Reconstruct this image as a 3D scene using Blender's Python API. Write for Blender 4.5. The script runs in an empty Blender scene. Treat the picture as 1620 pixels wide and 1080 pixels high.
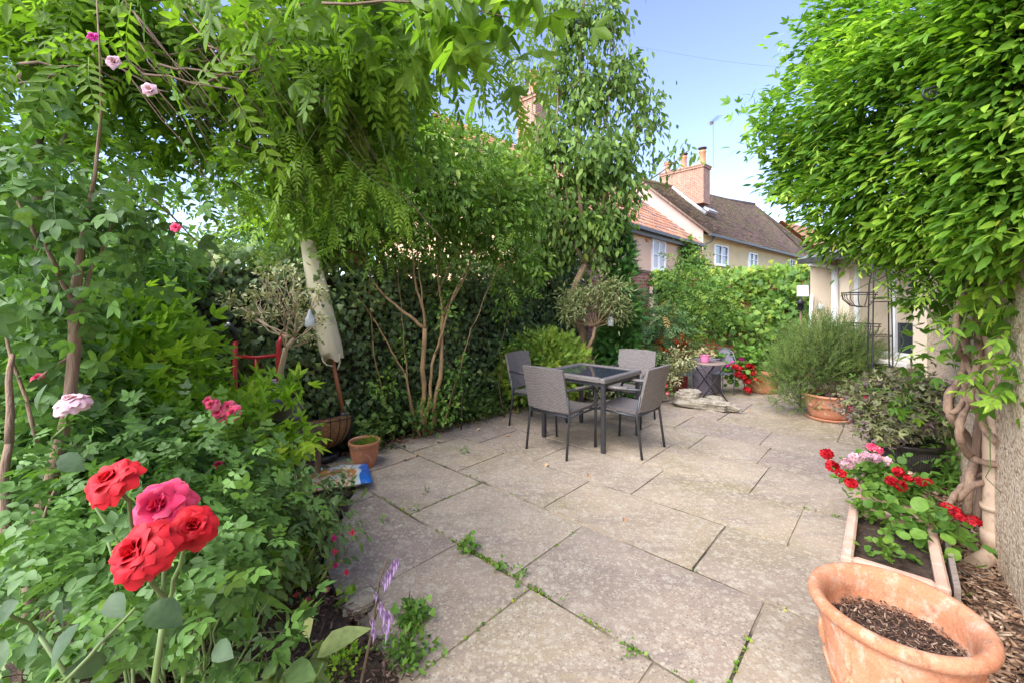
import bpy, math, random
import numpy as np
from mathutils import Vector, Matrix
R = math.radians
C = bpy.context.scene.collection
scn = bpy.context.scene

# ------------------------------------------------------------------ camera, sky, sun, exposure
cam = bpy.data.objects.new("camera", bpy.data.cameras.new("camera"))
C.objects.link(cam)
cam.location = (0, 0, 1.5)
cam.rotation_euler = (R(90), 0, 0)
cam.data.sensor_width = 36
cam.data.lens = 36 * 665 / 1620
cam.data.shift_y = -0.0385
cam.data.clip_start = 0.05
cam.data.clip_end = 2000
scn.camera = cam
SUN_EL, SUN_AZ = 43, 230            # azimuth measured clockwise from +Y (north)
w = bpy.data.worlds.new("World"); scn.world = w; w.use_nodes = True
nt = w.node_tree; nt.nodes.clear()
sky = nt.nodes.new('ShaderNodeTexSky'); sky.sky_type = 'NISHITA'; sky.sun_disc = False
sky.sun_elevation = R(SUN_EL); sky.sun_rotation = R(SUN_AZ)
sky.air_density = 1.0; sky.dust_density = .25; sky.ozone_density = 3.0; sky.altitude = 50
bg = nt.nodes.new('ShaderNodeBackground'); bg.inputs[1].default_value = 0.15
wo = nt.nodes.new('ShaderNodeOutputWorld')
hs = nt.nodes.new('ShaderNodeHueSaturation'); hs.inputs['Saturation'].default_value = .98; hs.inputs['Hue'].default_value = .522
nt.links.new(sky.outputs[0], hs.inputs['Color']); nt.links.new(hs.outputs[0], bg.inputs[0]); nt.links.new(bg.outputs[0], wo.inputs[0])
sd = bpy.data.lights.new("sun", 'SUN'); sd.energy = 4.1; sd.angle = R(70); sd.color = (1, .95, .87)
sun = bpy.data.objects.new("sun", sd); C.objects.link(sun)
_sv = Vector((math.sin(R(SUN_AZ)) * math.cos(R(SUN_EL)), math.cos(R(SUN_AZ)) * math.cos(R(SUN_EL)), math.sin(R(SUN_EL))))
sun.rotation_euler = _sv.to_track_quat('Z', 'Y').to_euler(); sun.location = _sv * 30
scn.view_settings.view_transform = 'Standard'; scn.view_settings.look = 'None'
scn.view_settings.exposure = 1.62; scn.view_settings.gamma = 1
scn.cycles.max_bounces = 10; scn.cycles.diffuse_bounces = 6; scn.cycles.transmission_bounces = 8
scn.cycles.transparent_max_bounces = 8

# ------------------------------------------------------------------ helpers
def at(px, py, Y):                      # a point at depth Y seen in the given direction
    return Vector(((px - 810) / 665 * Y, Y, 1.5 - (py - 478) / 665 * Y))
def gr(px, py):                         # a point on the ground
    Y = 997.5 / (py - 478); return Vector(((px - 810) / 665 * Y, Y, 0))
E1 = Vector((-.737, .676, 0)); E2 = Vector((.676, .737, 0))     # the two directions of the paving
def QR(q, r, z=0): v = E2 * q + E1 * r; v.z = z; return v

def tag(o, label=None, cat=None, group=None, kind=None):
    if label: o['label'] = label
    if cat: o['category'] = cat
    if group: o['group'] = group
    if kind: o['kind'] = kind
    return o
def thing(name, label, cat, loc=(0, 0, 0), rz=0, group=None):
    o = bpy.data.objects.new(name, None); C.objects.link(o); o.empty_display_size = .1
    o.location = loc; o.rotation_euler = (0, 0, rz)
    return tag(o, label, cat, group)
def woff(parent):
    v = Vector((0, 0, 0))
    while parent is not None: v += parent.location; parent = parent.parent
    return v
def link(me, name, m, parent, world):
    o = bpy.data.objects.new(name, me); C.objects.link(o)
    if m is not None: me.materials.append(m)
    if parent is not None:
        o.parent = parent
        if world: me.transform(Matrix.Translation(-woff(parent)))
    return o

class MB:
    def __init__(s): s.v = []; s.f = []; s.sm = []; s.a = []
    def add(s, vs, fs, smooth=False, a=.5):
        n = len(s.v); s.v += [tuple(p) for p in vs]; s.a += [a] * len(vs)
        s.f += [tuple(i + n for i in f) for f in fs]; s.sm += [smooth] * len(fs); return s
    def box(s, c, d, rot=None, a=.5, taper=1, bev=0):
        x, y, z = [k / 2 for k in d]
        if bev <= 0:
            vs = [Vector((sx * x * (taper if sz > 0 else 1), sy * y * (taper if sz > 0 else 1), sz * z)) for sz in (-1, 1) for sy in (-1, 1) for sx in (-1, 1)]
            fs = [(0, 2, 3, 1), (4, 5, 7, 6), (0, 1, 5, 4), (2, 6, 7, 3), (0, 4, 6, 2), (1, 3, 7, 5)]
        else:
            b = bev; vs = []; fs = []
            prof = [(-z, b), (-z + b, 0), (z - b, 0), (z, b)]
            for (zz, ins) in prof:
                tp = 1 + (taper - 1) * (zz + z) / (2 * z)
                X, Y = x * tp - ins, y * tp - ins
                q = b * .7
                ring = [(-X + q, -Y), (X - q, -Y), (X, -Y + q), (X, Y - q), (X - q, Y), (-X + q, Y), (-X, Y - q), (-X, -Y + q)]
                vs += [Vector((p[0], p[1], zz)) for p in ring]
            for k in range(3):
                for i in range(8): j = (i + 1) % 8; fs.append((k * 8 + i, k * 8 + j, k * 8 + 8 + j, k * 8 + 8 + i))
            fs.append(tuple(range(7, -1, -1))); fs.append(tuple(range(24, 32)))
        c = Vector(c)
        if rot is not None: vs = [rot @ p for p in vs]
        return s.add([p + c for p in vs], fs, False, a)
    def tube(s, pts, r, n=8, cap=True, smooth=True, a=.5, flat=1):
        pts = [Vector(p) for p in pts]
        if not hasattr(r, '__len__'): r = [r] * len(pts)
        vs = []; fs = []; up = None
        for i, p in enumerate(pts):
            t = (pts[min(i + 1, len(pts) - 1)] - pts[max(i - 1, 0)])
            if t.length < 1e-9: t = Vector((0, 0, 1))
            t.normalize()
            if up is None: up = t.orthogonal().normalized()
            up = up - t * up.dot(t)
            if up.length < 1e-6: up = t.orthogonal()
            up.normalize(); w_ = t.cross(up)
            for k in range(n):
                an = 2 * math.pi * k / n; vs.append(p + (up * math.cos(an) + w_ * math.sin(an) * flat) * r[i])
        for i in range(len(pts) - 1):
            for k in range(n): k2 = (k + 1) % n; fs.append((i * n + k, i * n + k2, i * n + n + k2, i * n + n + k))
        s.add(vs, fs, smooth, a)
        if cap:
            m = len(s.v) - len(vs)
            s.f.append(tuple(m + k for k in range(n - 1, -1, -1))); s.sm.append(False)
            s.f.append(tuple(m + (len(pts) - 1) * n + k for k in range(n))); s.sm.append(False)
        return s
    def lathe(s, prof, n=32, c=(0, 0, 0), sx=1, sy=1, rot=None, a=.5, wob=0, seed=0):
        rnd = random.Random(seed); ph = [rnd.uniform(0, 6) for _ in range(4)]
        vs = []; fs = []; c = Vector(c)
        for (r, z) in prof:
            for k in range(n):
                an = 2 * math.pi * k / n
                rr = r * (1 + wob * (math.sin(2 * an + ph[0]) + .6 * math.sin(3 * an + ph[1] + z * 9)))
                p = Vector((rr * math.cos(an) * sx, rr * math.sin(an) * sy, z + wob * .4 * r * math.sin(2 * an + ph[2])))
                vs.append((rot @ p if rot is not None else p) + c)
        for i in range(len(prof) - 1):
            for k in range(n): k2 = (k + 1) % n; fs.append((i * n + k, i * n + k2, i * n + n + k2, i * n + n + k))
        s.add(vs, fs, True, a)
        m = len(s.v) - len(vs)
        if prof[0][0] > 1e-4: s.f.append(tuple(m + k for k in range(n - 1, -1, -1))); s.sm.append(False)
        if prof[-1][0] > 1e-4: s.f.append(tuple(m + (len(prof) - 1) * n + k for k in range(n))); s.sm.append(False)
        return s
    def grid(s, fn, nu, nv, smooth=True, a=.5):
        vs = [fn(i / nu, j / nv) for j in range(nv + 1) for i in range(nu + 1)]
        fs = [(j * (nu + 1) + i, j * (nu + 1) + i + 1, (j + 1) * (nu + 1) + i + 1, (j + 1) * (nu + 1) + i) for j in range(nv) for i in range(nu)]
        return s.add(vs, fs, smooth, a)
    def prism(s, poly, z0, z1, a=.5):
        n = len(poly); vs = [(p[0], p[1], z0) for p in poly] + [(p[0], p[1], z1) for p in poly]
        fs = [tuple(range(n - 1, -1, -1)), tuple(range(n, 2 * n))] + [(i, (i + 1) % n, n + (i + 1) % n, n + i) for i in range(n)]
        return s.add(vs, fs, False, a)
    def build(s, name, m=None, parent=None, world=False):
        me = bpy.data.meshes.new(name); me.from_pydata(s.v, [], s.f)
        me.polygons.foreach_set('use_smooth', s.sm)
        at_ = me.attributes.new('v', 'FLOAT', 'POINT'); at_.data.foreach_set('value', s.a)
        me.update(); return link(me, name, m, parent, world)

# ---- leaves
def T_leaf(wd=.5, fold=.12, curl=.15, hi=True, stalk=0.0):
    h = wd / 2
    if not hi:
        return np.array([(0, 0, 0), (.35, h, fold * h), (.75, h * .6, fold * h - curl * .4), (1, 0, -curl), (.75, -h * .6, fold * h - curl * .4), (.35, -h, fold * h)]), [(0, 5, 4, 3), (0, 3, 2, 1)]
    xs = [(.0, 0), (.14, .62), (.38, 1.0), (.64, .82), (.85, .4), (1, 0)]
    v = []
    for (x, y) in xs:
        zc = -curl * x * x
        v += [(x, y * h, zc + y * fold * h * 2), (x, 0, zc), (x, -y * h, zc + y * fold * h * 2)]
    f = []
    for i in range(5):
        a, b = i * 3, i * 3 + 3
        f += [(a + 1, b + 1, b, a), (a + 2, b + 2, b + 1, a + 1)]
    v = np.array(v)
    return v, f
def T_merge(items):
    V = []; F = []; n = 0
    for (v, f) in items:
        V.append(v); F += [tuple(i + n for i in q) for q in f]; n += len(v)
    return np.concatenate(V), F
def T_xf(t, ang=0, sc=1, off=(0, 0, 0), pitch=0, roll=0):
    v, f = t; M = np.array(Matrix.Rotation(ang, 3, 'Z') @ Matrix.Rotation(-pitch, 3, 'Y') @ Matrix.Rotation(roll, 3, 'X'))
    return v * sc @ M.T + np.array(off), f
def T_pinnate(pairs=5, lf=None, l=.27, droop=.35, rach=True):
    lf = lf or T_leaf(.38, hi=False); it = []
    zc = lambda x: -droop * x * x
    for i in range(pairs):
        x = .2 + .68 * i / max(1, pairs - 1)
        s_ = l * (1 - .25 * abs(i - pairs * .45) / pairs * 2)
        for sg in (1, -1): it.append(T_xf(lf, sg * R(62 - 16 * i / pairs), s_, (x, 0, zc(x)), pitch=-.25, roll=sg * .2))
    it.append(T_xf(lf, 0, l * 1.0, (.95, 0, zc(.95)), pitch=-.7 * droop))
    if rach:
        it.append((np.array([(0, .008, 0), (0, -.008, 0), (.5, .006, zc(.5)), (.5, -.006, zc(.5)), (.98, .003, zc(.98)), (.98, -.003, zc(.98))]), [(0, 1, 3, 2), (2, 3, 5, 4)]))
    return T_merge(it)
def T_fan(n=3, lf=None, spread=110, l=.8, pitch=.1):
    lf = lf or T_leaf(.42); it = []
    for i in range(n):
        a = 0 if n == 1 else R(-spread / 2 + spread * i / (n - 1))
        it.append(T_xf(lf, a, l * (1 - .2 * abs(i - (n - 1) / 2)), (.15 if n < 5 else .05, 0, 0), pitch=pitch))
    return T_merge(it)
def T_whorl(n=7, lf=None, pitch=.35):
    lf = lf or T_leaf(.36); return T_merge([T_xf(lf, 2 * math.pi * i / n + (i % 2) * .2, .9 + .1 * (i % 2), (0, 0, .02 * i), pitch=pitch - .1 * (i % 3)) for i in range(n)])
def T_ivy():
    o = [(0, 0), (-.08, .28), (.12, .5), (.3, .3), (.62, .3), (.6, .12), (1, 0)]
    pts = o + [(x, -y) for (x, y) in o[-2:0:-1]]
    v = [(.3, 0, .04)] + [(x, y, -.08 * (x * x + y * y * 2)) for x, y in pts]
    n = len(pts); return np.array(v), [(0, 1 + (i + 1) % n, 1 + i) for i in range(n)]
def T_round(n=9, wav=.06):
    v = [(.5, 0, -.05)] + [(.5 + .5 * math.cos(6.283 * i / n) * (1 + wav * (i % 2)), .5 * math.sin(6.283 * i / n) * (1 + wav * (i % 2)), .06 * (i % 3)) for i in range(n)]
    return np.array(v), [(0, 1 + i, 1 + (i + 1) % n) for i in range(n)]
def T_spray(n=9):                        # flat feathery conifer spray
    it = [(np.array([(0, .02, 0), (0, -.02, 0), (1, 0, -.12)]), [(0, 1, 2)])]
    for i in range(n):
        x = .08 + .8 * i / n
        for sg in (1, -1):
            a = sg * R(38); l = .42 * (1 - .6 * i / n)
            it.append(T_xf((np.array([(0, 0, 0), (.5, .13, .02), (1, 0, -.03), (.5, -.13, .02)]), [(0, 3, 2, 1)]), a, l, (x, 0, -.12 * x * x), roll=sg * .3))
    return T_merge(it)
def T_sprig(n=16, l=.16, wd=.16, pitch=.5): # upright stem set with needles
    it = [(np.array([(0, .012, 0), (0, -.012, 0), (1, 0, 0)]), [(0, 1, 2)]), (np.array([(0, 0, .012), (0, 0, -.012), (1, 0, 0)]), [(0, 1, 2)])]
    nd = (np.array([(0, 0, 0), (.5, wd / 2, 0), (1, 0, 0), (.5, -wd / 2, 0)]), [(0, 3, 2, 1)])
    for i in range(n):
        x = .1 + .88 * i / n; an = i * 2.4
        M = Matrix.Rotation(an, 3, 'X') @ Matrix.Rotation(-(R(55) - pitch * x * .6), 3, 'Y')
        v = nd[0] * l * (1.1 - .5 * x) @ np.array(M).T + np.array((x, 0, 0)); it.append((v, nd[1]))
    return T_merge(it)
def T_blade(wd=.05, bend=.5):
    v = []; f = []
    for i in range(5):
        x = i / 4; h = wd * (1 - x * .95) / 2; v += [(x * (1 - .2 * bend * x), h, -bend * x * x * .7), (x * (1 - .2 * bend * x), -h, -bend * x * x * .7)]
    for i in range(4): f.append((2 * i, 2 * i + 1, 2 * i + 3, 2 * i + 2))
    return np.array(v), f
def T_petals(n=5, wd=.9, cup=.3):
    pt = (np.array([(0.02, 0, 0), (.6, wd / 2, cup * .5), (1, wd * .22, cup), (1, -wd * .22, cup * .95), (.6, -wd / 2, cup * .5)]), [(0, 4, 3, 2, 1)])
    return T_merge([T_xf(pt, 6.283 * i / n, 1, (0, 0, .01 * (i % 2))) for i in range(n)])

def nrm(a): return a / np.maximum(np.linalg.norm(a, axis=-1, keepdims=True), 1e-9)
class Bag:
    def __init__(s): s.V = []; s.L = []; s.T = []; s.A = []; s.n = 0
    def put(s, T, P, AX, NR, S, v):
        tv, tf = T; P = np.asarray(P, float); N = len(P)
        if N == 0: return s
        X = nrm(np.asarray(AX, float)); Z = NR - (NR * X).sum(1, keepdims=True) * X; Z = nrm(Z); Y = np.cross(Z, X)
        S = np.broadcast_to(np.asarray(S, float), (N,))[:, None, None]
        vv = P[:, None] + S * (tv[None, :, 0:1] * X[:, None] + tv[None, :, 1:2] * Y[:, None] + tv[None, :, 2:3] * Z[:, None])
        k = len(tv); base = s.n + np.arange(N) * k
        lt = np.array([len(q) for q in tf]); lf = np.concatenate([np.array(q) for q in tf])
        s.V.append(vv.reshape(-1, 3)); s.L.append((base[:, None] + lf[None]).reshape(-1)); s.T.append(np.tile(lt, N))
        s.A.append(np.repeat(np.broadcast_to(np.asarray(v, float), (N,)), k)); s.n += N * k
        return s
    def build(s, name, m, parent=None, world=True, smooth=False):
        me = bpy.data.meshes.new(name)
        V = np.concatenate(s.V); L = np.concatenate(s.L).astype(np.int32); T = np.concatenate(s.T).astype(np.int32); A = np.concatenate(s.A)
        me.vertices.add(len(V)); me.vertices.foreach_set('co', V.astype(np.float32).reshape(-1))
        me.loops.add(len(L)); me.loops.foreach_set('vertex_index', L)
        me.polygons.add(len(T)); st = np.concatenate([[0], np.cumsum(T)[:-1]]).astype(np.int32)
        me.polygons.foreach_set('loop_start', st); me.polygons.foreach_set('loop_total', T)
        a = me.attributes.new('v', 'FLOAT', 'POINT'); a.data.foreach_set('value', A.astype(np.float32))
        me.update(calc_edges=True)
        if smooth: me.polygons.foreach_set('use_smooth', [True] * len(T))
        return link(me, name, m, parent, world)

def scatter(blobs, n, per=10, clump=.1, inner=.45, seed=0, zmin=.03, keep=None):
    g = np.random.default_rng(seed); B = np.array([b[:6] for b in blobs], float)
    wt = (B[:, 3] * B[:, 4] * B[:, 5]) ** (2 / 3); wt = wt * np.array([b[6] if len(b) > 6 else 1 for b in blobs])
    nc = max(1, n // per); idx = g.choice(len(B), nc, p=wt / wt.sum())
    d = nrm(g.normal(size=(nc, 3))); r = inner + (1 - inner) * g.random(nc) ** .6
    r = r * (1 + .13 * np.sin(d[:, 0] * 7 + d[:, 2] * 5 + seed) + .1 * g.normal(size=nc))
    cc = B[idx, :3] + d * B[idx, 3:] * r[:, None]; cv = g.random(nc)
    P = np.repeat(cc, per, 0) + g.normal(size=(nc * per, 3)) * clump
    O = np.repeat(d, per, 0) * .8 + nrm(P - np.repeat(cc, per, 0)) * .5
    V = np.repeat(cv, per) * .55 + g.random(nc * per) * .45
    k = P[:, 2] > zmin
    if keep is not None: k &= keep(P)
    return P[k], nrm(O[k]), V[k], g, cc, cv
def foliage(bag, T, blobs, n, size, out=.6, down=.3, rnd=.7, up=.8, sv=.3, bias=(0, 0, 0), **kw):
    P, O, V, g, cc, cv = scatter(blobs, n, **kw)
    N = len(P); Z = np.array([(0, 0, 1.)])
    AX = O * out - Z * down + np.array([bias]) + g.normal(size=(N, 3)) * rnd * .6
    NR = Z * up + O * .5 + g.normal(size=(N, 3)) * .45
    bag.put(T, P, AX, NR, size * (1 + sv * (g.random(N) - .5) * 2), V)
    return cc
def limb(mb, a, b, r0, r1, seed=0, wig=.08, n=7, sag=0, seg=6, a_=.5):
    rn = random.Random(seed); a, b = Vector(a), Vector(b); L = (b - a).length; pts = []; rs = []
    o = Vector((0, 0, 0))
    for i in range(n + 1):
        t = i / n
        if 0 < i < n: o = o * .6 + Vector((rn.gauss(0, 1), rn.gauss(0, 1), rn.gauss(0, .5))) * wig * L * .35
        else: o = Vector((0, 0, 0))
        pts.append(a.lerp(b, t) + o + Vector((0, 0, sag * L * math.sin(math.pi * t)))); rs.append(r0 + (r1 - r0) * t)
    mb.tube(pts, rs, n=seg, a=a_); return pts
def inside(poly):
    pl = [(p[0], p[1]) for p in poly]
    def f(x, y):
        c = False; j = len(pl) - 1
        for i in range(len(pl)):
            (xi, yi), (xj, yj) = pl[i], pl[j]
            if (yi > y) != (yj > y) and x < (xj - xi) * (y - yi) / (yj - yi) + xi: c = not c
            j = i
        return c
    return f

# ------------------------------------------------------------------ materials
def newmat(name):
    m = bpy.data.materials.new(name); m.use_nodes = True; nt = m.node_tree; nt.nodes.clear()
    out = nt.nodes.new('ShaderNodeOutputMaterial'); p = nt.nodes.new('ShaderNodeBsdfPrincipled')
    nt.links.new(p.outputs[0], out.inputs[0]); return m, nt, p, out
def N(nt, t, **kw):
    n = nt.nodes.new(t)
    for k, v in kw.items():
        if isinstance(k, str) and k.startswith('i_'): n.inputs[k[2:].replace('_', ' ')].default_value = v
        else: setattr(n, k, v)
    return n
def ramp(nt, stops, src=None, interp='LINEAR'):
    r = nt.nodes.new('ShaderNodeValToRGB'); e = r.color_ramp.elements; r.color_ramp.interpolation = interp
    while len(e) < len(stops): e.new(.5)
    for k, (p, c) in enumerate(stops): e[k].position = p; e[k].color = (*c, 1) if len(c) == 3 else c
    if src is not None: nt.links.new(src, r.inputs[0])
    return r
def mixc(nt, f, a, b, mode='MIX'):
    m = nt.nodes.new('ShaderNodeMix'); m.data_type = 'RGBA'; m.blend_type = mode
    for s, v in ((m.inputs[0], f), (m.inputs[6], a), (m.inputs[7], b)):
        if hasattr(v, 'links'): nt.links.new(v, s)
        elif isinstance(v, (int, float)): s.default_value = v
        else: s.default_value = (*v, 1)
    return m.outputs[2]
def attr(nt): a = nt.nodes.new('ShaderNodeAttribute'); a.attribute_name = 'v'; return a.outputs['Fac']
def coord(nt, scale=(1, 1, 1)):
    tc = nt.nodes.new('ShaderNodeTexCoord'); mp = nt.nodes.new('ShaderNodeMapping'); mp.inputs['Scale'].default_value = scale
    nt.links.new(tc.outputs['Object'], mp.inputs['Vector']); return mp.outputs[0]
def noise(nt, vec, sc, det=4, ro=.6): n = N(nt, 'ShaderNodeTexNoise', i_Scale=sc, i_Detail=det, i_Roughness=ro); nt.links.new(vec, n.inputs['Vector']); return n.outputs['Fac']
def bump(nt, p, h, st=.3, dist=.01):
    b = N(nt, 'ShaderNodeBump', i_Strength=st, i_Distance=dist); nt.links.new(h, b.inputs['Height']); nt.links.new(b.outputs[0], p.inputs['Normal'])
def leafmat(name, cols, rough=.5, trans=.3, spec=.25):
    cols = [(q, (c_[0] * 1.14, c_[1], c_[2] * .8 + .06 * c_[1]) if c_[1] > c_[0] else c_) for q, c_ in cols]
    m, nt, p, out = newmat(name); v = attr(nt); r = ramp(nt, cols, v)
    vec = coord(nt); nz = noise(nt, vec, 45, 2)
    col = mixc(nt, .45, r.outputs[0], ramp(nt, [(.3, (.55, .55, .5)), (.7, (1.35, 1.3, 1.2))], nz).outputs[0], 'MULTIPLY')
    nt.links.new(col, p.inputs['Base Color']); p.inputs['Roughness'].default_value = rough; p.inputs['Specular IOR Level'].default_value = spec
    t = nt.nodes.new('ShaderNodeBsdfTranslucent'); tc = mixc(nt, 1, col, (1.35, 1.5, .6), 'MULTIPLY'); nt.links.new(tc, t.inputs[0])
    mx = nt.nodes.new('ShaderNodeMixShader'); mx.inputs[0].default_value = trans
    nt.links.new(p.outputs[0], mx.inputs[1]); nt.links.new(t.outputs[0], mx.inputs[2]); nt.links.new(mx.outputs[0], out.inputs[0]); return m
def mat(name, c1, c2=None, sc=8, rough=.7, metal=0, bs=0, bsc=None, bd=.005, stretch=(1, 1, 1), det=5, spec=.5, lo=.35, hi=.65, c3=None):
    m, nt, p, out = newmat(name); c2 = c2 or tuple(x * .75 for x in c1); vec = coord(nt, stretch)
    f = noise(nt, vec, sc, det); st = [(lo, c1), (hi, c2)]
    col = ramp(nt, st, f).outputs[0]
    if c3 is not None:
        f2 = noise(nt, vec, sc * 3.3, 4); col = mixc(nt, ramp(nt, [(.56, (0, 0, 0)), (.66, (1, 1, 1))], f2).outputs[0], col, c3)
    nt.links.new(col, p.inputs['Base Color']); p.inputs['Roughness'].default_value = rough; p.inputs['Metallic'].default_value = metal; p.inputs['Specular IOR Level'].default_value = spec
    if bs: bump(nt, p, noise(nt, vec, bsc or sc * 3, 6), bs, bd)
    return m
def tilemat(name, cols, moss=(.12, .11, .04), mf=.6, rough=.85):       # per tile colour from the attribute
    m, nt, p, out = newmat(name); v = attr(nt); r = ramp(nt, cols, v); vec = coord(nt)
    col = mixc(nt, .6, r.outputs[0], ramp(nt, [(.3, (.6, .6, .6)), (.7, (1.3, 1.3, 1.3))], noise(nt, vec, 9, 5)).outputs[0], 'MULTIPLY')
    mk = ramp(nt, [(mf - .06, (0, 0, 0)), (mf + .1, (1, 1, 1))], noise(nt, vec, .8, 6)).outputs[0]
    mk2 = mixc(nt, 1, mk, ramp(nt, [(.35, (.1, .1, .1)), (.6, (1, 1, 1))], noise(nt, vec, 14, 3)).outputs[0], 'MULTIPLY')
    col = mixc(nt, mk2, col, moss); nt.links.new(col, p.inputs['Base Color']); p.inputs['Roughness'].default_value = rough
    bump(nt, p, noise(nt, vec, 20, 5), .4, .01); return m
def brickmat(name, c1, c2, mortar, bw=.225, bh=.075, ms=.012, stain=.3):
    m, nt, p, out = newmat(name); tc = nt.nodes.new('ShaderNodeTexCoord'); sp = nt.nodes.new('ShaderNodeSeparateXYZ'); nt.links.new(tc.outputs['Object'], sp.inputs[0])
    ad = N(nt, 'ShaderNodeMath', operation='ADD'); nt.links.new(sp.outputs[0], ad.inputs[0]); nt.links.new(sp.outputs[1], ad.inputs[1])
    cb = nt.nodes.new('ShaderNodeCombineXYZ'); nt.links.new(ad.outputs[0], cb.inputs[0]); nt.links.new(sp.outputs[2], cb.inputs[1])
    nz = N(nt, 'ShaderNodeTexNoise', i_Scale=3.0, i_Detail=3.0); nt.links.new(tc.outputs['Object'], nz.inputs['Vector'])
    vm = N(nt, 'ShaderNodeVectorMath', operation='SCALE'); vm.inputs['Scale'].default_value = .02; nt.links.new(nz.outputs['Color'], vm.inputs[0])
    va = N(nt, 'ShaderNodeVectorMath', operation='ADD'); nt.links.new(cb.outputs[0], va.inputs[0]); nt.links.new(vm.outputs[0], va.inputs[1])
    b = nt.nodes.new('ShaderNodeTexBrick'); nt.links.new(va.outputs[0], b.inputs['Vector'])
    b.inputs['Color1'].default_value = (*c1, 1); b.inputs['Color2'].default_value = (*c2, 1); b.inputs['Mortar'].default_value = (*mortar, 1)
    b.inputs['Scale'].default_value = 1; b.inputs['Brick Width'].default_value = bw; b.inputs['Row Height'].default_value = bh
    b.inputs['Mortar Size'].default_value = ms; b.inputs['Mortar Smooth'].default_value = .3; b.inputs['Bias'].default_value = -.1
    col = mixc(nt, .7, b.outputs['Color'], ramp(nt, [(.3, (.6, .58, .6)), (.7, (1.3, 1.3, 1.25))], noise(nt, tc.outputs['Object'], 6, 6)).outputs[0], 'MULTIPLY')
    nt.links.new(col, p.inputs['Base Color']); p.inputs['Roughness'].default_value = .9
    inv = N(nt, 'ShaderNodeMath', operation='SUBTRACT'); inv.inputs[0].default_value = 1; nt.links.new(b.outputs['Fac'], inv.inputs[1])
    a2 = N(nt, 'ShaderNodeMath', operation='MULTIPLY_ADD'); nt.links.new(noise(nt, tc.outputs['Object'], 40, 5), a2.inputs[0]); a2.inputs[1].default_value = .5; nt.links.new(inv.outputs[0], a2.inputs[2])
    bump(nt, p, a2.outputs[0], .7, .008); return m
def pavemat():
    m, nt, p, out = newmat('sandstone slabs'); v = attr(nt); vec = coord(nt)
    base = ramp(nt, [(0, (.385, .31, .23)), (.25, (.31, .25, .185)), (.5, (.35, .285, .22)), (.75, (.305, .245, .195)), (1, (.285, .22, .19))], v).outputs[0]
    n1 = noise(nt, vec, 1.7, 6); base = mixc(nt, .75, base, ramp(nt, [(.3, (.72, .70, .66)), (.5, (1, 1, 1)), (.72, (1.22, 1.18, 1.1))], n1).outputs[0], 'MULTIPLY')
    # olive algae patches
    al = ramp(nt, [(.5, (0, 0, 0)), (.68, (.8, .8, .8))], noise(nt, vec, .9, 5)).outputs[0]; base = mixc(nt, al, base, (.22, .185, .10))
    # dark mineral streaks, stretched along the bedding
    tc = nt.nodes.new('ShaderNodeTexCoord'); mp = nt.nodes.new('ShaderNodeMapping'); mp.inputs['Rotation'].default_value = (0, 0, R(42)); mp.inputs['Scale'].default_value = (.7, 3.6, 1); nt.links.new(tc.outputs['Object'], mp.inputs[0])
    st = ramp(nt, [(.54, (0, 0, 0)), (.61, (.6, .6, .6)), (.64, (.1, .1, .1)), (.8, (.35, .35, .35))], noise(nt, mp.outputs[0], 1.6, 7)).outputs[0]; base = mixc(nt, st, base, (.22, .175, .155))
    # lichen spots: rounded blotches of two sizes, gathered in drifts
    def spots(sc, lo, hi, col, drift, base, amt, off):
        nv = N(nt, 'ShaderNodeTexNoise', i_Scale=sc * 1.2, i_Detail=2.0); nt.links.new(vec, nv.inputs['Vector'])
        s2 = N(nt, 'ShaderNodeVectorMath', operation='SCALE'); s2.inputs['Scale'].default_value = .55 / sc; nt.links.new(nv.outputs['Color'], s2.inputs[0])
        ad = N(nt, 'ShaderNodeVectorMath', operation='ADD'); nt.links.new(vec, ad.inputs[0]); nt.links.new(s2.outputs[0], ad.inputs[1])
        vo = N(nt, 'ShaderNodeTexVoronoi', i_Scale=sc); vo.inputs['Randomness'].default_value = 1; nt.links.new(ad.outputs[0], vo.inputs['Vector'])
        sp = nt.nodes.new('ShaderNodeSeparateColor'); nt.links.new(vo.outputs['Color'], sp.inputs[0])
        th = N(nt, 'ShaderNodeMath', operation='MULTIPLY'); nt.links.new(sp.outputs[0], th.inputs[0]); th.inputs[1].default_value = hi
        su = N(nt, 'ShaderNodeMath', operation='SUBTRACT'); nt.links.new(th.outputs[0], su.inputs[0]); nt.links.new(vo.outputs['Distance'], su.inputs[1])
        mk = ramp(nt, [(0, (0, 0, 0)), (.1, (1, 1, 1))], su.outputs[0]).outputs[0]
        dr = ramp(nt, [(drift, (0, 0, 0)), (drift + .16, (1, 1, 1))], noise(nt, vec, 1.1 + off, 5)).outputs[0]
        mk = mixc(nt, 1, mk, dr, 'MULTIPLY'); mk = mixc(nt, 1, mk, (amt,) * 3, 'MULTIPLY'); return mixc(nt, mk, base, col), mk
    base, k0 = spots(15, 0, .6, (.42, .375, .30), .34, base, .45, .1)
    base, k1 = spots(30, 0, .62, (.48, .43, .34), .32, base, .4, .3)
    base, k2 = spots(55, 0, .6, (.54, .49, .39), .30, base, .4, .7)
    base, k3 = spots(85, 0, .55, (.15, .12, .10), .38, base, .65, 1.3)
    fine = noise(nt, vec, 130, 4, .7); base = mixc(nt, .55, base, ramp(nt, [(.3, (.66, .66, .66)), (.7, (1.34, 1.34, 1.34))], fine).outputs[0], 'MULTIPLY')
    nt.links.new(base, p.inputs['Base Color'])
    rr = ramp(nt, [(.3, (.62,) * 3), (.7, (.86,) * 3)], noise(nt, vec, 5, 4)).outputs[0]; nt.links.new(rr, p.inputs['Roughness'])
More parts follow.
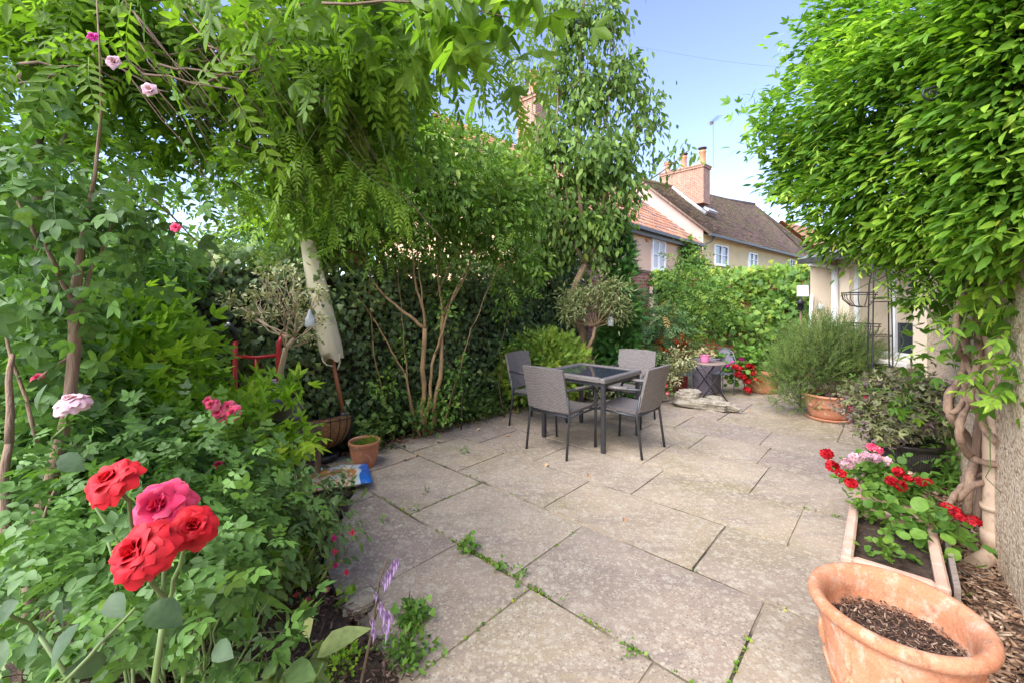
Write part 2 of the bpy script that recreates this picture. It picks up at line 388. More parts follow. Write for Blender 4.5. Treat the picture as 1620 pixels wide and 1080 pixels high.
    h = N(nt, 'ShaderNodeMath', operation='MULTIPLY_ADD'); nt.links.new(noise(nt, mp.outputs[0], 5, 6), h.inputs[0]); h.inputs[1].default_value = 2.5; nt.links.new(fine, h.inputs[2])
    bump(nt, p, h.outputs[0], .3, .006); return m
M = {}
G = leafmat
M['wist'] = G('wisteria leaf', [(0, (.062, .134, .013)), (.5, (.123, .252, .020)), (1, (.224, .392, .034))], trans=.5)
M['wist2'] = G('light wisteria leaf', [(0, (.056, .123, .016)), (.45, (.112, .241, .022)), (.8, (.190, .358, .034)), (1, (.291, .448, .050))], trans=.35)
M['jas'] = G('jasmine leaf', [(0, (.035, .095, .012)), (.4, (.10, .25, .018)), (.8, (.23, .43, .03)), (.97, (.34, .52, .06)), (1, (.50, .48, .07))], trans=.4)
M['ivy'] = G('ivy leaf', [(0, (.051, .089, .043)), (.5, (.093, .172, .069)), (.85, (.159, .273, .093)), (1, (.287, .416, .129))], trans=.2, rough=.42, spec=.4)
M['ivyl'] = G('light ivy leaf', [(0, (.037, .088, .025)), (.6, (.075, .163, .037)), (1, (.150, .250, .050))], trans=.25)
M['choi'] = G('choisya leaf', [(0, (.101, .228, .020)), (.4, (.190, .405, .025)), (.75, (.354, .632, .032)), (1, (.569, .810, .051))], trans=.4, rough=.45)
M['rose'] = G('rose leaf', [(0, (.046, .109, .031)), (.5, (.085, .194, .046)), (.85, (.139, .310, .062)), (1, (.248, .434, .078))], trans=.28, rough=.45, spec=.3)
M['creep'] = G('creeper leaf', [(0, (.040, .103, .021)), (.4, (.086, .207, .029)), (.8, (.172, .322, .040)), (1, (.310, .414, .057))], trans=.25)
M['pear'] = G('pear leaf', [(0, (.055, .11, .02)), (.5, (.10, .20, .035)), (.85, (.17, .30, .05)), (1, (.29, .36, .08))], trans=.35, rough=.5)
M['dark'] = G('dark green leaf', [(0, (.046, .110, .033)), (.6, (.101, .239, .055)), (1, (.221, .405, .083))], trans=.3)
M['thuja'] = G('conifer spray', [(0, (.024, .081, .020)), (.5, (.048, .161, .029)), (1, (.113, .290, .040))], trans=.1, rough=.6)
M['gold'] = G('golden conifer spray', [(0, (.10, .21, .02)), (.5, (.21, .38, .04)), (1, (.38, .50, .06))], trans=.15, rough=.6)
M['rosem'] = G('rosemary needle', [(0, (.05, .11, .03)), (.5, (.11, .20, .05)), (1, (.22, .33, .08))], trans=.12, rough=.6)
M['varie'] = G('variegated leaf', [(0, (.10, .15, .06)), (.5, (.30, .35, .2)), (1, (.62, .62, .42))], trans=.2)
M['olive'] = G('grey green leaf', [(0, (.092, .149, .057)), (.5, (.184, .253, .115)), (1, (.345, .414, .207))], trans=.2)
M['fuch'] = G('fuchsia leaf', [(0, (.056, .120, .048)), (.5, (.120, .240, .080)), (1, (.240, .400, .128))], trans=.25, rough=.45)
M['nand'] = G('nandina leaf', [(0, (.039, .104, .039)), (.5, (.078, .182, .078)), (.8, (.156, .247, .104)), (.93, (.390, .221, .065)), (1, (.585, .156, .052))], trans=.2)
M['heuch'] = G('bronze leaf', [(0, (.13, .08, .09)), (.3, (.20, .15, .14)), (.55, (.15, .20, .09)), (.85, (.28, .33, .15)), (1, (.48, .44, .34))], trans=.12)
M['acer'] = G('red acer leaf', [(0, (.25, .03, .02)), (.5, (.42, .09, .02)), (1, (.45, .25, .04))], trans=.3)
M['ger'] = G('geranium leaf', [(0, (.05, .13, .02)), (.5, (.10, .24, .03)), (1, (.19, .36, .05))], trans=.25)
M['hosta'] = G('hosta leaf', [(0, (.08, .16, .06)), (.5, (.16, .28, .1)), (1, (.45, .5, .25))], trans=.2)
M['moss'] = G('moss', [(0, (.06, .14, .01)), (.6, (.12, .27, .015)), (1, (.3, .34, .04))], trans=.2)
M['far'] = G('far tree leaf', [(0, (.060, .120, .036)), (.5, (.120, .204, .060)), (1, (.264, .360, .144))], trans=.3)
M['red'] = G('red petal', [(0, (.22, .002, .008)), (.5, (.46, .005, .016)), (1, (.60, .028, .04))], trans=.25, rough=.55)
M['gloss'] = G('glossy rose leaf', [(0, (.03, .07, .03)), (1, (.07, .14, .05))], trans=.1, rough=.5, spec=.3)
_p = [n for n in M['gloss'].node_tree.nodes if n.type == 'BSDF_PRINCIPLED'][0]; bump(M['gloss'].node_tree, _p, noise(M['gloss'].node_tree, coord(M['gloss'].node_tree), 42, 2), .3, .006)
M['crim'] = G('crimson petal', [(0, (.50, .01, .07)), (.6, (.66, .03, .13)), (1, (.78, .13, .24))], trans=.25, rough=.55)
M['pink'] = G('deep pink petal', [(0, (.6, .03, .12)), (.6, (.8, .08, .2)), (1, (.9, .3, .4))], trans=.25, rough=.55)
M['pale'] = G('pale pink petal', [(0, (.50, .26, .38)), (.6, (.62, .38, .50)), (1, (.75, .56, .64))], trans=.25, rough=.55)
M['lilac'] = G('faded lilac petal', [(0, (.22, .12, .32)), (.6, (.38, .27, .5)), (1, (.55, .45, .62))], trans=.25)
M['mag'] = G('magenta petal', [(0, (.5, .01, .25)), (1, (.8, .06, .45))], trans=.25)
M['bark'] = mat('bark', (.20, .13, .085), (.09, .06, .045), sc=14, stretch=(1, 1, .18), rough=.9, bs=.6, bd=.01)
M['barkl'] = mat('light bark', (.33, .23, .13), (.19, .12, .07), sc=14, stretch=(1, 1, .2), rough=.85, bs=.5, bd=.006)
M['stemy'] = mat('yellow brown stem', (.40, .26, .12), (.22, .14, .07), sc=16, stretch=(1, 1, .2), rough=.85, bs=.5, bd=.005)
M['vine'] = mat('vine bark', (.36, .24, .165), (.18, .115, .08), sc=22, stretch=(1, 1, .10), rough=.9, bs=.9, bsc=70, bd=.014)
M['twig'] = mat('twig', (.12, .085, .05), (.07, .05, .035), sc=20, rough=.85)
M['gstem'] = mat('green stem', (.12, .2, .05), (.09, .12, .04), sc=20, rough=.6)
M['soil'] = mat('soil', (.085, .052, .036), (.04, .026, .02), sc=22, rough=.95, bs=1, bsc=60, bd=.02, c3=(.14, .09, .06))
M['terra'] = mat('terracotta', (.50, .205, .105), (.42, .165, .085), sc=6, rough=.85, bs=.25, bsc=70, bd=.003, c3=(.56, .30, .19))
M['terra2'] = mat('weathered terracotta', (.52, .235, .135), (.44, .18, .10), sc=4, rough=.88, bs=.35, bsc=50, bd=.004, c3=(.58, .38, .28))
def terraw():
    m, nt, p, out = newmat('lime stained terracotta'); vec = coord(nt)
    col = ramp(nt, [(.3, (.40, .155, .075)), (.5, (.50, .21, .11)), (.7, (.56, .27, .16))], noise(nt, vec, 5, 6)).outputs[0]
    mk = ramp(nt, [(.50, (0, 0, 0)), (.62, (.75, .75, .75))], noise(nt, coord(nt, (1, 1, .6)), 19, 9, .75)).outputs[0]; col = mixc(nt, mk, col, (.52, .37, .28))
    dk = ramp(nt, [(.56, (0, 0, 0)), (.66, (.7, .7, .7))], noise(nt, vec, 17, 7, .7)).outputs[0]; col = mixc(nt, dk, col, (.25, .12, .07))
    col = mixc(nt, .6, col, ramp(nt, [(.3, (.7, .7, .7)), (.7, (1.25, 1.25, 1.25))], noise(nt, vec, 120, 4, .7)).outputs[0], 'MULTIPLY')
    nt.links.new(col, p.inputs['Base Color']); p.inputs['Roughness'].default_value = .88
    h = N(nt, 'ShaderNodeMath', operation='MULTIPLY_ADD'); nt.links.new(noise(nt, vec, 9, 6), h.inputs[0]); h.inputs[1].default_value = 2.5; nt.links.new(noise(nt, vec, 90, 5, .7), h.inputs[2]); bump(nt, p, h.outputs[0], .55, .006); return m
M['terraw'] = terraw()
M['terra3'] = mat('pale terracotta', (.62, .42, .33), (.54, .33, .24), sc=5, rough=.88, bs=.3, bsc=60, bd=.003, c3=(.6, .48, .4))
M['iron'] = mat('black iron', (.025, .026, .03), (.04, .04, .045), sc=30, rough=.5, metal=.4)
M['alum'] = mat('dark grey frame', (.075, .078, .088), (.06, .062, .07), sc=20, rough=.42, metal=.5)
M['white'] = mat('white paint', (.74, .75, .76), (.66, .67, .68), sc=3, rough=.45)
M['pinkwall'] = mat('pink render', (.66, .44, .29), (.59, .39, .25), sc=1.5, rough=.92, bs=.2, bsc=30)
M['creamwall'] = mat('cream render', (.62, .50, .28), (.55, .43, .23), sc=1.2, rough=.92, bs=.2, bsc=30)
M['palepink'] = mat('pale pink render', (.50, .34, .29), (.44, .30, .26), sc=1.5, rough=.92)
M['wingwall'] = mat('smooth cream pink render', (.74, .63, .50), (.69, .57, .44), sc=2, rough=.9, bs=.15, bsc=60, bd=.002)
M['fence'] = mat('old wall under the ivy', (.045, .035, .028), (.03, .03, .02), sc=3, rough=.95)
M['black'] = mat('black plastic', (.02, .02, .022), (.03, .03, .03), sc=10, rough=.35)
M['redm'] = mat('red painted steel', (.55, .025, .035), (.45, .02, .03), sc=10, rough=.4)
M['gutter'] = mat('black gutter', (.03, .03, .033), (.05, .05, .05), sc=10, rough=.5)
M['lead'] = mat('lead flashing', (.42, .42, .43), (.3, .3, .31), sc=5, rough=.6)
M['brick'] = brickmat('garden brick', (.46, .12, .07), (.54, .18, .11), (.50, .36, .28))
M['brick2'] = brickmat('chimney brick', (.30, .13, .08), (.23, .095, .06), (.40, .30, .24), ms=.014)
M['pantile'] = tilemat('pantiles', [(0, (.20, .11, .09)), (.2, (.30, .22, .21)), (.3, (.46, .19, .10)), (.7, (.55, .25, .14)), (1, (.62, .33, .2))], mf=.68)
M['plain'] = tilemat('plain clay tiles', [(0, (.06, .042, .04)), (.4, (.14, .085, .068)), (.8, (.21, .12, .085)), (1, (.32, .19, .12))], moss=(.16, .13, .05), mf=.47)
M['slate'] = mat('slate', (.12, .12, .14), (.18, .17, .18), sc=5, rough=.6, bs=.4)
# ================================================================== SETTING
rn = random.Random(7)
g = MB(); g.grid(lambda u, v: Vector((-150 + 300 * u, -60 + 300 * v, -.045)), 4, 4)
tag(g.build('ground', M['soil']), kind='structure')

# ---- patio of real slabs over a joint bed
jm = mat('joint mortar', (.36, .30, .22), (.05, .04, .03), sc=1.3, lo=.44, hi=.58, rough=.95, bs=.6, bsc=80, c3=(.10, .10, .05))
LEFT = lambda q: (1.45 if q < 1.0 else 2.5 + (q - 1.0) * 1.3 if q < 1.72 else 4.02)
jb = MB()
pl = [QR(-.6, -.14), QR(11, -.14), QR(11, 4.02), QR(1.70, 4.02), QR(1.70, 3.3), QR(1.0, 2.35), QR(.95, 1.5), QR(-.6, 1.2)]
jb.prism(pl, -.05, -.0105); 
tag(jb.build('patio_joint_bed', jm), kind='structure')
courses = [(-.55, .30), (.30, .955), (.955, 1.70), (1.70, 2.42), (2.42, 3.06), (3.06, 3.70), (3.70, 4.42), (4.42, 5.02), (5.02, 5.70), (5.70, 6.40), (6.40, 7.0), (7.0, 7.75), (7.75, 8.4), (8.4, 9.1), (9.1, 9.8), (9.8, 10.5)]
joints = {3: [-.5, .49, 1.56, 2.55, 3.45], 4: [-.2, .85, 1.91, 2.89, 3.6], 5: [-.45, .50, 1.54, 2.54, 3.3], 6: [-.1, .86, 1.75, 2.9], 2: [-.3, .75, 1.42, 2.02, 3.0], 1: [.0, .9, 1.6]}
pv = MB(); slabs = []
for ci, (q0, q1) in enumerate(courses):
    if ci in joints: js = list(joints[ci])
    else:
        js = [-.7 + rn.uniform(0, .5)]
        while js[-1] < 4: js.append(js[-1] + rn.choice([.6, .9, .9, 1.05, 1.2]) + rn.uniform(-.04, .04))
    js = [-.14] + [j for j in js if -.02 < j] + [99]
    for a, b in zip(js, js[1:]):
        lim = {0: 1.25, 1: 1.35, 2: 3.3, 3: 4.0}.get(ci, 4.02)
        b = min(b, lim)
        if b - a < .12: continue
        slabs.append((q0, q1, a, b))
for (q0, q1, r0, r1) in slabs:
    if q1 < 0 : pass
    gq = .0048 + rn.random() * .003; nr = max(2, int((r1 - r0) / .09)); nq = max(2, int((q1 - q0) / .09))
    tl = rn.uniform(-.001, .001), rn.uniform(-.001, .001); dz = rn.uniform(-.0012, .0012); sh = rn.random(); ph = rn.uniform(0, 99)
    cut = {}
    def edge(i, k): return .0011 * math.sin(i * 2.3 + ph + k) + .0007 * math.sin(i * 5.1 + k * 2 + ph)
    vs = []
    for j in range(nr + 1):
        for i in range(nq + 1):
            gz = gq + .0045; q = q0 + gz + (q1 - q0 - 2 * gz) * i / nq; r = r0 + gq + (r1 - r0 - 2 * gq) * j / nr
            if i in (0, nq): q += edge(j, i)
            if j in (0, nr): r += edge(i, j + 7)
            # left slabs are clipped by the bed outline
            if q0 < 1.6 and r > 1.3:
                m_ = 1.28 + .02 * math.sin(q * 9) if q < .95 else (1.3 + (q - .95) * 21 if q < 1 else 2.35 + (q - 1) * 1.36)
                r = min(r, max(r0 + gq, m_ + .02 * math.sin(q * 30)))
            ed = (i in (0, nq)) or (j in (0, nr))
            z = dz + tl[0] * (i - nq / 2) / nq * 2 + tl[1] * (j - nr / 2) / nr * 2 + .0012 * math.sin(q * 17 + ph) * math.sin(r * 13 + ph) - (.003 if ed else 0)
            vs.append(QR(q, r, z))
    W_ = nq + 1; fs = [(j * W_ + i, (j + 1) * W_ + i, (j + 1) * W_ + i + 1, j * W_ + i + 1) for j in range(nr) for i in range(nq)]
    per = [i for i in range(W_)] + [j * W_ + nq for j in range(1, nr + 1)] + [nr * W_ + i for i in range(nq - 1, -1, -1)] + [j * W_ for j in range(nr - 1, 0, -1)]
    n0 = len(vs); vs += [Vector((vs[k].x, vs[k].y, -.03)) for k in per]
    for k in range(len(per)): k2 = (k + 1) % len(per); fs.append((per[k], per[k2], n0 + k2, n0 + k))
    fs = [tuple(reversed(f)) for f in fs]
    # keep the upward faces facing up
    pv.add(vs, [f if n >= nr * nq else tuple(reversed(f)) for n, f in enumerate(fs)], False, sh)
pav = pv.build('patio', pavemat()); tag(pav, kind='structure')
import bmesh
bm = bmesh.new(); bm.from_mesh(pav.data); bmesh.ops.recalc_face_normals(bm, faces=bm.faces); bm.to_mesh(pav.data); bm.free()

# ---- soil beds
def bed(name, poly, step, z0, amp, m, zf=None):
    ins = inside(poly); xs = [p[0] for p in poly]; ys = [p[1] for p in poly]; b = MB(); idx = {}; vs = []; fs = []
    nx = int((max(xs) - min(xs)) / step) + 1; ny = int((max(ys) - min(ys)) / step) + 1; r_ = random.Random(3)
    def vid(i, j):
        if (i, j) not in idx:
            x = min(xs) + i * step; y = min(ys) + j * step
            z = z0 + amp * (math.sin(x * 5.1 + 1) * math.sin(y * 4.3) * .5 + math.sin(x * 13 + y * 9) * .25 + r_.uniform(-.35, .35))
            if not all(ins(x + a, y + c) for a in (-.09, .09) for c in (-.09, .09)): z = -.012 if not ins(x, y) else z * .3
            if zf: z += zf(x, y)
            idx[(i, j)] = len(vs); vs.append((x, y, z))
        return idx[(i, j)]
    for i in range(nx):
        for j in range(ny):
            if ins(min(xs) + (i + .5) * step, min(ys) + (j + .5) * step): fs.append((vid(i, j), vid(i + 1, j), vid(i + 1, j + 1), vid(i, j + 1)))
    b.add(vs, fs, True); return tag(b.build(name, m), kind='structure')
LB = [QR(-.3, 1.2), QR(.93, 1.32), QR(.98, 2.33), QR(1.70, 3.32), QR(1.72, 4.2), QR(-2.6, 4.2), QR(-2.6, 1.2)]
bed('flower_bed', LB, .05, .035, .03, M['soil'])
RB = [QR(.2, -.13), QR(6.2, -.13), QR(6.0, -.9), QR(.2, -.9)]
chipm = mat('bark mulch bed', (.20, .125, .08), (.10, .06, .04), sc=40, rough=.95, bs=1, bsc=90, bd=.02, c3=(.3, .2, .14))
bed('mulch_bed', RB, .05, .02, .02, chipm)
# loose bark chips and leaf litter
g_ = np.random.default_rng(5)
def chips(name, label, poly, n, s, cols, seed, z=.03, dens=None):
    gg = np.random.default_rng(seed); ins = inside(poly); xs = [p[0] for p in poly]; ys = [p[1] for p in poly]; P = []
    while len(P) < n:
        x, y = gg.uniform(min(xs), max(xs)), gg.uniform(min(ys), max(ys))
        if ins(x, y) and (dens is None or gg.random() < dens(x, y)): P.append((x, y, z + gg.random() * .02))
    P = np.array(P); B = Bag(); a = gg.uniform(0, 6.28, n)
    AX = np.stack([np.cos(a), np.sin(a), gg.normal(size=n) * .25], 1); NR = np.array([(0, 0, 1.)]) + gg.normal(size=(n, 3)) * .45
    t = (np.array([(0, -.16, 0), (1, -.1, .03), (1, .12, 0), (0, .17, .04), (0.05, -.1, -.14), (.95, -.05, -.14), (.95, .08, -.14), (.05, .1, -.14)]), [(0, 1, 2, 3), (0, 4, 5, 1), (1, 5, 6, 2), (2, 6, 7, 3), (3, 7, 4, 0)])
    B.put(t, P, AX, NR, s * gg.uniform(.4, 1.5, n), gg.random(n))
    m, nt, p, out = newmat(name); nt.links.new(ramp(nt, cols, attr(nt)).outputs[0], p.inputs['Base Color']); p.inputs['Roughness'].default_value = .9
    return tag(B.build(name, m), label, None, None, 'stuff')
RC = [QR(.6, -.13), QR(5, -.13), QR(5, -.42), QR(.6, -.55)]
chips('bark_chips', 'brown bark chips and straw on the bed below the rough wall', RC, 5200, .038, [(0, (.10, .055, .035)), (.4, (.24, .14, .085)), (.75, (.38, .24, .15)), (1, (.55, .42, .30))], 2)
chips('soil_crumbs', 'dark crumbs and twigs on the flower bed soil', [QR(.1, 1.3), QR(.93, 1.36), QR(.97, 2.34), QR(1.68, 3.3), QR(1.7, 3.5), QR(.1, 3)], 3500, .024, [(0, (.035, .022, .016)), (.6, (.11, .065, .045)), (.9, (.22, .14, .10)), (1, (.4, .3, .2))], 3, z=.04)
chips('leaf_litter', 'dry brown leaf litter along the foot of the hedge', [QR(1.9, 4.05), QR(6.8, 4.05), QR(6.8, 3.55), QR(1.9, 3.6)], 650, .04, [(0, (.16, .08, .04)), (.5, (.32, .17, .09)), (1, (.50, .33, .2))], 4, z=.004,
      dens=lambda x, y: max(0, min(1, 1 - (4.05 - (E1.x * x + E1.y * y)) / .34)) ** 2)

# ---- garden walls
def wall_thing(name, label, p0, p1, h, th, m, cap=None, rowcap=True):
    d = Vector(p1) - Vector(p0); L = Vector((d.x, d.y)).length; t = thing(name, label, 'wall', (p0[0], p0[1], 0), math.atan2(d.y, d.x))
    b = MB(); b.box((L / 2, th / 2, h / 2 - .05), (L, th, h + .1)); b.build('brickwork' if cap else 'wall_core', m, t)
    if cap:
        c_ = MB(); n = int(L / .23)
        for i in range(n): c_.box(((i + .5) * L / n, th / 2, h + .035 + rn.uniform(-.004, .004)), (L / n - .008, th + .07, .07), a=rn.random(), bev=.008)
        c_.build('coping', cap, t)
    return t
capm = mat('coping tile', (.27, .13, .09), (.18, .10, .07), sc=4, rough=.9, bs=.4, c3=(.22, .2, .12))
W1a = Vector((-.89, 4.94, 0)) + E1 * .38 - E2 * 5.2
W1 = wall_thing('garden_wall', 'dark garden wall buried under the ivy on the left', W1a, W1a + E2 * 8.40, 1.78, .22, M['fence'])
W1b = W1a + E2 * 8.45
W1c = W1b + E2 * 3.35
wall_thing('brick_wall', 'tall red brick wall with tile coping behind the conifer', W1b, W1c, 2.17, .24, M['brick'], capm)
W2a = W1c + E2 * .25 - E1 * .02
wall_thing('brick_wall', 'red brick wall at the back smothered in green creeper', W2a, W2a - E1 * 3.6, 1.98, .24, M['brick'], capm)

# ---- roofs tile by tile
def roof(b, P00, P10, P01, P11, nr, nc, pan=False, seed=0, sag=0.0, trim=None):
    r_ = random.Random(seed); P00, P10, P01, P11 = map(Vector, (P00, P10, P01, P11))
    nrm_ = (P10 - P00).cross(P01 - P00).normalized()
    if nrm_.z < 0: nrm_ = -nrm_
    def S(u, v, h=0):
        p = (P00.lerp(P10, u)).lerp(P01.lerp(P11, u), v)
        p.z -= sag * math.sin(math.pi * u) * (.4 + .6 * math.sin(math.pi * min(1, max(0, v)))) + sag * .25 * math.sin(u * 9)
        return p + nrm_ * h
    for j in range(nr):
        off = 0 if pan or j % 2 == 0 else .5 / nc
        for i in range(nc + (0 if pan else 1)):
            u0 = i / nc - off; u1 = u0 + 1 / nc; v0 = j / nr; v1 = min(1, v0 + 1.12 / nr)
            u0, u1 = max(0, u0), min(1, u1)
            if u1 - u0 < .2 / nc: continue
            if trim and not trim((u0 + u1) / 2, (v0 + v1) / 2): continue
            a = r_.random(); hj = r_.uniform(-.006, .006)
            if pan:
                k = 6; vs = []
                for s_ in range(k + 1):
                    u = u0 + (u1 - u0) * s_ / k; hh = .035 * math.sin(2 * math.pi * s_ / k) + .01
                    vs += [S(u, v0 - .02 / nr, hh + .045 + hj), S(u, v1, hh + .0 + hj), S(u, v0 - .02 / nr, hh + .02)]
                fs = []
                for s_ in range(k): q = s_ * 3; fs += [(q, q + 3, q + 4, q + 1), (q + 2, q + 5, q + 3, q)]
                b.add(vs, fs, True, a)
            else:
                g0 = (u1 - u0) * .03; h0 = .03 + hj + r_.uniform(0, .008)
                vs = [S(u0 + g0, v0, h0), S(u1 - g0, v0, h0 + r_.uniform(-.004, .004)), S(u1 - g0, v1, .002), S(u0 + g0, v1, .002), S(u0 + g0, v0, h0 - .018), S(u1 - g0, v0, h0 - .018)]
                b.add(vs, [(0, 1, 2, 3), (4, 5, 1, 0)], False, a)

gm, gnt, gp, gout = newmat('window glass'); gp.inputs['Base Color'].default_value = (.03, .035, .045, 1); gp.inputs['Roughness'].default_value = .06; gp.inputs['Specular IOR Level'].default_value = .8
M['glass'] = gm
M['curtain'] = mat('curtain', (.62, .6, .58), (.45, .44, .42), sc=6, stretch=(6, 1, .2), rough=.9)
def window(parent, s0, s1, z0, z1, cols, rows, sill=True, curtain=False, y=0):
    f = MB(); d = .07; y0 = y - .03; W_, H_ = s1 - s0, z1 - z0
    for (cx, cz, w_, h_) in ((s0 + d / 2, (z0 + z1) / 2, d, H_), (s1 - d / 2, (z0 + z1) / 2, d, H_)): f.box((cx, y0, cz), (w_, .1, h_))
    for cz in (z0 + d / 2, z1 - d / 2): f.box(((s0 + s1) / 2, y0, cz), (W_ - 2 * d, .1, d))
    win = f.build('window', M['white'], parent)
    gl = MB(); gl.box(((s0 + s1) / 2, y - .005, (z0 + z1) / 2), (W_ - 2 * d + .01, .012, H_ - 2 * d + .01)); gl.build('pane', M['glass'], win)
    b = MB()
    for k in range(1, cols): b.box((s0 + d + (W_ - 2 * d) * k / cols, y0 + .0, (z0 + z1) / 2), (.06 if cols == 2 else .03, .085, H_ - 2 * d))
    for k in range(1, rows):
        for c_ in range(cols):
            x0 = s0 + d + (W_ - 2 * d) * c_ / cols + .03; x1 = s0 + d + (W_ - 2 * d) * (c_ + 1) / cols - .03
            b.box(((x0 + x1) / 2, y0 + .0, z0 + H_ * k / rows), (x1 - x0, .07, .035))
    b.build('glazing_bar', M['white'], win)
    if curtain:
        cu = MB(); cu.grid(lambda u, v: Vector((s0 + d + (W_ - 2 * d) * u, y - .018 + .004 * math.sin(u * 40), z0 + d + (H_ - 2 * d) * v)), 40, 1); cu.build('net_curtain', M['curtain'], win)
    if sill: s_ = MB(); s_.box(((s0 + s1) / 2, y - .09, z0 - .05), (W_ + .14, .2, .07)); s_.build('sill', M['white'], win)
    return win
def pot_chimney(parent, x, y, z, h, r, capd=False):
    b = MB(); b.lathe([(r * 1.15, z), (r * 1.15, z + .08), (r, z + .12), (r * .92, z + h - .14), (r * 1.1, z + h - .1), (r * 1.12, z + h), (r * .8, z + h), (r * .75, z + h - .2)], 20, (x, y, 0))
    p = b.build('chimney_pot', M['terra'], parent)
    if capd: c_ = MB(); c_.lathe([(r * .9, z + h + .002), (r * 1.0, z + h + .12), (r * 1.35, z + h + .13), (r * 1.3, z + h + .18), (.02, z + h + .24)], 16, (x, y, 0)); c_.build('cowl', M['gutter'], p)

# pink cottage (nearer, long range with the tall stack)
pc = thing('pink_cottage', 'pink rendered cottage with orange pantile roof and black gutter', 'house', (.23, 10.84, 0), math.atan2(.736, .677))
Lp = 12.87
b = MB(); b.prism([(0, 0), (Lp, 0), (Lp, 7.2), (0, 7.2)], -.05, 4.22)
b.add([(0, 0, 4.22), (0, 7.2, 4.22), (0, 3.6, 7.1)], [(0, 1, 2)])
wl = b.build('wall', M['pinkwall'], pc)
b = MB(); roof(b, (-.1, -.3, 4.2), (Lp, -.3, 4.2), (-.1, 3.6, 7.45), (Lp, 3.6, 7.45), 13, 58, True, 1)
b.add([(-.1, 3.6, 7.45), (Lp, 3.6, 7.45), (Lp, 7.5, 4.2), (-.1, 7.5, 4.2)], [(0, 1, 2, 3)])
rf = b.build('roof', M['pantile'], pc)
b = MB(); b.box((Lp / 2, -.36, 4.16), (Lp + .1, .12, .11)); b.box((Lp / 2, -.22, 4.05), (Lp, .03, .18)); b.build('gutter', M['gutter'], pc)
b = MB(); b.tube([(11.9, -.36, 4.1), (11.9, -.34, 3.95), (11.9, -.1, 3.7), (11.9, -.08, .1)], .045, 8); b.build('downpipe', M['gutter'], pc)
window(pc, 7.75, 9.0, 2.78, 4.0, 2, 2, curtain=True)
window(pc, 2.0, 3.2, 2.6, 3.9, 2, 2, curtain=True)
b = MB(); b.box((7.35, -.03, 3.86), (.18, .06, .12), bev=.02); b.build('vent', M['terra'], pc)
st = MB(); st.box((4.86, 3.6, 7.8), (.95, .95, 3.2)); st.box((4.86, 3.6, 9.46), (1.05, 1.05, .12)); st.box((4.86, 3.6, 9.56), (1.12, 1.12, .08)); st.box((4.86, 3.6, 6.9), (1.05, 1.05, .6))
ch = st.build('chimney', M['brick2'], pc); pot_chimney(ch, 4.86, 3.6, 9.6, 1.1, .2)

# cream house behind (large plain tile roof)
A = (9.55, 21.0)
cc = thing('cream_cottage', 'cream rendered cottage under a big sagging brown tile roof with brick chimney', 'house', (A[0], A[1], 0), math.atan2(.670, .742))
Lc = 25
b = MB(); b.prism([(0, 0), (Lc, 0), (Lc, 7), (0, 7)], -.05, 4.9); cw = b.build('wall', M['creamwall'], cc)
b = MB(); b.add([(-.04, -.02, 3.9), (-.04, -.02, 5.12), (-.04, 3.5, 8.25), (-.04, 7, 5.2), (-.04, 7, 3.9)], [(0, 1, 2, 3, 4)]); b.build('gable_wall', M['palepink'], cc)
b = MB()
rz = lambda s: 8.35 + 1.45 * min(1, s / 17)
roof(b, (-.15, -.4, 4.85), (18, -.4, 4.85), (-.15, 3.5, 8.35), (18, 3.5, 9.75), 40, 110, False, 2, .14)
roof(b, (18, -.4, 4.85), (26, -.4, 4.85), (18, 3.5, 9.75), (18.05, 3.5, 9.75), 36, 50, False, 3, .1)
b.add([(-.15, 3.5, 8.35), (18, 3.5, 9.75), (25, 7.4, 4.9), (-.15, 7.4, 4.9), (26, -.4, 4.85)], [(0, 1, 2, 3), (1, 4, 2)])
rf = b.build('roof', M['plain'], cc)
b = MB(); b.tube([(-.15, 3.5, 8.38), (6, 3.5, 8.78), (12, 3.5, 9.2), (18, 3.5, 9.78)], .11, 8); b.build('ridge_tiles', M['plain'], rf)
b = MB(); b.tube([(-.17, -.4, 4.83), (-.17, 1.5, 6.53), (-.17, 3.5, 8.32)], .07, 6); b.build('verge_board', M['bark'], rf)
b = MB(); b.box((11.5, -.46, 4.78), (23.6, .13, .12)); b.build('gutter', M['gutter'], cc)
b = MB(); b.tube([(.25, -.46, 4.75), (.2, -.3, 4.5), (.1, -.1, 4.4), (-.1, -.12, 4.1)], .05, 8); b.build('downpipe', M['gutter'], cc)
window(cc, 1.3, 3.0, 3.45, 4.5, 2, 2); window(cc, 6.1, 7.6, 3.2, 4.45, 2, 3); window(cc, 14.2, 15.6, 4.0, 4.6, 2, 1)
st = MB(); s0, s1 = 3.35, 4.75
st.box((4.05, 2.9, 8.35), (.9, 2.7, 2.1)); st.box((4.05, 2.9, 9.45), (1.02, 2.82, .12)); st.box((4.05, 2.9, 9.55), (1.08, 2.88, .08))
ch = st.build('chimney', M['brick2'], cc)
for (yy, hh, cp) in ((4.0, .75, False), (2.95, .85, True), (1.8, .9, True)): pot_chimney(ch, 4.05, yy, 9.58, hh, .19, cp)
b = MB(); b.tube([(3.47, 1.35, 6.6), (3.47, 2.4, 7.55), (3.47, 3.4, 8.5)], .13, 5); b.box((4.05, 1.3, 6.85), (1.3, .35, .12), Matrix.Rotation(R(41), 3, 'X')); b.build('flashing', M['lead'], ch)
b = MB(); b.tube([(4.6, 1.4, 9.5), (4.6, 1.4, 12.4)], .011, 5); b.tube([(3.9, .8, 12.2), (5.0, 1.7, 12.35)], .012, 5)
for k in range(7): c0 = Vector((3.9, .8, 12.2)).lerp(Vector((5.0, 1.7, 12.35)), k / 6); b.tube([c0 + Vector((-.12, .15, 0)), c0 + Vector((.12, -.15, 0))], .008, 4)
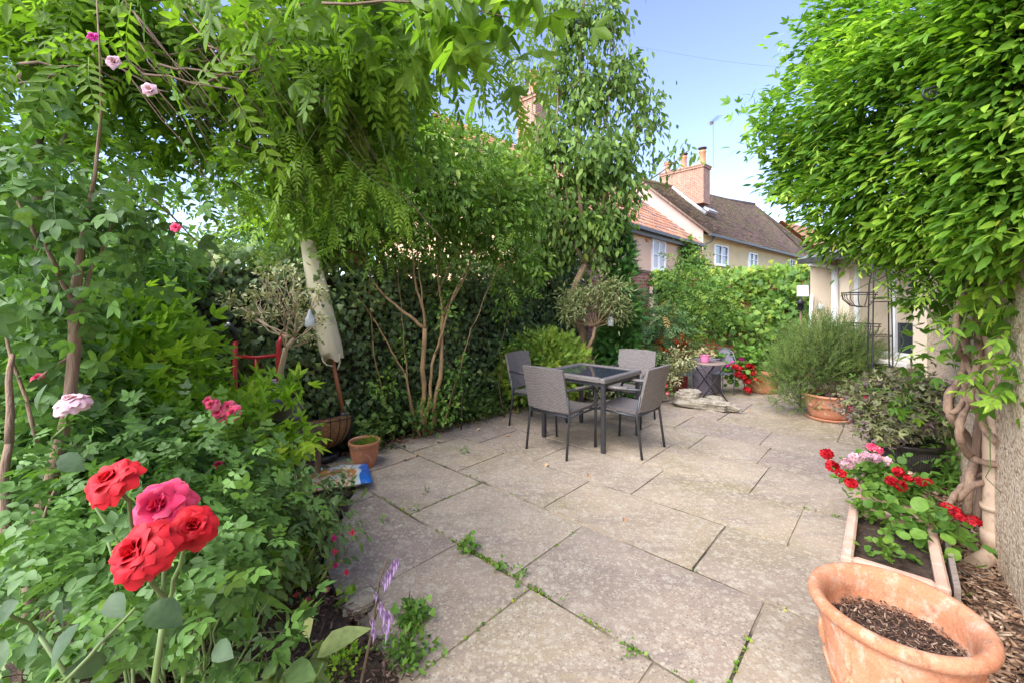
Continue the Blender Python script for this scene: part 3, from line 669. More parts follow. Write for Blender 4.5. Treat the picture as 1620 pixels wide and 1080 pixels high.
b.box((4.9, 1.62, 12.33), (.05, .2, .2)); b.build('aerial', M['gutter'], cc)
# orange roofed house farther right
oh = thing('far_house', 'farther cottage whose orange tiled roof shows past the big brown roof', 'house', (27, 36, 0), math.atan2(.6, .8))
b = MB(); b.prism([(0, 0), (14, 0), (14, 7), (0, 7)], -.05, 5.3); b.build('wall', M['creamwall'], oh)
b = MB(); roof(b, (-.2, -.3, 5.2), (14.2, -.3, 5.2), (-.2, 3.5, 9.0), (14.2, 3.5, 9.0), 24, 60, False, 8); b.add([(-.2, 3.5, 9.0), (14.2, 3.5, 9.0), (14.2, 7.3, 5.2), (-.2, 7.3, 5.2)], [(0, 1, 2, 3)]); b.build('roof', M['pantile'], oh)
# low tiled outhouse in front of the cream wall
ou = thing('outhouse', 'low cream outhouse with red tiled lean-to roof beyond the creeper wall', 'outbuilding', (13.0, 19.3, 0), math.atan2(.62, .78))
b = MB(); b.prism([(0, 0), (4.4, 0), (4.4, 2), (0, 2)], -.05, 2.55); b.build('wall', M['creamwall'], ou)
b = MB(); roof(b, (-.1, -.2, 2.5), (4.6, -.2, 2.5), (.35, 2, 3.35), (4.6, 2, 3.35), 9, 24, False, 9); b.build('roof', M['pantile'], ou)

# ---- the house on the right: pebble-dashed wall, smooth wing with window
def pebble():
    m, nt, p, out = newmat('pebbledash'); vec = coord(nt)
    vo = N(nt, 'ShaderNodeTexVoronoi', i_Scale=55.0); nt.links.new(vec, vo.inputs['Vector'])
    sp = nt.nodes.new('ShaderNodeSeparateColor'); nt.links.new(vo.outputs['Color'], sp.inputs[0])
    c = ramp(nt, [(0, (.42, .28, .19)), (.2, (.66, .50, .36)), (.6, (.78, .63, .47)), (1, (.86, .74, .58))], sp.outputs[0]).outputs[0]
    d = ramp(nt, [(0, (1, 1, 1)), (.45, (.9, .88, .86)), (.75, (.6, .56, .52))], vo.outputs['Distance']).outputs[0]
    c = mixc(nt, .65, c, d, 'MULTIPLY'); c = mixc(nt, .5, c, ramp(nt, [(.35, (.75, .75, .75)), (.65, (1.15, 1.15, 1.15))], noise(nt, vec, 2.2, 5)).outputs[0], 'MULTIPLY')
    nt.links.new(c, p.inputs['Base Color']); p.inputs['Roughness'].default_value = .9
    inv = N(nt, 'ShaderNodeMath', operation='MULTIPLY_ADD'); nt.links.new(vo.outputs['Distance'], inv.inputs[0]); inv.inputs[1].default_value = -1; nt.links.new(noise(nt, vec, 60, 5), inv.inputs[2])
    bump(nt, p, inv.outputs[0], .8, .012); return m
M['pebble'] = pebble()
mh = thing('main_house', 'pebble-dashed house wall at the right with a smooth pink wing and white window', 'house', (2.38, 1.96, 0))
b = MB(); wd = Vector((2.37, 2.85, 0)).normalized(); wn = Vector((wd.y, -wd.x, 0)); P0 = Vector((2.38, 1.96, 0)) - wd * 4; P1 = Vector((4.75, 4.81, 0))
b.prism([P0, P1, P1 + wn * .3, P0 + wn * .3][::-1], -.05, 3.4); b.build('rough_wall', M['pebble'], mh, True)
b = MB(); zt = 2.12
x0 = 4.75; yA, yB = 4.81, 6.2; wy0, wy1, wz0, wz1 = 4.98, 5.92, .80, 2.0
b.prism([(x0, yA), (x0 + .25, yA), (x0 + .25, wy0), (x0, wy0)], -.05, zt); b.prism([(x0, wy1), (x0 + .25, wy1), (x0 + .25, yB), (x0, yB)], -.05, zt)
b.prism([(x0, wy0), (x0 + .25, wy0), (x0 + .25, wy1), (x0, wy1)], -.05, wz0); b.prism([(x0, wy0), (x0 + .25, wy0), (x0 + .25, wy1), (x0, wy1)], wz1, zt)
b.prism([(4.40, 6.2), (7.5, 6.2), (7.5, 7.0), (5.02, 7.0)], -.05, zt - .002); b.build('wing_wall', M['wingwall'], mh, True)
b = MB()
for i in range(9):
    for j in range(10):
        a0 = 4.36 + i * .2; c0 = 4.78 + j * .16; z_ = lambda x: 2.12 + (x - 4.36) * .62
        b.add([(a0, c0, z_(a0) + .02), (a0 + .22, c0, z_(a0 + .22) + .012), (a0 + .22, c0 + .155, z_(a0 + .22) + .012), (a0, c0 + .155, z_(a0) + .02), (a0, c0, z_(a0)), (a0, c0 + .155, z_(a0))], [(0, 1, 2, 3), (4, 0, 3, 5)])
b.prism([(4.38, 4.78), (6.1, 4.78), (6.1, 6.36), (4.38, 6.36)], 2.115, 2.12); b.build('slate_roof', M['slate'], mh, True)
b = MB(); b.box((4.33, 5.55, 2.1), (.08, 1.55, .07)); b.build('gutter', M['gutter'], mh, True)
b = MB(); b.tube([(4.71, 6.13, 2.02), (4.71, 6.13, .06)], .045, 10); b.tube([(4.33, 6.13, 2.06), (4.5, 6.13, 2.05), (4.71, 6.13, 2.0)], .04, 8); b.build('white_downpipe', M['white'], mh, True)
b = MB(); b.tube([(4.38, 6.30, .75), (4.34, 6.24, .85), (4.37, 6.17, 1.0), (4.40, 6.17, 1.6)], .022, 8); b.build('waste_pipe', M['white'], mh, True)
b = MB(); fx = x0 + .1
b.box((fx, wy0 + .035, (wz0 + wz1) / 2), (.07, .07, wz1 - wz0)); b.box((fx, wy1 - .035, (wz0 + wz1) / 2), (.07, .07, wz1 - wz0)); b.box((fx, (wy0 + wy1) / 2, wz0 + .035), (.07, wy1 - wy0 - .14, .07)); b.box((fx, (wy0 + wy1) / 2, wz1 - .035), (.07, wy1 - wy0 - .14, .07)); b.box((fx, 5.32, (wz0 + wz1) / 2), (.06, .06, wz1 - wz0 - .14))
wf = b.build('window', M['white'], mh, True)
b = MB(); b.box((fx + .01, (wy0 + wy1) / 2, (wz0 + wz1) / 2), (.012, wy1 - wy0 - .13, wz1 - wz0 - .13)); b.build('pane', M['glass'], wf, True)
b = MB(); b.box((fx - .0, 5.62, (wz0 + wz1) / 2), (.008, .53, wz1 - wz0 - .16)); b.box((fx - .0, 5.17, wz1 - .42), (.008, .26, .68)); b.build('blind', mat('beige blind', (.46, .38, .28), (.4, .33, .24), sc=4, rough=.9), wf, True)
b = MB(); b.box((x0 - .05, (wy0 + wy1) / 2 + .02, wz0 - .04), (.26, wy1 - wy0 + .25, .07), bev=.012); b.build('sill', mat('white stone sill', (.66, .62, .58), (.5, .46, .43), sc=8, rough=.8), wf, True)
b = MB(); b.lathe([(.05, 0), (.05, .02), (.035, .035), (.012, .04)], 20, (4.53, 6.19, 1.42), rot=Matrix.Rotation(R(90), 3, 'X')); b.build('round_vent', M['white'], mh, True)
b = MB(); b.box((4.345, 6.28, 1.66), (.10, .13, .17), bev=.01); b.build('meter_box', M['white'], mh, True)
# drain pipe by the vine
dp = thing('drainpipe', 'beige cast drainpipe beside the twisted vine trunk', 'drainpipe', (2.75, 2.42, 0))
bm_ = mat('beige painted pipe', (.50, .37, .26), (.42, .30, .21), sc=6, rough=.6, bs=.3, c3=(.36, .26, .19))
b = MB(); b.tube([(2.745, 2.40, 4.3), (2.745, 2.40, .16), (2.735, 2.395, .09), (2.70, 2.38, .06), (2.56, 2.33, .05)], .042, 14); b.tube([(2.745, 2.40, .2), (2.745, 2.40, .1)], .052, 14); b.build('pipe', bm_, dp, True)
b = MB(); b.tube([(2.745, 2.40, .345), (2.745, 2.40, .315)], .053, 14); b.box((2.80, 2.41, .33), (.12, .03, .035)); b.build('bracket', bm_, dp, True)
b = MB(); b.lathe([(.07, 0.02), (.085, .035), (.07, .045), (.02, .03)], 18, (2.53, 2.31, .0)); b.build('drain_dish', mat('stone', (.4, .36, .3), (.3, .27, .23), sc=20), dp, True)
# telephone wire
b = MB(); pa, pb = at(1040, 80, 26), at(1330, 111, 22); b.tube([pa.lerp(pb, t / 8) - Vector((0, 0, .25 * math.sin(math.pi * t / 8))) for t in range(-3, 12)], .005, 4)
tag(b.build('telephone_wire', M['gutter']), 'thin telephone wire crossing the blue sky', 'wire')
# neighbouring rim: distant ground rise hidden by planting stays plain
# ================================================================== FURNITURE AND POTS
def wickermat():
    m, nt, p, out = newmat('grey wicker'); tc = nt.nodes.new('ShaderNodeTexCoord'); sp = nt.nodes.new('ShaderNodeSeparateXYZ'); nt.links.new(tc.outputs['Object'], sp.inputs[0])
    ad = N(nt, 'ShaderNodeMath', operation='ADD'); nt.links.new(sp.outputs[1], ad.inputs[0]); nt.links.new(sp.outputs[2], ad.inputs[1])
    cb = nt.nodes.new('ShaderNodeCombineXYZ'); nt.links.new(sp.outputs[0], cb.inputs[0]); nt.links.new(ad.outputs[0], cb.inputs[1])
    b = nt.nodes.new('ShaderNodeTexBrick'); nt.links.new(cb.outputs[0], b.inputs['Vector'])
    b.inputs['Color1'].default_value = (.24, .215, .205, 1); b.inputs['Color2'].default_value = (.185, .165, .16, 1); b.inputs['Mortar'].default_value = (.06, .052, .05, 1)
    b.inputs['Scale'].default_value = 1; b.inputs['Brick Width'].default_value = .036; b.inputs['Row Height'].default_value = .0125; b.inputs['Mortar Size'].default_value = .0022; b.inputs['Mortar Smooth'].default_value = .6
    nt.links.new(b.outputs['Color'], p.inputs['Base Color']); p.inputs['Roughness'].default_value = .5
    inv = N(nt, 'ShaderNodeMath', operation='SUBTRACT'); inv.inputs[0].default_value = 1; nt.links.new(b.outputs['Fac'], inv.inputs[1]); bump(nt, p, inv.outputs[0], .8, .004); return m
M['wick'] = wickermat()
def make_chair():
    t = thing('garden_chair', None, 'chair'); w_ = .235      # faces +Y
    def seat(u, v):
        x = (u - .5) * 2 * w_; y = -.20 + .44 * v; return Vector((x, y, .425 - .012 * math.cos(math.pi * (u - .5)) + .012 * v))
    def slab(fn, th, nu, nv, nr):
        b = MB(); T = [fn(i / nu, j / nv) for j in range(nv + 1) for i in range(nu + 1)]; n = len(T); W_ = nu + 1
        vs = [p + nr * th / 2 for p in T] + [p - nr * th / 2 for p in T]
        fs = [(j * W_ + i, j * W_ + i + 1, (j + 1) * W_ + i + 1, (j + 1) * W_ + i) for j in range(nv) for i in range(nu)]
        fs += [tuple(n + k for k in reversed(f)) for f in fs]
        per = list(range(W_)) + [j * W_ + nu for j in range(1, nv + 1)] + [nv * W_ + i for i in range(nu - 1, -1, -1)] + [j * W_ for j in range(nv - 1, 0, -1)]
        for k in range(len(per)): k2 = (k + 1) % len(per); fs.append((per[k2], per[k], n + per[k], n + per[k2]))
        b.add(vs, fs, False); return b
    slab(seat, .026, 10, 8, Vector((0, 0, 1))).build('seat', M['wick'], t)
    def back(u, v):
        x = (u - .5) * 2 * (w_ + .012); c_ = math.cos(math.pi * (u - .5)); return Vector((x, -.225 - .10 * v - .035 * c_, .44 + .42 * v + .012 * c_ * v))
    slab(back, .024, 12, 10, Vector((0, 1, .2)).normalized()).build('backrest', M['wick'], t)
    for s_ in (-1, 1):
        b = MB(); b.tube([(s_ * w_ * 1.06, -.27, 0.0), (s_ * w_ * 1.04, -.215, .40), (s_ * w_ * 1.04, -.25, .60)], .0125, 10); b.build('leg', M['alum'], t)
        b = MB(); b.tube([(s_ * (w_ + .015), .25, 0.0), (s_ * (w_ + .02), .235, .42), (s_ * (w_ + .022), .225, .575), (s_ * (w_ + .022), .20, .615), (s_ * (w_ + .02), .14, .632), (s_ * (w_ + .01), -.1, .645), (s_ * (w_ + .008), -.262, .66)], .0125, 10); b.build('leg', M['alum'], t)
        b = MB(); b.tube([(s_ * (w_ + .022), .19, .634), (s_ * (w_ + .022), .10, .647), (s_ * (w_ + .014), -.12, .659)], .019, 8, flat=.55); b.build('armrest', M['wick'], t)
    b = MB(); b.tube([(-w_ - .015, .22, .405), (w_ + .015, .22, .405)], .011, 8); b.tube([(-w_, -.21, .395), (w_, -.21, .395)], .011, 8)
    for s_ in (-1, 1): b.tube([(s_ * (w_ + .01), -.215, .398), (s_ * (w_ + .018), .225, .408)], .011, 8)
    b.build('seat_frame', M['alum'], t); return t
def dup(root, loc, rz, label=None):
    r = root.copy(); C.objects.link(r); r.location = loc; r.rotation_euler = (0, 0, rz)
    if label: r['label'] = label
    for ch in list(root.children):
        c = ch.copy(); C.objects.link(c); c.parent = r
        for g__ in ch.children: d = g__.copy(); C.objects.link(d); d.parent = c
    return r
TC = Vector((.887, 4.72, 0)); ang = lambda v: math.atan2(v.y, v.x) - math.pi / 2
ch0 = make_chair(); tag(ch0, None, None, 'wicker chairs around the table'); c1 = Vector((.515, 4.345, 0)); ch0.location = c1; ch0.rotation_euler = (0, 0, ang(E2))
ch0['label'] = 'grey wicker armchair nearest the camera with its back turned, left of the front table leg'
dup(ch0, (1.215, 4.37, 0), ang(E1) - .02, 'grey wicker armchair on the right side of the glass table, seen side on')
dup(ch0, (1.47, 5.32, 0), ang(-E2) + .1, 'grey wicker armchair on the far right of the glass table facing the camera')
dup(ch0, (.33, 5.17, 0), ang(-E1) + .12, 'grey wicker armchair on the far left of the glass table beside the ivy')
tb = thing('garden_table', 'square glass topped table with a grey wicker rim and four dark legs', 'table', TC, math.atan2(E2.y, E2.x))
H = .41; b = MB()
for (cx, cy, dx, dy) in ((0, H - .03, 2 * H, .06), (0, -H + .03, 2 * H, .06), (H - .03, 0, .06, 2 * H - .12), (-H + .03, 0, .06, 2 * H - .12)): b.box((cx, cy, .715), (dx, dy, .055), bev=.012)
b.build('rim', M['wick'], tb)
gm2, gnt, gp, gout = newmat('smoked table glass'); gp.inputs['Base Color'].default_value = (.035, .04, .06, 1); gp.inputs['Roughness'].default_value = .05; gp.inputs['Specular IOR Level'].default_value = .7
b = MB(); b.box((0, 0, .727), (2 * H - .115, 2 * H - .115, .006)); b.build('glass_top', gm2, tb)
for sx in (-1, 1):
    for sy in (-1, 1): b = MB(); b.box((sx * (H - .035), sy * (H - .035), .345), (.042, .042, .69), bev=.006); b.build('leg', M['alum'], tb)
b = MB()
for s_ in (-1, 1): b.box((s_ * (H - .035), 0, .672), (.02, 2 * H - .12, .03)); b.box((0, s_ * (H - .035), .672), (2 * H - .14, .02, .03))
b.build('apron', M['alum'], tb)

# ---- pots
def pot(name, label, loc, r, h, m, cat='plant pot', rim=.035, tap=.72, rz=0, sx=1, sy=1, soil=.85, saucer=False, group=None, wob=.006, ribs=False, n=40, seed=0):
    t = thing(name, label, cat, loc, rz, group); rb = r * tap; th = .018 + r * .03; z0 = .03 if saucer else 0
    b = MB(); rr = r; pr = [(rb * .9, z0), (rb, z0 + .012)]
    for k in range(1, 6): f = k / 6; pr.append((rb + (rr * .93 - rb) * f ** .85, z0 + .012 + (h - rim - .012) * f))
    if ribs: pr.insert(5, (pr[4][0] + .008, pr[4][1] + .004)); pr.insert(6, (pr[4][0] + .004, pr[4][1] + .018))
    pr += [(rr * .935, z0 + h - rim - .004), (rr * .99, z0 + h - rim + .003), (rr * 1.0, z0 + h - rim * .5), (rr * .985, z0 + h - .006), (rr * .96, z0 + h), (rr * .9, z0 + h - .004), (rr * .87, z0 + h - .02), (rr * .86, z0 + h * soil - .03), (.01, z0 + h * soil - .03)]
    b.lathe(pr, n, (0, 0, 0), sx, sy, wob=wob, seed=seed); b.build('pot_body', m, t)
    s_ = MB(); s_.lathe([(rr * .865, z0 + h * soil - .012), (rr * .6, z0 + h * soil + .004), (rr * .3, z0 + h * soil), (.005, z0 + h * soil + .008)], 28, (0, 0, 0), sx, sy); s_.build('soil', M['soil'], t)
    if saucer: s2 = MB(); s2.lathe([(rb * 1.0, 0), (rb * 1.12, .004), (rb * 1.2, .032), (rb * 1.17, .036), (rb * 1.05, .028), (.01, .026)], n, (0, 0, 0), sx, sy); s2.build('saucer', m, t)
    return t
# large foreground oval pot with thick rolled rim and relief
fp = thing('large_terracotta_pot', 'large empty terracotta pot with a thick rolled rim and raised leaf pattern, nearest the camera', 'plant pot', (1.335, 1.465, 0))
b = MB(); rr = .25
pr = [(.15, 0), (.158, .012), (.178, .10), (.2, .22), (.212, .32), (.217, .375), (.214, .385), (.222, .392), (.228, .402)]
for k in range(9): a_ = -math.pi * .5 + math.pi * 1.15 * k / 8; pr.append((.229 + .021 * math.cos(a_), .428 + .024 * math.sin(a_)))
pr += [(.205, .435), (.197, .41), (.192, .37), (.188, .30), (.01, .30)]
b.lathe(pr, 96, (0, 0, 0), wob=.007, seed=4); b.build('pot_body', M['terraw'], fp)
b = MB()
def bodyr(z): return np.interp(z, [0, .1, .22, .32, .375], [.158, .178, .2, .212, .217])
for k in range(10):        # raised lance leaves and swags around the body
    a0 = 2 * math.pi * k / 10 + .25
    for (zt_, zb_, wd_) in ((.345, .245, .013),):
        pts = []; rs = []
        for i in range(9):
            t_ = i / 8; z = zb_ + (zt_ - zb_) * t_; r_ = bodyr(z) * 1.0 + .001; pts.append((r_ * math.cos(a0), r_ * math.sin(a0), z)); rs.append(wd_ * math.sin(math.pi * (.08 + .9 * (1 - t_))) ** .8 * (1.15 if i % 2 else .9))
        b.tube(pts, rs, 8)
    pts = []
    for i in range(13):
        t_ = i / 12; an = a0 + 2 * math.pi / 10 * t_; z = .235 - .07 * math.sin(math.pi * t_); r_ = bodyr(z) + .001; pts.append((r_ * math.cos(an), r_ * math.sin(an), z))
    b.tube(pts, .0075, 6)
b.build('relief_pattern', M['terraw'], fp)
b = MB(); b.lathe([(.196, .318), (.15, .332), (.1, .325), (.05, .336), (.004, .33)], 40); b.build('soil', M['soil'], fp)
gg = np.random.default_rng(9); n = 1700; a = gg.uniform(0, 6.28, n); r_ = .186 * np.sqrt(gg.random(n)); P = np.stack([r_ * np.cos(a), r_ * np.sin(a), .334 + gg.random(n) * .012], 1)
B = Bag(); a2 = gg.uniform(0, 6.28, n); t = (np.array([(0, -.16, 0), (1, -.1, .03), (1, .12, 0), (0, .17, .04), (.1, 0, -.2), (.9, 0, -.2)]), [(0, 1, 2, 3), (0, 4, 5, 1), (3, 2, 5, 4)])
B.put(t, P, np.stack([np.cos(a2), np.sin(a2), gg.normal(size=n) * .4], 1), np.array([(0, 0, 1.)]) + gg.normal(size=(n, 3)) * .5, gg.uniform(.004, .02, n), gg.random(n))
mm, nt, p, out = newmat('potting debris'); nt.links.new(ramp(nt, [(0, (.05, .03, .022)), (.6, (.15, .08, .055)), (.85, (.3, .19, .13)), (1, (.5, .38, .28))], attr(nt)).outputs[0], p.inputs['Base Color']); p.inputs['Roughness'].default_value = .95
B.build('dry_debris', mm, fp, world=False)

def trough(label, c, L, Wd, h, rz, m, group):
    t = thing('terracotta_trough', label, 'planter', c, rz, group); b = MB(); th = .028
    for (cx, cy, dx, dy) in ((0, Wd / 2 - th / 2, L, th), (0, -Wd / 2 + th / 2, L, th), (L / 2 - th / 2, 0, th, Wd - 2 * th), (-L / 2 + th / 2, 0, th, Wd - 2 * th)):
        b.box((cx, cy, h / 2 - .015), (dx, dy, h - .03))
    for (cx, cy, dx, dy) in ((0, Wd / 2 - th / 2 + .006, L + .03, th + .02), (0, -Wd / 2 + th / 2 - .006, L + .03, th + .02), (L / 2 - th / 2 + .006, 0, th + .02, Wd - 2 * th - .008), (-L / 2 + th / 2 - .006, 0, th + .02, Wd - 2 * th - .008)):
        b.box((cx, cy, h - .018), (dx, dy, .04), bev=.01)
    b.build('trough_body', m, t)
    s_ = MB(); s_.grid(lambda u, v: Vector(((u - .5) * (L - 2 * th - .005), (v - .5) * (Wd - 2 * th - .005), h - .06 + .012 * math.sin(u * 23) * math.sin(v * 17))), 24, 10); s_.build('soil', M['soil'], t); return t
az = math.atan2(E2.y, E2.x)
trc = Vector((2.085, 2.31, 0)); tr1 = trough('pale terracotta trough in front, its geraniums spilling to the right', trc, .76, .36, .21, az + .02, M['terra3'], 'terracotta troughs beside the mulch')
trc2 = Vector((2.68, 2.98, 0)); tr2 = trough('pale terracotta trough behind the front one, crowded with red and pink geraniums', trc2, .74, .34, .22, az + .02, M['terra3'], 'terracotta troughs beside the mulch')
b = MB(); b.box((2.255, 2.16, .1), (.66, .022, .2), Matrix.Rotation(az, 3, 'Z')); tag(b.build('edging_board', mat('grey weathered board', (.33, .27, .23), (.22, .18, .15), sc=10, stretch=(1, 8, 8), rough=.9, bs=.4)), 'weathered edging board along the right side of the front trough', 'board')

pk = pot('dark_pot', 'dark brown glazed pot with fine vertical ribs, holding the bronze leaved plant', (3.36, 3.60, 0), .255, .335, mat('dark glazed pot', (.055, .045, .04), (.035, .03, .028), sc=12, rough=.4), tap=.82, rim=.03, wob=.003)
b = MB()
for k in range(90): an = 2 * math.pi * k / 90; b.tube([(.215 * math.cos(an), .215 * math.sin(an), .04), (.237 * math.cos(an), .237 * math.sin(an), .28)], .0035, 4)
b.build('ribbing', pk.children[0].data.materials[0], pk)
rp = pot('terracotta_bowl', 'wide terracotta bowl on a saucer under the big rosemary', (4.08, 5.42, 0), .30, .30, M['terra2'], rim=.03, tap=.68, saucer=True, ribs=True)
rpp = pot('terracotta_pot', 'round terracotta pot beside the red geraniums at the back wall', (4.20, 7.05, 0), .27, .38, M['terra'], rim=.1, tap=.78)
mp_ = pot('mossy_terracotta_pot', 'small terracotta pot of green moss at the foot of the parasol', (-1.36, 3.87, 0), .142, .235, M['terra'], rim=.035, tap=.72)
B = Bag(); gg = np.random.default_rng(3); n = 1500; a = gg.uniform(0, 6.28, n); r_ = .12 * np.sqrt(gg.random(n)); P = np.stack([r_ * np.cos(a), r_ * np.sin(a), np.full(n, .185)], 1)
B.put(T_blade(.09, .4), P, np.array([(0, 0, 1.)]) + gg.normal(size=(n, 3)) * .45, gg.normal(size=(n, 3)), gg.uniform(.03, .06, n) * (1 + .6 * (P[:, 0] > 0)), gg.random(n) * .7 + .3 * (P[:, 0] > 0)); B.build('moss', M['moss'], mp_, world=False)

# hanging basket half with coir liner resting by the pole
hb = thing('coir_basket', 'coir lined manger basket propped behind the compost bag', 'basket', (-1.80, 4.02, .07), R(4))
coir = mat('coir liner', (.42, .22, .085), (.26, .13, .05), sc=40, rough=.95, bs=1, bsc=120, bd=.02)
tilt = Matrix.Rotation(R(-13), 3, 'X') @ Matrix.Rotation(R(-10), 3, 'Y')
b = MB(); prof = []
for k in range(11): a_ = math.pi / 2 * k / 10; prof.append((.28 * math.sin(a_) ** .8 + .005, .30 - .28 * math.cos(a_)))
prof += [(.262, .30), (.20, .16), (.01, .08)]
b.lathe(prof, 48, rot=tilt, wob=.01); b.build('liner', coir, hb)
b = MB()
for k in range(20):
    an = 2 * math.pi * k / 20; pts = []
    for j in range(9): a_ = math.pi / 2 * (j + 1) / 9; rr_ = .286 * math.sin(a_) ** .8 + .004; pts.append(tilt @ Vector((rr_ * math.cos(an), rr_ * math.sin(an), .298 - .282 * math.cos(a_))))
    b.tube(pts, .0035, 5)
for (rr_, z_) in ((.288, .30), (.284, .262)): b.tube([tilt @ Vector((rr_ * math.cos(2 * math.pi * k / 40), rr_ * math.sin(2 * math.pi * k / 40), z_)) for k in range(41)], .0045, 5, cap=False)
b.build('wire_frame', M['iron'], hb)
b = MB(); b.lathe([(.12, 0), (.14, .02), (.15, .07), (.13, .07), (.125, .02), (.01, .015)], 28, (-1.80, 4.0, 0)); tag(b.build('black_tray', M['black']), 'black plastic dish under the coir basket', 'dish')

# parasol in its cover
ps = thing('parasol', 'closed parasol in a cream fabric cover leaning on a wooden pole', 'parasol', (-1.60, 4.2, 0))
foot = Vector((-1.60, 4.2, 0)); top = at(487, 385, 4.05); dirp = (top - foot).normalized(); PP = lambda d: foot + dirp * d
b = MB(); b.tube([PP(.3), PP(1.2)], .019, 12); b.build('pole', mat('reddish wooden pole', (.36, .13, .06), (.27, .09, .045), sc=8, stretch=(1, 1, .15), rough=.5), ps, True)
b = MB(); b.tube([PP(.0), PP(.38), PP(.42)], [.035, .034, .03], 14); b.build('base_sleeve', M['gutter'], ps, True)
cloth = mat('cream canvas cover', (.56, .52, .37), (.47, .43, .29), sc=5, stretch=(1, 1, .4), rough=.85, bs=.4, bsc=12, bd=.01)
b = MB(); nn = 26; prof = [(.965, .096), (.98, .1), (1.05, .103), (1.12, .103), (1.3, .1), (1.6, .095), (1.9, .078), (2.2, .055), (2.5, .03), (2.55, .01)]
ax = dirp; u_ = ax.orthogonal().normalized(); v_ = ax.cross(u_); vs = []
rc = random.Random(4)
for i, (d, r_) in enumerate(prof):
    for k in range(nn):
        an = 2 * math.pi * k / nn; rr_ = r_ * (1 + .07 * math.sin(3 * an + d * 2.3) + .045 * math.sin(7 * an + d * 5)) + rc.uniform(-.0015, .0015); dd = d + (.03 * math.sin(an * 2 + .6) + .02 * math.sin(5 * an) if i == 0 else 0)
        vs.append(PP(dd) + u_ * math.cos(an) * rr_ + v_ * math.sin(an) * rr_)
b.add(vs, [(i * nn + k, i * nn + (k + 1) % nn, (i + 1) * nn + (k + 1) % nn, (i + 1) * nn + k) for i in range(len(prof) - 1) for k in range(nn)], True); b.build('fabric_cover', cloth, ps, True)
b = MB(); s0 = PP(1.0) + Vector((-.06, -.07, 0)); b.tube([s0, s0 + Vector((.015, -.01, -.05)), s0 + Vector((.05, 0, -.09)), s0 + Vector((.1, .02, -.1))], .007, 6); s1 = PP(1.0) + Vector((.085, -.03, .02)); b.tube([s1, s1 + Vector((.01, 0, -.09)), s1 + Vector((-.01, 0, -.16))], .009, 6); b.build('drawstring', cloth, ps, True)

# compost bag: crumpled pillow with printed patches
cb_ = thing('compost_bag', 'crumpled white, green and blue printed compost bag lying beside the bed', 'bag', (-1.53, 3.42, 0), R(24))
cb_.scale = (1.15, 1.2, 1.15)
def bagmat():
    m, nt, p, out = newmat('printed plastic'); tc = nt.nodes.new('ShaderNodeTexCoord'); vec = coord(nt, (1, 1, 1)); sp = nt.nodes.new('ShaderNodeSeparateXYZ'); nt.links.new(tc.outputs['Object'], sp.inputs[0])
    def band(s, lo, hi, base, col):
        a = N(nt, 'ShaderNodeMath', operation='COMPARE'); nt.links.new(s, a.inputs[0]); a.inputs[1].default_value = (lo + hi) / 2; a.inputs[2].default_value = (hi - lo) / 2; return mixc(nt, a.outputs[0], base, col)
    wv = N(nt, 'ShaderNodeMath', operation='MULTIPLY_ADD'); nt.links.new(noise(nt, vec, 4, 2), wv.inputs[0]); wv.inputs[1].default_value = .22; nt.links.new(sp.outputs[0], wv.inputs[2]); x = wv.outputs[0]
    c = band(x, -.1, .06, (.62, .70, .68), (.04, .27, .10)); c = band(x, .10, .14, c, (.05, .30, .12)); c = band(x, .20, .215, c, (.06, .3, .18)); c = band(x, .27, .285, c, (.08, .28, .24)); c = band(x, .365, .60, c, (.02, .16, .58))
    y = N(nt, 'ShaderNodeMath', operation='MULTIPLY_ADD'); nt.links.new(noise(nt, vec, 9, 2), y.inputs[0]); y.inputs[1].default_value = .15; nt.links.new(sp.outputs[1], y.inputs[2])
    k = ramp(nt, [(.38, (.55, .25, .08)), (.45, (.75, .62, .42)), (.55, (.15, .35, .08)), (.62, (.65, .2, .1))], noise(nt, vec, 14, 2), 'CONSTANT').outputs[0]
    a = N(nt, 'ShaderNodeMath', operation='LESS_THAN'); nt.links.new(y.outputs[0], a.inputs[0]); a.inputs[1].default_value = .10
    a2 = N(nt, 'ShaderNodeMath', operation='LESS_THAN'); nt.links.new(x, a2.inputs[0]); a2.inputs[1].default_value = .33
    a3 = N(nt, 'ShaderNodeMath', operation='MULTIPLY'); nt.links.new(a.outputs[0], a3.inputs[0]); nt.links.new(a2.outputs[0], a3.inputs[1]); c = mixc(nt, a3.outputs[0], c, k)
    nt.links.new(c, p.inputs['Base Color']); p.inputs['Roughness'].default_value = .3; bump(nt, p, noise(nt, vec, 16, 3), .7, .02); return m
def bagf(sgn):
    def f(u, v):
        e = (math.sin(math.pi * u) * math.sin(math.pi * v)) ** .38; x = (u - .5) * .62; y = (v - .5) * .36 * (1 - .12 * math.sin(math.pi * u) + .04 * math.sin(u * 19))
        z = .05 + sgn * e * (.055 if sgn > 0 else .047) + .007 * math.sin(x * 38 + y * 22) * e + .005 * math.sin(y * 60 - x * 15) * e; return Vector((x, y, z))
    return f
b = MB(); b.grid(bagf(1), 40, 26); b.grid(bagf(-1), 40, 26); b.build('sack', bagmat(), cb_)
wht = mat('white print', (.8, .8, .8), (.75, .75, .75), sc=3, rough=.4)
fc = bpy.data.curves.new('printed_text', 'FONT'); fc.body = 'gro'; fc.size = .07; fc.extrude = .0006; fo = bpy.data.objects.new('printed_text', fc); dg = None
C.objects.link(fo); bpy.context.view_layer.update(); me = bpy.data.meshes.new_from_object(fo); bpy.data.objects.remove(fo)
uf = bagf(1)
for v in me.vertices:
    x, y = v.co.x + .0, v.co.y - .125; q = uf(min(.98, max(.02, x / .62 + .5)), min(.97, max(.03, y / .36 + .5))); v.co = (x, y, q.z + .003 + v.co.z)
to = link(me, 'printed_text', wht, cb_, False)

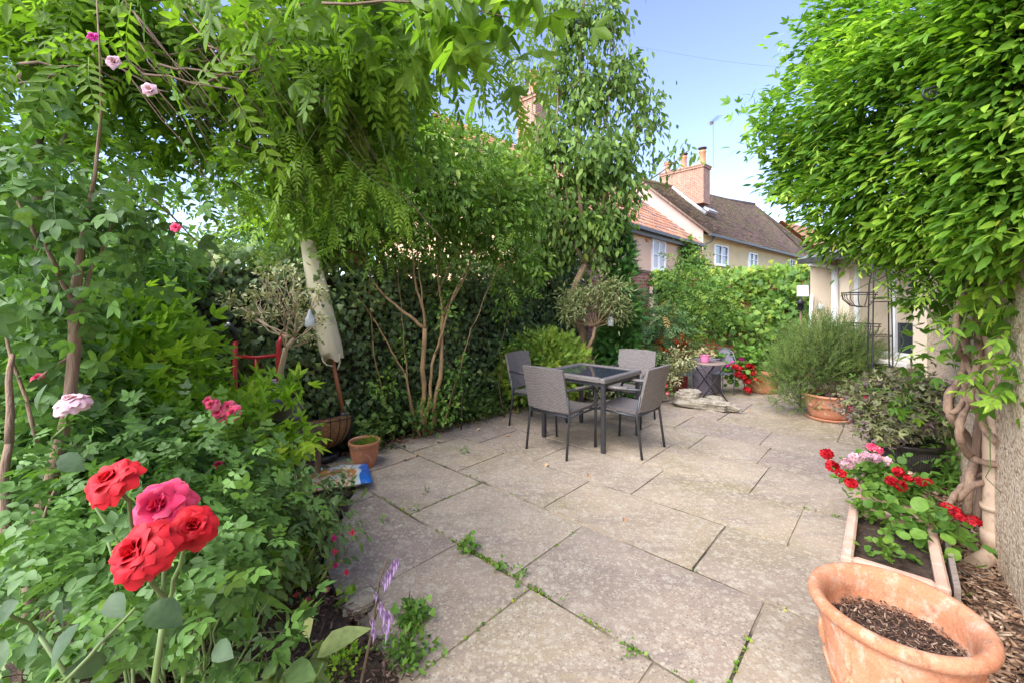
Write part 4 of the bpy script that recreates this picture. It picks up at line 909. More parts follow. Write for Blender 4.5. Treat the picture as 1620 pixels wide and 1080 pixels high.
# red sack truck
sk = thing('sack_truck', 'red steel sack truck standing against the ivy hedge', 'hand truck', (-1.98, 3.42, 0))
yk = 3.42; xl, xr = (372 - 810) / 665 * yk, (441 - 810) / 665 * yk; zb = 1.5 - (563 - 478) / 665 * yk
b = MB()
b.tube([(xl, yk, .12), (xl, yk, zb + .14)], .019, 10); b.tube([(xr, yk, .12), (xr, yk, zb + .10), (xr + .02, yk + .03, zb + .17)], .019, 10)
for z_ in (zb, zb - .38, .3): b.tube([(xl + .015, yk, z_ - .005), ((xl + xr) / 2, yk - .012, z_ - .012), (xr - .015, yk, z_ + .005)], .014, 8)
b.tube([((xl + xr) / 2, yk - .008, zb - .01), ((xl + xr) / 2, yk - .008, .3)], .015, 8); b.build('frame', M['redm'], sk, True)
b = MB(); b.box(((xl + xr) / 2, yk - .12, .06), (xr - xl + .06, .24, .012)); b.build('toe_plate', M['redm'], sk, True)
b = MB(); b.tube([(xl, yk, zb + .12), (xl - .004, yk, zb + .20), (xl - .03, yk - .03, zb + .25)], .021, 10); b.build('handle_grip', M['black'], sk, True)
b = MB(); b.lathe([(.006, -.012), (.02, -.008), (.024, 0), (.018, .01), (.005, .013)], 12, (xl - .035, yk - .035, zb + .252), rot=Matrix.Rotation(R(80), 3, 'X')); b.tube([(xl - .04, yk - .04, zb + .25), (xl - .10, yk - .06, zb + .22)], [.01, .003], 6); b.build('brake_lever', mat('zinc', (.6, .6, .62), sc=4, rough=.3, metal=.7), sk, True)
for s_ in (xl - .04, xr + .04):
    b = MB(); b.lathe([(.03, -.025), (.11, -.03), (.13, -.015), (.13, .015), (.11, .03), (.03, .025)], 24, (s_, yk + .08, .13), rot=Matrix.Rotation(R(90), 3, 'Y')); b.build('wheel', M['black'], sk, True)
# stand with grey pots
sn = thing('plant_stand', 'low dark plant stand hidden in leaves below the grey pots', 'stand', (-1.85, 3.28, 0))
b = MB(); b.box((-1.85, 3.28, .50), (.62, .36, .03)); b.build('stand_top', M['bark'], sn, True)
for sx in (-1, 1):
    for sy in (-1, 1): b = MB(); b.box((-1.85 + sx * .27, 3.28 + sy * .14, .243), (.035, .035, .485)); b.build('leg', M['bark'], sn, True)
greyp = mat('grey plastic', (.17, .155, .16), (.13, .12, .125), sc=6, rough=.45)
gp1 = pot('grey_ribbed_pot', 'dark grey ringed pot holding the small variegated tree', (-1.745, 3.26, .516), .115, .215, greyp, tap=.74, rim=.06, ribs=True)
b = MB(); 
for z_ in (.05, .1): b.tube([((.09 + z_ * .1) * math.cos(k * math.pi / 12), (.09 + z_ * .1) * math.sin(k * math.pi / 12), z_) for k in range(25)], .003, 4, cap=False)
b.build('moulded_ring', greyp, gp1)
sg = mat('pale grey plastic', (.33, .35, .38), (.28, .3, .33), sc=6, rough=.3)
gp2 = pot('stacked_grey_pot', 'pale grey plastic pot standing in front of the sack truck', (-1.93, 3.33, .516), .095, .36, sg, tap=.8, rim=.03)
# variegated little tree
vt = thing('variegated_tree', 'small bare-branched tree with cream variegated leaves in the grey pot', 'tree', (-1.745, 3.26, .70))
b = MB(); q0 = Vector((-1.745, 3.26, .70)); q1 = at(443, 590, 3.26); q2 = at(452, 552, 3.26); q3 = at(466, 535, 3.26)
b.tube([q0, q1, q2, q3], [.026, .024, .02, .016], 10)
tips = [(380, 488), (402, 470), (420, 446), (440, 452), (462, 436), (478, 462), (500, 470), (505, 508), (428, 500), (490, 540), (396, 505), (450, 480), (472, 498)]
ends = []
for i, (px, py) in enumerate(tips):
    e = at(px, py, 3.26 + .28 * math.sin(i * 2.1)); m1 = (q2 if i % 2 else q3).lerp(e, .35) + Vector((0, 0, .03))
    limb(b, q2 if i % 2 else q3, e, .008, .003, i, .12, 6); ends.append(e)
    for k in range(4): e2 = e + Vector((rn.uniform(-.1, .1), rn.uniform(-.1, .1), rn.uniform(-.02, .1))); limb(b, (q2 if i % 2 else q3).lerp(e, rn.uniform(.4, .95)), e2, .004, .0015, i * 9 + k, .15, 4, seg=4); ends.append(e2)
b.build('trunk', mat('pale twig bark', (.46, .36, .24), (.30, .22, .14), sc=14, stretch=(1, 1, .2), rough=.85, bs=.4), vt, True)
B = Bag(); foliage(B, T_leaf(.45), [(e.x, e.y, e.z, .045, .045, .03) for e in ends], 1000, .036, per=6, clump=.025, seed=11, inner=0, out=.5, down=0); B.build('leaves', M['varie'], vt)

# bird feeder, obelisk, racks, lantern
bf = thing('bird_feeder', 'clear bottle bird feeder hanging from the pale shrub', 'bird feeder', at(966, 506, 6.2))
glm = mat('clear feeder glass', (.6, .64, .66), (.5, .54, .56), sc=30, rough=.15)
b = MB(); b.lathe([(.02, -.10), (.045, -.09), (.047, .0), (.04, .05), (.016, .09), (.014, .12), (.03, .125), (.005, .14)], 18); b.build('bottle', glm, bf)
b = MB(); b.tube([(0, 0, .14), (0, 0, .3)], .002, 4); b.build('hook', M['iron'], bf)
bf2 = thing('bird_feeder', 'clear bottle bird feeder hanging in the little variegated tree', 'bird feeder', at(490, 505, 3.15))
b = MB(); b.lathe([(.03, -.06), (.035, -.05), (.034, .0), (.012, .045), (.01, .06), (.004, .07)], 18); b.build('bottle', glm, bf2)
b = MB(); b.tube([(0, 0, .07), (.01, 0, .16)], .0015, 4); b.build('hook', M['iron'], bf2)
ob = thing('plant_obelisk', 'tall thin black iron obelisk standing before the window', 'plant support', (4.18, 4.78, 0), .3)
b = MB(); Y0 = 4.78; corners = []
for (px, yy) in ((1369, 4.9), (1378, 4.6), (1416, 4.6), (1409, 4.92)):
    X = (px - 810) / 665 * yy; corners.append(Vector((X, yy, 0)))
o_ = MB()
apex = sum(corners, Vector()) / 4; apex.z = 2.3
for c_ in corners: o_.tube([c_, c_.lerp(apex, .1) + Vector((0, 0, .1)), Vector((c_.x, c_.y, 0)).lerp(Vector((apex.x, apex.y, 0)), .25) + Vector((0, 0, 1.7)), apex], .0075, 6)
o_.build('iron_rods', M['iron'], ob, False) if False else None
ob.rotation_euler = (0, 0, 0); ob.location = (apex.x, apex.y, 0); o_.build('iron_rods', M['iron'], ob, True)
for z_ in (.45, .78, 1.12, 1.5):
    o_ = MB(); f = .25 * z_ / 1.7; ring = [c_.lerp(Vector((apex.x, apex.y, 0)), f) + Vector((0, 0, z_)) for c_ in corners]
    for i in range(4): o_.tube([ring[i], ring[(i + 1) % 4]], .005, 5)
    o_.build('iron_ring', M['iron'], ob, True)
for (zz, yy, lb) in ((1.62, 5.55, 'black iron hay rack basket on the wing wall, the upper one'), (1.22, 5.5, 'black iron hay rack basket on the wing wall, the lower one')):
    hr = thing('wall_basket', lb, 'wall planter', (4.62, yy, zz), 0, 'iron hay racks by the window'); b = MB(); hw = .24
    for (z_, r_) in ((0, .2), (-.03, .2)): b.tube([(-.0 - r_ * math.cos(a_), hw * math.sin(a_), z_) for a_ in [(-90 + 18 * k) * math.pi / 180 for k in range(11)]], .006, 5)
    b.tube([(0, -hw, 0), (0, hw, 0)], .007, 5)
    for k in range(8):
        a_ = R(-84 + 24 * k); x_, y_ = -.2 * math.cos(a_), hw * math.sin(a_); b.tube([(x_, y_, 0), (x_ * .95, y_ * .9, -.09), (x_ * .6, y_ * .55, -.17), (0, y_ * .3, -.19)], .005, 5)
    b.build('iron_frame', M['iron'], hr)
ln = thing('garden_lantern', 'small black lantern on a post beside the pier', 'lantern', (4.55, 6.75, 0))
ln.location = (4.12, 6.0, 0)
b = MB(); b.tube([(4.12, 6.0, 0), (4.12, 6.0, 1.38)], .012, 8); b.build('post', M['bark'], ln, True)
b = MB(); b.lathe([(.03, 1.38), (.045, 1.39), (.04, 1.47), (.07, 1.475), (.02, 1.53), (.004, 1.56)], 8, (4.12, 6.0, 0)); b.build('lantern_head', M['iron'], ln, True)
sb = thing('scroll_bracket', 'black wrought iron scroll bracket poking out of the jasmine', 'bracket', (2.6, 2.3, 2.2))
b = MB(); c_ = at(1474, 150, 1.95); pts = [c_ + Vector((.045 * (1 - k / 16) * math.cos(k * .55 + 2.6), 0, .035 * (1 - k / 16) * math.sin(k * .55 + 2.6))) for k in range(14)][::-1]
pts += [at(1480, 138, 1.95), at(1500, 135, 1.97), at(1515, 141, 2.0), at(1545, 146, 2.05), Vector((2.6, 2.3, at(1560, 150, 2.1).z))]
sb.location = pts[-1]; b.tube(pts, .0055, 7); b.tube([at(1508, 136, 1.98), at(1525, 128, 2.02), at(1560, 120, 2.1)], .005, 6); b.build('iron_scroll', M['iron'], sb, True)

# bistro set
bt = thing('bistro_table', 'small round folding bistro table with crossed black legs', 'table', (3.02, 6.45, 0))
b = MB(); b.lathe([(.30, .70), (.305, .705), (.305, .722), (.29, .727), (.01, .725)], 40); b.build('table_top', mat('mosaic top', (.30, .22, .18), (.2, .15, .13), sc=40, rough=.6), bt)
for (x_, y_) in ((.27, -.2), (-.27, -.2), (.27, .2), (-.27, .2)):
    b = MB(); b.tube([(-x_ * .9, y_ * .85, .70), (x_, y_, 0)], .011, 8); b.build('leg', M['iron'], bt)
b = MB(); b.tube([(-.2, .17, .6), (-.2, -.17, .6)], .006, 6); b.tube([(.09 * math.cos(k * .4), -.19, .26 + .09 * math.sin(k * .4)) for k in range(17)], .006, 6, cap=False); b.build('scroll_brace', M['iron'], bt)
bt.scale = (.8, .8, .8)
def metal_chair(label, loc, rz):
    t = thing('bistro_chair', label, 'chair', loc, rz, 'bistro chairs'); t.scale = (.8, .8, .8); mt = mat('blue grey metal', (.20, .23, .25), (.15, .17, .19), sc=8, rough=.45, metal=.3)
    b = MB(); b.box((0, 0, .44), (.44, .42, .018), bev=.006); b.build('seat', mt, t)
    b = MB(); b.tube([(-.22, -.2, 0), (-.23, -.21, .44), (-.24, -.24, .68), (-.17, -.25, .86), (0, -.255, .93), (.17, -.25, .86), (.24, -.24, .68), (.23, -.21, .44), (.22, -.2, 0)], .011, 8); b.build('back_frame', mt, t)
    b = MB(); b.grid(lambda u, v: Vector(((u - .5) * .42 * (1 - .3 * v * v), -.245 - .01 * v, .50 + .41 * v - .9 * (u - .5) ** 2 * v * .4)), 10, 8); b.build('backrest', mat('mesh back', (.23, .22, .27), (.17, .16, .2), sc=60, rough=.6), t)
    for s_ in (-1, 1):
        b = MB(); b.tube([(s_ * .235, -.235, .66), (s_ * .26, -.05, .665), (s_ * .26, .18, .65), (s_ * .245, .205, .60), (s_ * .235, .20, .44), (s_ * .24, .22, 0)], .011, 8); b.build('leg', mt, t)
    return t
metal_chair('blue grey metal armchair to the right of the bistro table', (3.35, 6.85, 0), R(122))
metal_chair('blue grey metal armchair to the left of the bistro table, behind the stones', (2.72, 6.75, 0), R(-115))
pp = pot('pink_pot', 'pink glazed pot of pale succulents on the bistro table', (2.95, 6.43, .582), .08, .125, mat('pink glaze', (.70, .22, .42), (.6, .17, .35), sc=4, rough=.3), tap=.75, rim=.02)
B = Bag(); foliage(B, T_whorl(6), [(0, 0, .15, .10, .08, .04)], 160, .034, per=4, clump=.02, seed=2, inner=.2, down=0, out=.8); B.build('succulents', G('succulent', [(0, (.2, .22, .1)), (.5, (.36, .33, .17)), (1, (.5, .38, .25))], trans=.1), pp, world=False)
pn = thing('red_planter', 'dull red square planter standing behind the bistro table', 'planter', (2.75, 7.35, 0), .5)
b = MB(); b.box((0, 0, .3), (.42, .42, .6), taper=1.12, bev=.01); b.box((0, 0, .62), (.5, .5, .05), bev=.01); b.build('planter_box', mat('dull red paint', (.42, .06, .05), (.34, .05, .045), sc=6, rough=.6), pn)
pn2 = thing('grey_planter', 'mauve grey tall planter box under the bistro table', 'planter', (3.25, 7.0, 0), .7)
b = MB(); b.box((0, 0, .27), (.36, .3, .54), bev=.01); b.box((0, 0, .55), (.38, .32, .03), bev=.008); b.build('planter_box', mat('mauve grey', (.26, .22, .27), (.2, .17, .21), sc=6, rough=.6), pn2)

# stone trough / driftwood like rockery stones
stm = mat('pale weathered stone', (.40, .36, .29), (.24, .20, .15), sc=9, rough=.92, bs=1, bsc=22, bd=.04, c3=(.48, .45, .39))
def stone(label, c, d, rz, seed, name='rockery_stone'):
    bm = bmesh.new(); bmesh.ops.create_icosphere(bm, subdivisions=4, radius=1); r_ = random.Random(seed); ph = [r_.uniform(0, 6) for _ in range(9)]
    for v in bm.verts:
        p = v.co; s_ = 1 + .16 * math.sin(p.x * 3 + ph[0]) * math.sin(p.z * 4 + ph[1]) + .10 * math.sin(p.y * 7 + ph[2] + p.x * 5) + .07 * math.sin(p.z * 17 + ph[3]) + .06 * math.sin(p.x * 15 + ph[4]) * math.sin(p.y * 11) + .03 * math.sin(p.x * 31 + p.z * 23)
        q = Vector((abs(p.x) ** .75 * math.copysign(1, p.x), abs(p.y) ** .75 * math.copysign(1, p.y), abs(p.z) ** .7 * math.copysign(1, p.z))) * s_
        v.co = Vector((q.x * d[0] / 2, q.y * d[1] / 2, max(-.001, q.z * d[2] / 2 + d[2] * .42)))
    for f in bm.faces: f.smooth = True
    me = bpy.data.meshes.new(name); bm.to_mesh(me); bm.free(); o = link(me, name, stm, None, False); o.location = c; o.rotation_euler = (0, 0, rz)
    a_ = me.attributes.new('v', 'FLOAT', 'POINT'); return tag(o, label, 'stone', 'pale stones edging the far bed')
stone('long pale layered stone lying nearest the patio by the bistro table', (2.72, 5.93, 0), (.75, .26, .14), -.55, 1)
stone('rounded pale stone heaped on the long stone, left end', (2.56, 6.12, .05), (.34, .24, .2), .3, 2)
stone('smaller pale stone on the right end of the long stone', (2.88, 5.97, .07), (.22, .16, .11), .2, 5)
stone('flat pale stone at the left behind the far chair', (2.1, 6.45, 0), (.5, .25, .12), -.2, 7)
stone('low sandy stone slab half buried at the near edge of the flower bed', (QR(1.02, 1.95).x, QR(1.02, 1.95).y, 0), (.16, .12, .05), .8, 9)
# ================================================================== PLANTS
def bl(px, py, Y, rx, ry=None, rz=None, wgt=1):
    p = at(px, py, Y); return (p.x, p.y, p.z, rx, ry or rx, rz or rx, wgt)
LF, LS = T_leaf(.5), T_leaf(.5, hi=False)
def plant(name, label, cat, base, specs, stems=None, smat='twig', sname='stem', group=None, lname='foliage', seed=0):
    t = thing(name, label, cat, base, 0, group); bags = {}; cen = []
    for i, sp in enumerate(specs):
        sp = dict(sp); T = sp.pop('T'); m = sp.pop('m'); bb = sp.pop('b'); n = sp.pop('n'); s = sp.pop('s')
        B = bags.setdefault(m, Bag()); sp.setdefault('seed', seed * 10 + i); cen.append(foliage(B, T, bb, n, s, **sp))
    for m, B in bags.items(): B.build(lname, M[m], t)
    if stems:
        b = MB(); r_ = random.Random(seed)
        for (a, e, r0, r1) in stems.get('main', []): limb(b, a, e, r0, r1, r_.random(), stems.get('wig', .08), 8, seg=8)
        k = stems.get('twigs', 0); ref = [Vector(a).lerp(Vector(e), f) for (a, e, _, _) in stems.get('main', []) for f in (.45, .7, 1)] or [Vector(base)]
        allc = np.concatenate(cen)
        for j in range(k):
            c = Vector(allc[r_.randrange(len(allc))]); c.z = max(c.z, .03)
            s0 = min(ref, key=lambda q: (q - c).length + r_.random() * .3) if ref else Vector(base)
            limb(b, s0, c, stems.get('tr', .006), .0015, r_.random(), .1, 5, seg=4)
        b.build(sname, M[smat], t, True)
    return t, cen
def flowers(parent, name, m, P, R_, T, seed, n=26, flat=.8, world=True):
    """round flower heads made of many small florets, one mesh per head"""
    g = np.random.default_rng(seed)
    for i, p in enumerate(P):
        d = nrm(g.normal(size=(n, 3)) + np.array([(0, -.2, .5)])); r = R_ * (.62 + .3 * g.random()); pos = np.array(p)[None] + d * r * np.array([(1, 1, flat)]) * (.65 + .35 * g.random((n, 1)))
        B = Bag(); B.put(T, pos, nrm(np.cross(d, g.normal(size=(n, 3)))), d, r * .62 * (.8 + .4 * g.random(n)), g.random(n)); B.build(name, m, parent, world=world)
PET = T_petals(5)
def shoots(bag, mb, starts, dirs, L, pairs, T, s, seed, droop=.5, v=(.5, 1), r=.0022):
    """long trailing shoots with leaves in pairs"""
    g = np.random.default_rng(seed); P = []; A = []; NN = []; SS = []; V = []
    for p0, dv in zip(starts, dirs):
        p0 = Vector(p0); dv = Vector(dv).normalized(); l = L * g.uniform(.6, 1.3); pts = []; n = pairs
        w1 = Vector(g.normal(size=3)) * .12
        for i in range(n + 1):
            t = i / n; p = p0 + dv * l * t + w1 * l * math.sin(t * 3) + Vector((0, 0, -droop * l * t * t)); pts.append(p)
        mb.tube(pts, [r * (1 - .7 * i / n) for i in range(n + 1)], 4)
        for i in range(1, n + 1):
            tg = (pts[i] - pts[i - 1]).normalized(); sd_ = tg.cross(Vector((0, 0, 1))).normalized()
            for sg in ((1, -1) if i < n else (0,)):
                P.append(pts[i]); A.append(tg * .8 + sd_ * sg * .75 + Vector((0, 0, -.15)) + Vector(g.normal(size=3)) * .12); NN.append(Vector((0, 0, 1)) + Vector(g.normal(size=3)) * .3)
                SS.append(s * (1 - .45 * i / n) * g.uniform(.8, 1.2)); V.append(v[0] + (v[1] - v[0]) * (i / n) * g.uniform(.7, 1))
    bag.put(T, np.array(P), np.array(A), np.array(NN), np.array(SS), np.clip(V, 0, 1))

# ---- ivy hedge over the wall (front face + shaggy top)
def ivyface(name, label, a, u, L, h0, h1, nrmv, n, size, m1, seed, bulge=.12, top=.35, per=8, T=None, m2=None, cat='climbing plant', dens=None, under=.0):
    g = np.random.default_rng(seed); nc = n // per; s = g.random(nc) * L; hh = h0 + (h1 - h0) * (s / L); z = under + (hh - under) * g.random(nc) ** .92
    tp = g.random(nc) < top * .5; z[tp] = hh[tp] + .04 + g.random(tp.sum()) * .12
    bb = bulge * (1 + .8 * np.sin(s * 3.1 + seed) * np.sin(z * 4.2 + 1) + .4 * np.sin(s * 9 + z * 7)); off = bb + g.random(nc) * .05
    off[tp] = bb[tp] - g.random(tp.sum()) * .5
    a = np.array(a); u = np.array(u); nv = np.array(nrmv)
    cc = a[None] + u[None] * s[:, None] + nv[None] * off[:, None]; cc[:, 2] = z
    P = np.repeat(cc, per, 0) + g.normal(size=(nc * per, 3)) * .07; cv = np.repeat(g.random(nc), per) * .6 + g.random(nc * per) * .4
    cv = cv + .25 * np.repeat(tp, per) + np.repeat(.14 * np.sin(s * 2.2 + 1) * np.sin(z * 3), per)
    k = P[:, 2] > .03
    if dens is not None: k &= g.random(len(P)) < dens(np.repeat(s, per), P[:, 2])
    P, cv = P[k], np.clip(cv[k], 0, 1); Nn = len(P)
    NR = nv[None] * .9 + np.array([(0, 0, .45)]) + g.normal(size=(Nn, 3)) * .42; AX = np.array([(0, 0, -.9)]) + g.normal(size=(Nn, 3)) * .6
    t = thing(name, label, cat, tuple(a))
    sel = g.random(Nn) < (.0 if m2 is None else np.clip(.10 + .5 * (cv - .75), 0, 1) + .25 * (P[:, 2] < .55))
    for mm, kk in ((m1, ~sel), (m2, sel)):
        if mm and kk.sum(): B = Bag(); B.put(T or T_ivy(), P[kk], AX[kk], NR[kk], size * (.65 + .6 * g.random(kk.sum())), cv[kk]); B.build('leaves', M[mm], t)
    return t
nE1 = -E1
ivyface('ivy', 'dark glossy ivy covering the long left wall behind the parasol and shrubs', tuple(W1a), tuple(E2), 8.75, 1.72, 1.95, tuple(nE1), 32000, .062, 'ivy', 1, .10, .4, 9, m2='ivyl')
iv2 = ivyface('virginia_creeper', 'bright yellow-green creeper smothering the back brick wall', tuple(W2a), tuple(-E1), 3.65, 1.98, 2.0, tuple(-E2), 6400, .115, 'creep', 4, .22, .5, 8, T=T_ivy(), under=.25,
              dens=lambda s, z: np.clip(.35 + z * 1.1 - .9 * (np.abs(s - 1.2) < .7) * (z < .9) + .5 * (s > 2), .0, 1))
# low ivy and leafy ground cover at the hedge foot
plant('ground_ivy', 'light green ivy and seedlings along the foot of the dark hedge', 'ground cover', tuple(QR(3, 3.95)),
      [dict(T=T_ivy(), m='ivyl', b=[(*QR(q, 3.98 + .08 * math.sin(q * 5), .12 + .1 * math.sin(q * 3.3) ** 2), .28, .12, .17 + .12 * math.sin(q * 2.3) ** 2) for q in np.arange(2.2, 6.6, .28)], n=2600, s=.06, clump=.05, inner=.2, down=.2)], seed=3)

# ---- wisteria tree-shrub left of the table
wb = (-.98, 4.72, 0)
crown = [bl(650, 305, 4.5, .75, .6, .48), bl(560, 300, 4.2, .6, .6, .55), bl(700, 250, 4.8, .7, .6, .45), bl(760, 335, 5.0, .55, .5, .40), bl(620, 230, 4.2, .6, .6, .5), bl(790, 390, 5.2, .35, .35, .2), bl(700, 395, 4.8, .38, .35, .14), bl(540, 370, 4.4, .3, .3, .22), bl(820, 300, 5.3, .4, .4, .45), bl(480, 330, 4.2, .45, .45, .4), bl(840, 420, 5.4, .28, .3, .2, .7)]
PIN = T_pinnate(5, T_leaf(.36, hi=False), .3, .35)
wr = [((-.98, 4.72, 0), at(672, 520, 4.62), .045, .036), (at(672, 520, 4.62), at(610, 470, 4.5), .03, .018), (at(610, 470, 4.5), at(560, 400, 4.4), .018, .010), ((-.94, 4.75, 0), at(700, 500, 4.75), .04, .03), (at(700, 500, 4.75), at(740, 430, 4.9), .028, .018), (at(740, 430, 4.9), at(770, 330, 5), .018, .008),
      (at(672, 520, 4.62), at(655, 420, 4.6), .024, .014), (at(655, 420, 4.6), at(640, 300, 4.5), .016, .007), (at(700, 500, 4.75), at(690, 380, 4.8), .022, .012), (at(690, 380, 4.8), at(700, 260, 4.8), .013, .006), ((-1.02, 4.7, 0), at(640, 590, 4.6), .022, .016), (at(640, 590, 4.6), at(600, 520, 4.5), .016, .01), (at(600, 520, 4.5), at(560, 455, 4.4), .012, .006), (at(690, 470, 4.8), at(720, 400, 4.8), .014, .008), ((-.99, 4.73, 0), at(688, 560, 4.7), .03, .022), (at(688, 560, 4.7), at(715, 470, 4.75), .02, .012), (at(715, 470, 4.75), at(750, 400, 4.9), .012, .006), ((-1.3, 4.6, .0), at(590, 540, 4.5), .012, .008), (at(590, 540, 4.5), at(580, 420, 4.4), .008, .004), ((-1.1, 4.68, 0), at(640, 560, 4.6), .012, .008), (at(640, 560, 4.6), at(630, 420, 4.6), .008, .004), (at(672, 520, 4.62), at(660, 400, 4.6), .014, .007), ((-.8, 4.85, 0), at(745, 520, 4.9), .012, .008), (at(745, 520, 4.9), at(790, 420, 5.0), .008, .004)]
wr = [(p_, e_, r0_ * .68, r1_ * .68) for p_, e_, r0_, r1_ in wr]
plant('wisteria_tree', 'multi-stemmed tree with bright feathery leaves standing against the ivy left of the table', 'tree', wb,
      [dict(T=PIN, m='wist2', b=[q for q in crown if q[2] > 2.15], n=950, s=.20, per=3, clump=.14, inner=.5, down=.2, out=.8, rnd=.9),
       dict(T=LS, m='wist2', b=crown, n=9000, s=.075, per=9, clump=.08, inner=.35, down=.4), dict(T=T_leaf(.42), m='pear', b=crown, n=4500, s=.085, per=9, clump=.08, inner=.3, down=.5)], dict(main=wr, twigs=60, tr=.006, wig=.03), 'stemy', 'trunk', seed=21)

plant('leafy_climber', 'small light green climber clothing the stems and ivy right of the multi-stemmed tree', 'climbing plant', (-.55, 5.0, 0),
      [dict(T=LS, m='creep', b=[bl(800, 470, 5.5, .22, .12, .35), bl(820, 560, 5.7, .25, .15, .35), bl(715, 600, 4.85, .14, .1, .25, .7), bl(610, 610, 4.5, .18, .1, .2, .7), bl(705, 480, 4.8, .12, .12, .3, .7), bl(690, 650, 4.6, .28, .12, .14, 1), bl(640, 560, 4.6, .1, .1, .3, .5)], n=1500, s=.06, per=6, clump=.06, inner=.1, down=.4)], dict(main=[((-.1, 5.5, 0), at(805, 450, 5.5), .01, .004), ((-.6, 4.95, 0), at(712, 520, 4.85), .008, .003)], twigs=30, tr=.003), seed=120)
# ---- pear-like upright tree
ps_ = Vector((1.12, 6.55, 0)); PT = []
def pb(px, py, r, rz=None, w_=1, Y=6.6): PT.append(bl(px, py, Y, r, r, rz or r * 1.25, w_))
for a_ in [(905, 40, .42, .7), (960, 30, .3, .5, .6), (880, 120, .35), (930, 150, .5, .7), (985, 130, .3, .55), (1020, 180, .26, .4, .7), (870, 230, .5, .6), (930, 270, .6, .6), (975, 260, .42, .6), (1045, 215, .13, .3, .4), (830, 120, .2, .25, .5), (800, 150, .16, .15, .4), (850, 330, .5), (915, 360, .48, .45), (955, 350, .32, .4), (860, 400, .42, .3), (800, 260, .3, .4), (1050, 256, .18, .09, .6), (1088, 240, .10, .05, .8), (945, 405, .2, .2), (998, 300, .15, .3), (860, 20, .15, .3, .5)]: pb(*a_)
sm = [(ps_, at(925, 420, 6.6), .07, .05), (at(925, 420, 6.6), at(915, 200, 6.6), .045, .028), (at(915, 200, 6.6), at(905, -60, 6.6), .028, .012), (at(925, 420, 6.6), at(990, 300, 6.6), .035, .02), (at(990, 300, 6.6), at(1020, 160, 6.6), .02, .008), (at(925, 420, 6.6), at(865, 300, 6.6), .03, .02), (at(865, 300, 6.6), at(835, 130, 6.6), .018, .006), (at(950, 380, 6.6), at(965, 60, 6.6), .028, .008), (at(990, 310, 6.6), at(1090, 238, 6.6), .016, .005), (at(900, 360, 6.6), at(880, 60, 6.6), .025, .008), (at(865, 300, 6.6), at(790, 270, 6.6), .014, .005)]
plant('pear_tree', 'tall upright tree with glossy mid-green leaves rising above the hedge behind the table', 'tree', tuple(ps_),
      [dict(T=T_leaf(.42), m='pear', b=PT, n=11500, s=.115, per=14, clump=.12, inner=.1, down=.8, out=.35, rnd=.6, up=.3)], dict(main=sm, twigs=120, tr=.011, wig=.05), 'barkl', 'trunk', seed=22)

# ---- conifer
B_ = []
for k in range(9): f = k / 8; B_.append((1.72 + .05 * f, 6.8, .15 + 2.35 * f, .38 * (1 - f * .62), .36 * (1 - f * .62), .28))
plant('conifer', 'dark green columnar conifer in front of the tall brick wall', 'conifer', (1.72, 6.8, 0), [dict(T=T_spray(7), m='thuja', b=B_, n=6500, s=.125, per=8, clump=.045, inner=.65, down=-.1, out=.9, up=.2, rnd=.5)], dict(main=[((1.72, 6.8, 0), (1.77, 6.8, 2.4), .05, .01)]), 'bark', 'trunk', seed=23)
plant('golden_shrub', 'low rounded golden-green conifer shrub between the ivy and the table', 'shrub', (.55, 6.0, 0),
      [dict(T=T_spray(7), m='gold', b=[(.42, 6.0, .55, .48, .4, .42), (.15, 5.95, .5, .3, .3, .35), (.78, 6.1, .5, .34, .3, .4), (.5, 6.0, .85, .3, .28, .2)], n=4600, s=.105, per=8, clump=.045, inner=.7, down=-.3, out=.9, up=.3, rnd=.5)], dict(main=[((.5, 6.0, 0), (.45, 6, .7), .04, .01)]), 'bark', 'trunk', seed=24)
# grey-green shrub with many pale forked twigs (feeder hangs in it)
gs0 = Vector((.97, 6.12, 0)); gk = at(941, 518, 6.2)
st_ = [(gs0, gk, .028, .024)]
r_ = random.Random(5); gb = []
for k in range(17):
    an = R(-82 + 164 * k / 16 + r_.uniform(-6, 6)); l_ = r_.uniform(.3, .55) * (1 if abs(an) < 1 else .75); e = gk + Vector((l_ * math.sin(an), r_.uniform(-.25, .2), l_ * math.cos(an) * .9 + .05)); st_.append((gk, e, .010, .004)); gb.append((e.x, e.y, e.z + .08, .17, .15, .17))
    for j in range(2): e2 = e + Vector((r_.uniform(-.15, .15), r_.uniform(-.1, .1), r_.uniform(.05, .3))); st_.append((gk.lerp(e, .7), e2, .005, .002))
plant('grey_shrub', 'pale grey-green shrub with a bare fan of light twigs and a hanging bird feeder', 'shrub', tuple(gs0), [dict(T=T_leaf(.28, hi=False), m='olive', b=gb, n=2600, s=.07, per=6, clump=.05, inner=.1, down=0, out=.7)], dict(main=st_, twigs=0), 'barkl', 'branches', seed=25)
# variegated euonymus seen under the table
plant('variegated_shrub', 'low cream-edged variegated shrub seen under the glass table', 'shrub', (1.25, 6.55, 0), [dict(T=LS, m='varie', b=[(1.15, 6.5, .25, .35, .2, .25), (1.6, 6.5, .2, .3, .2, .2)], n=1500, s=.05, clump=.04, inner=.5, down=0)], seed=26)
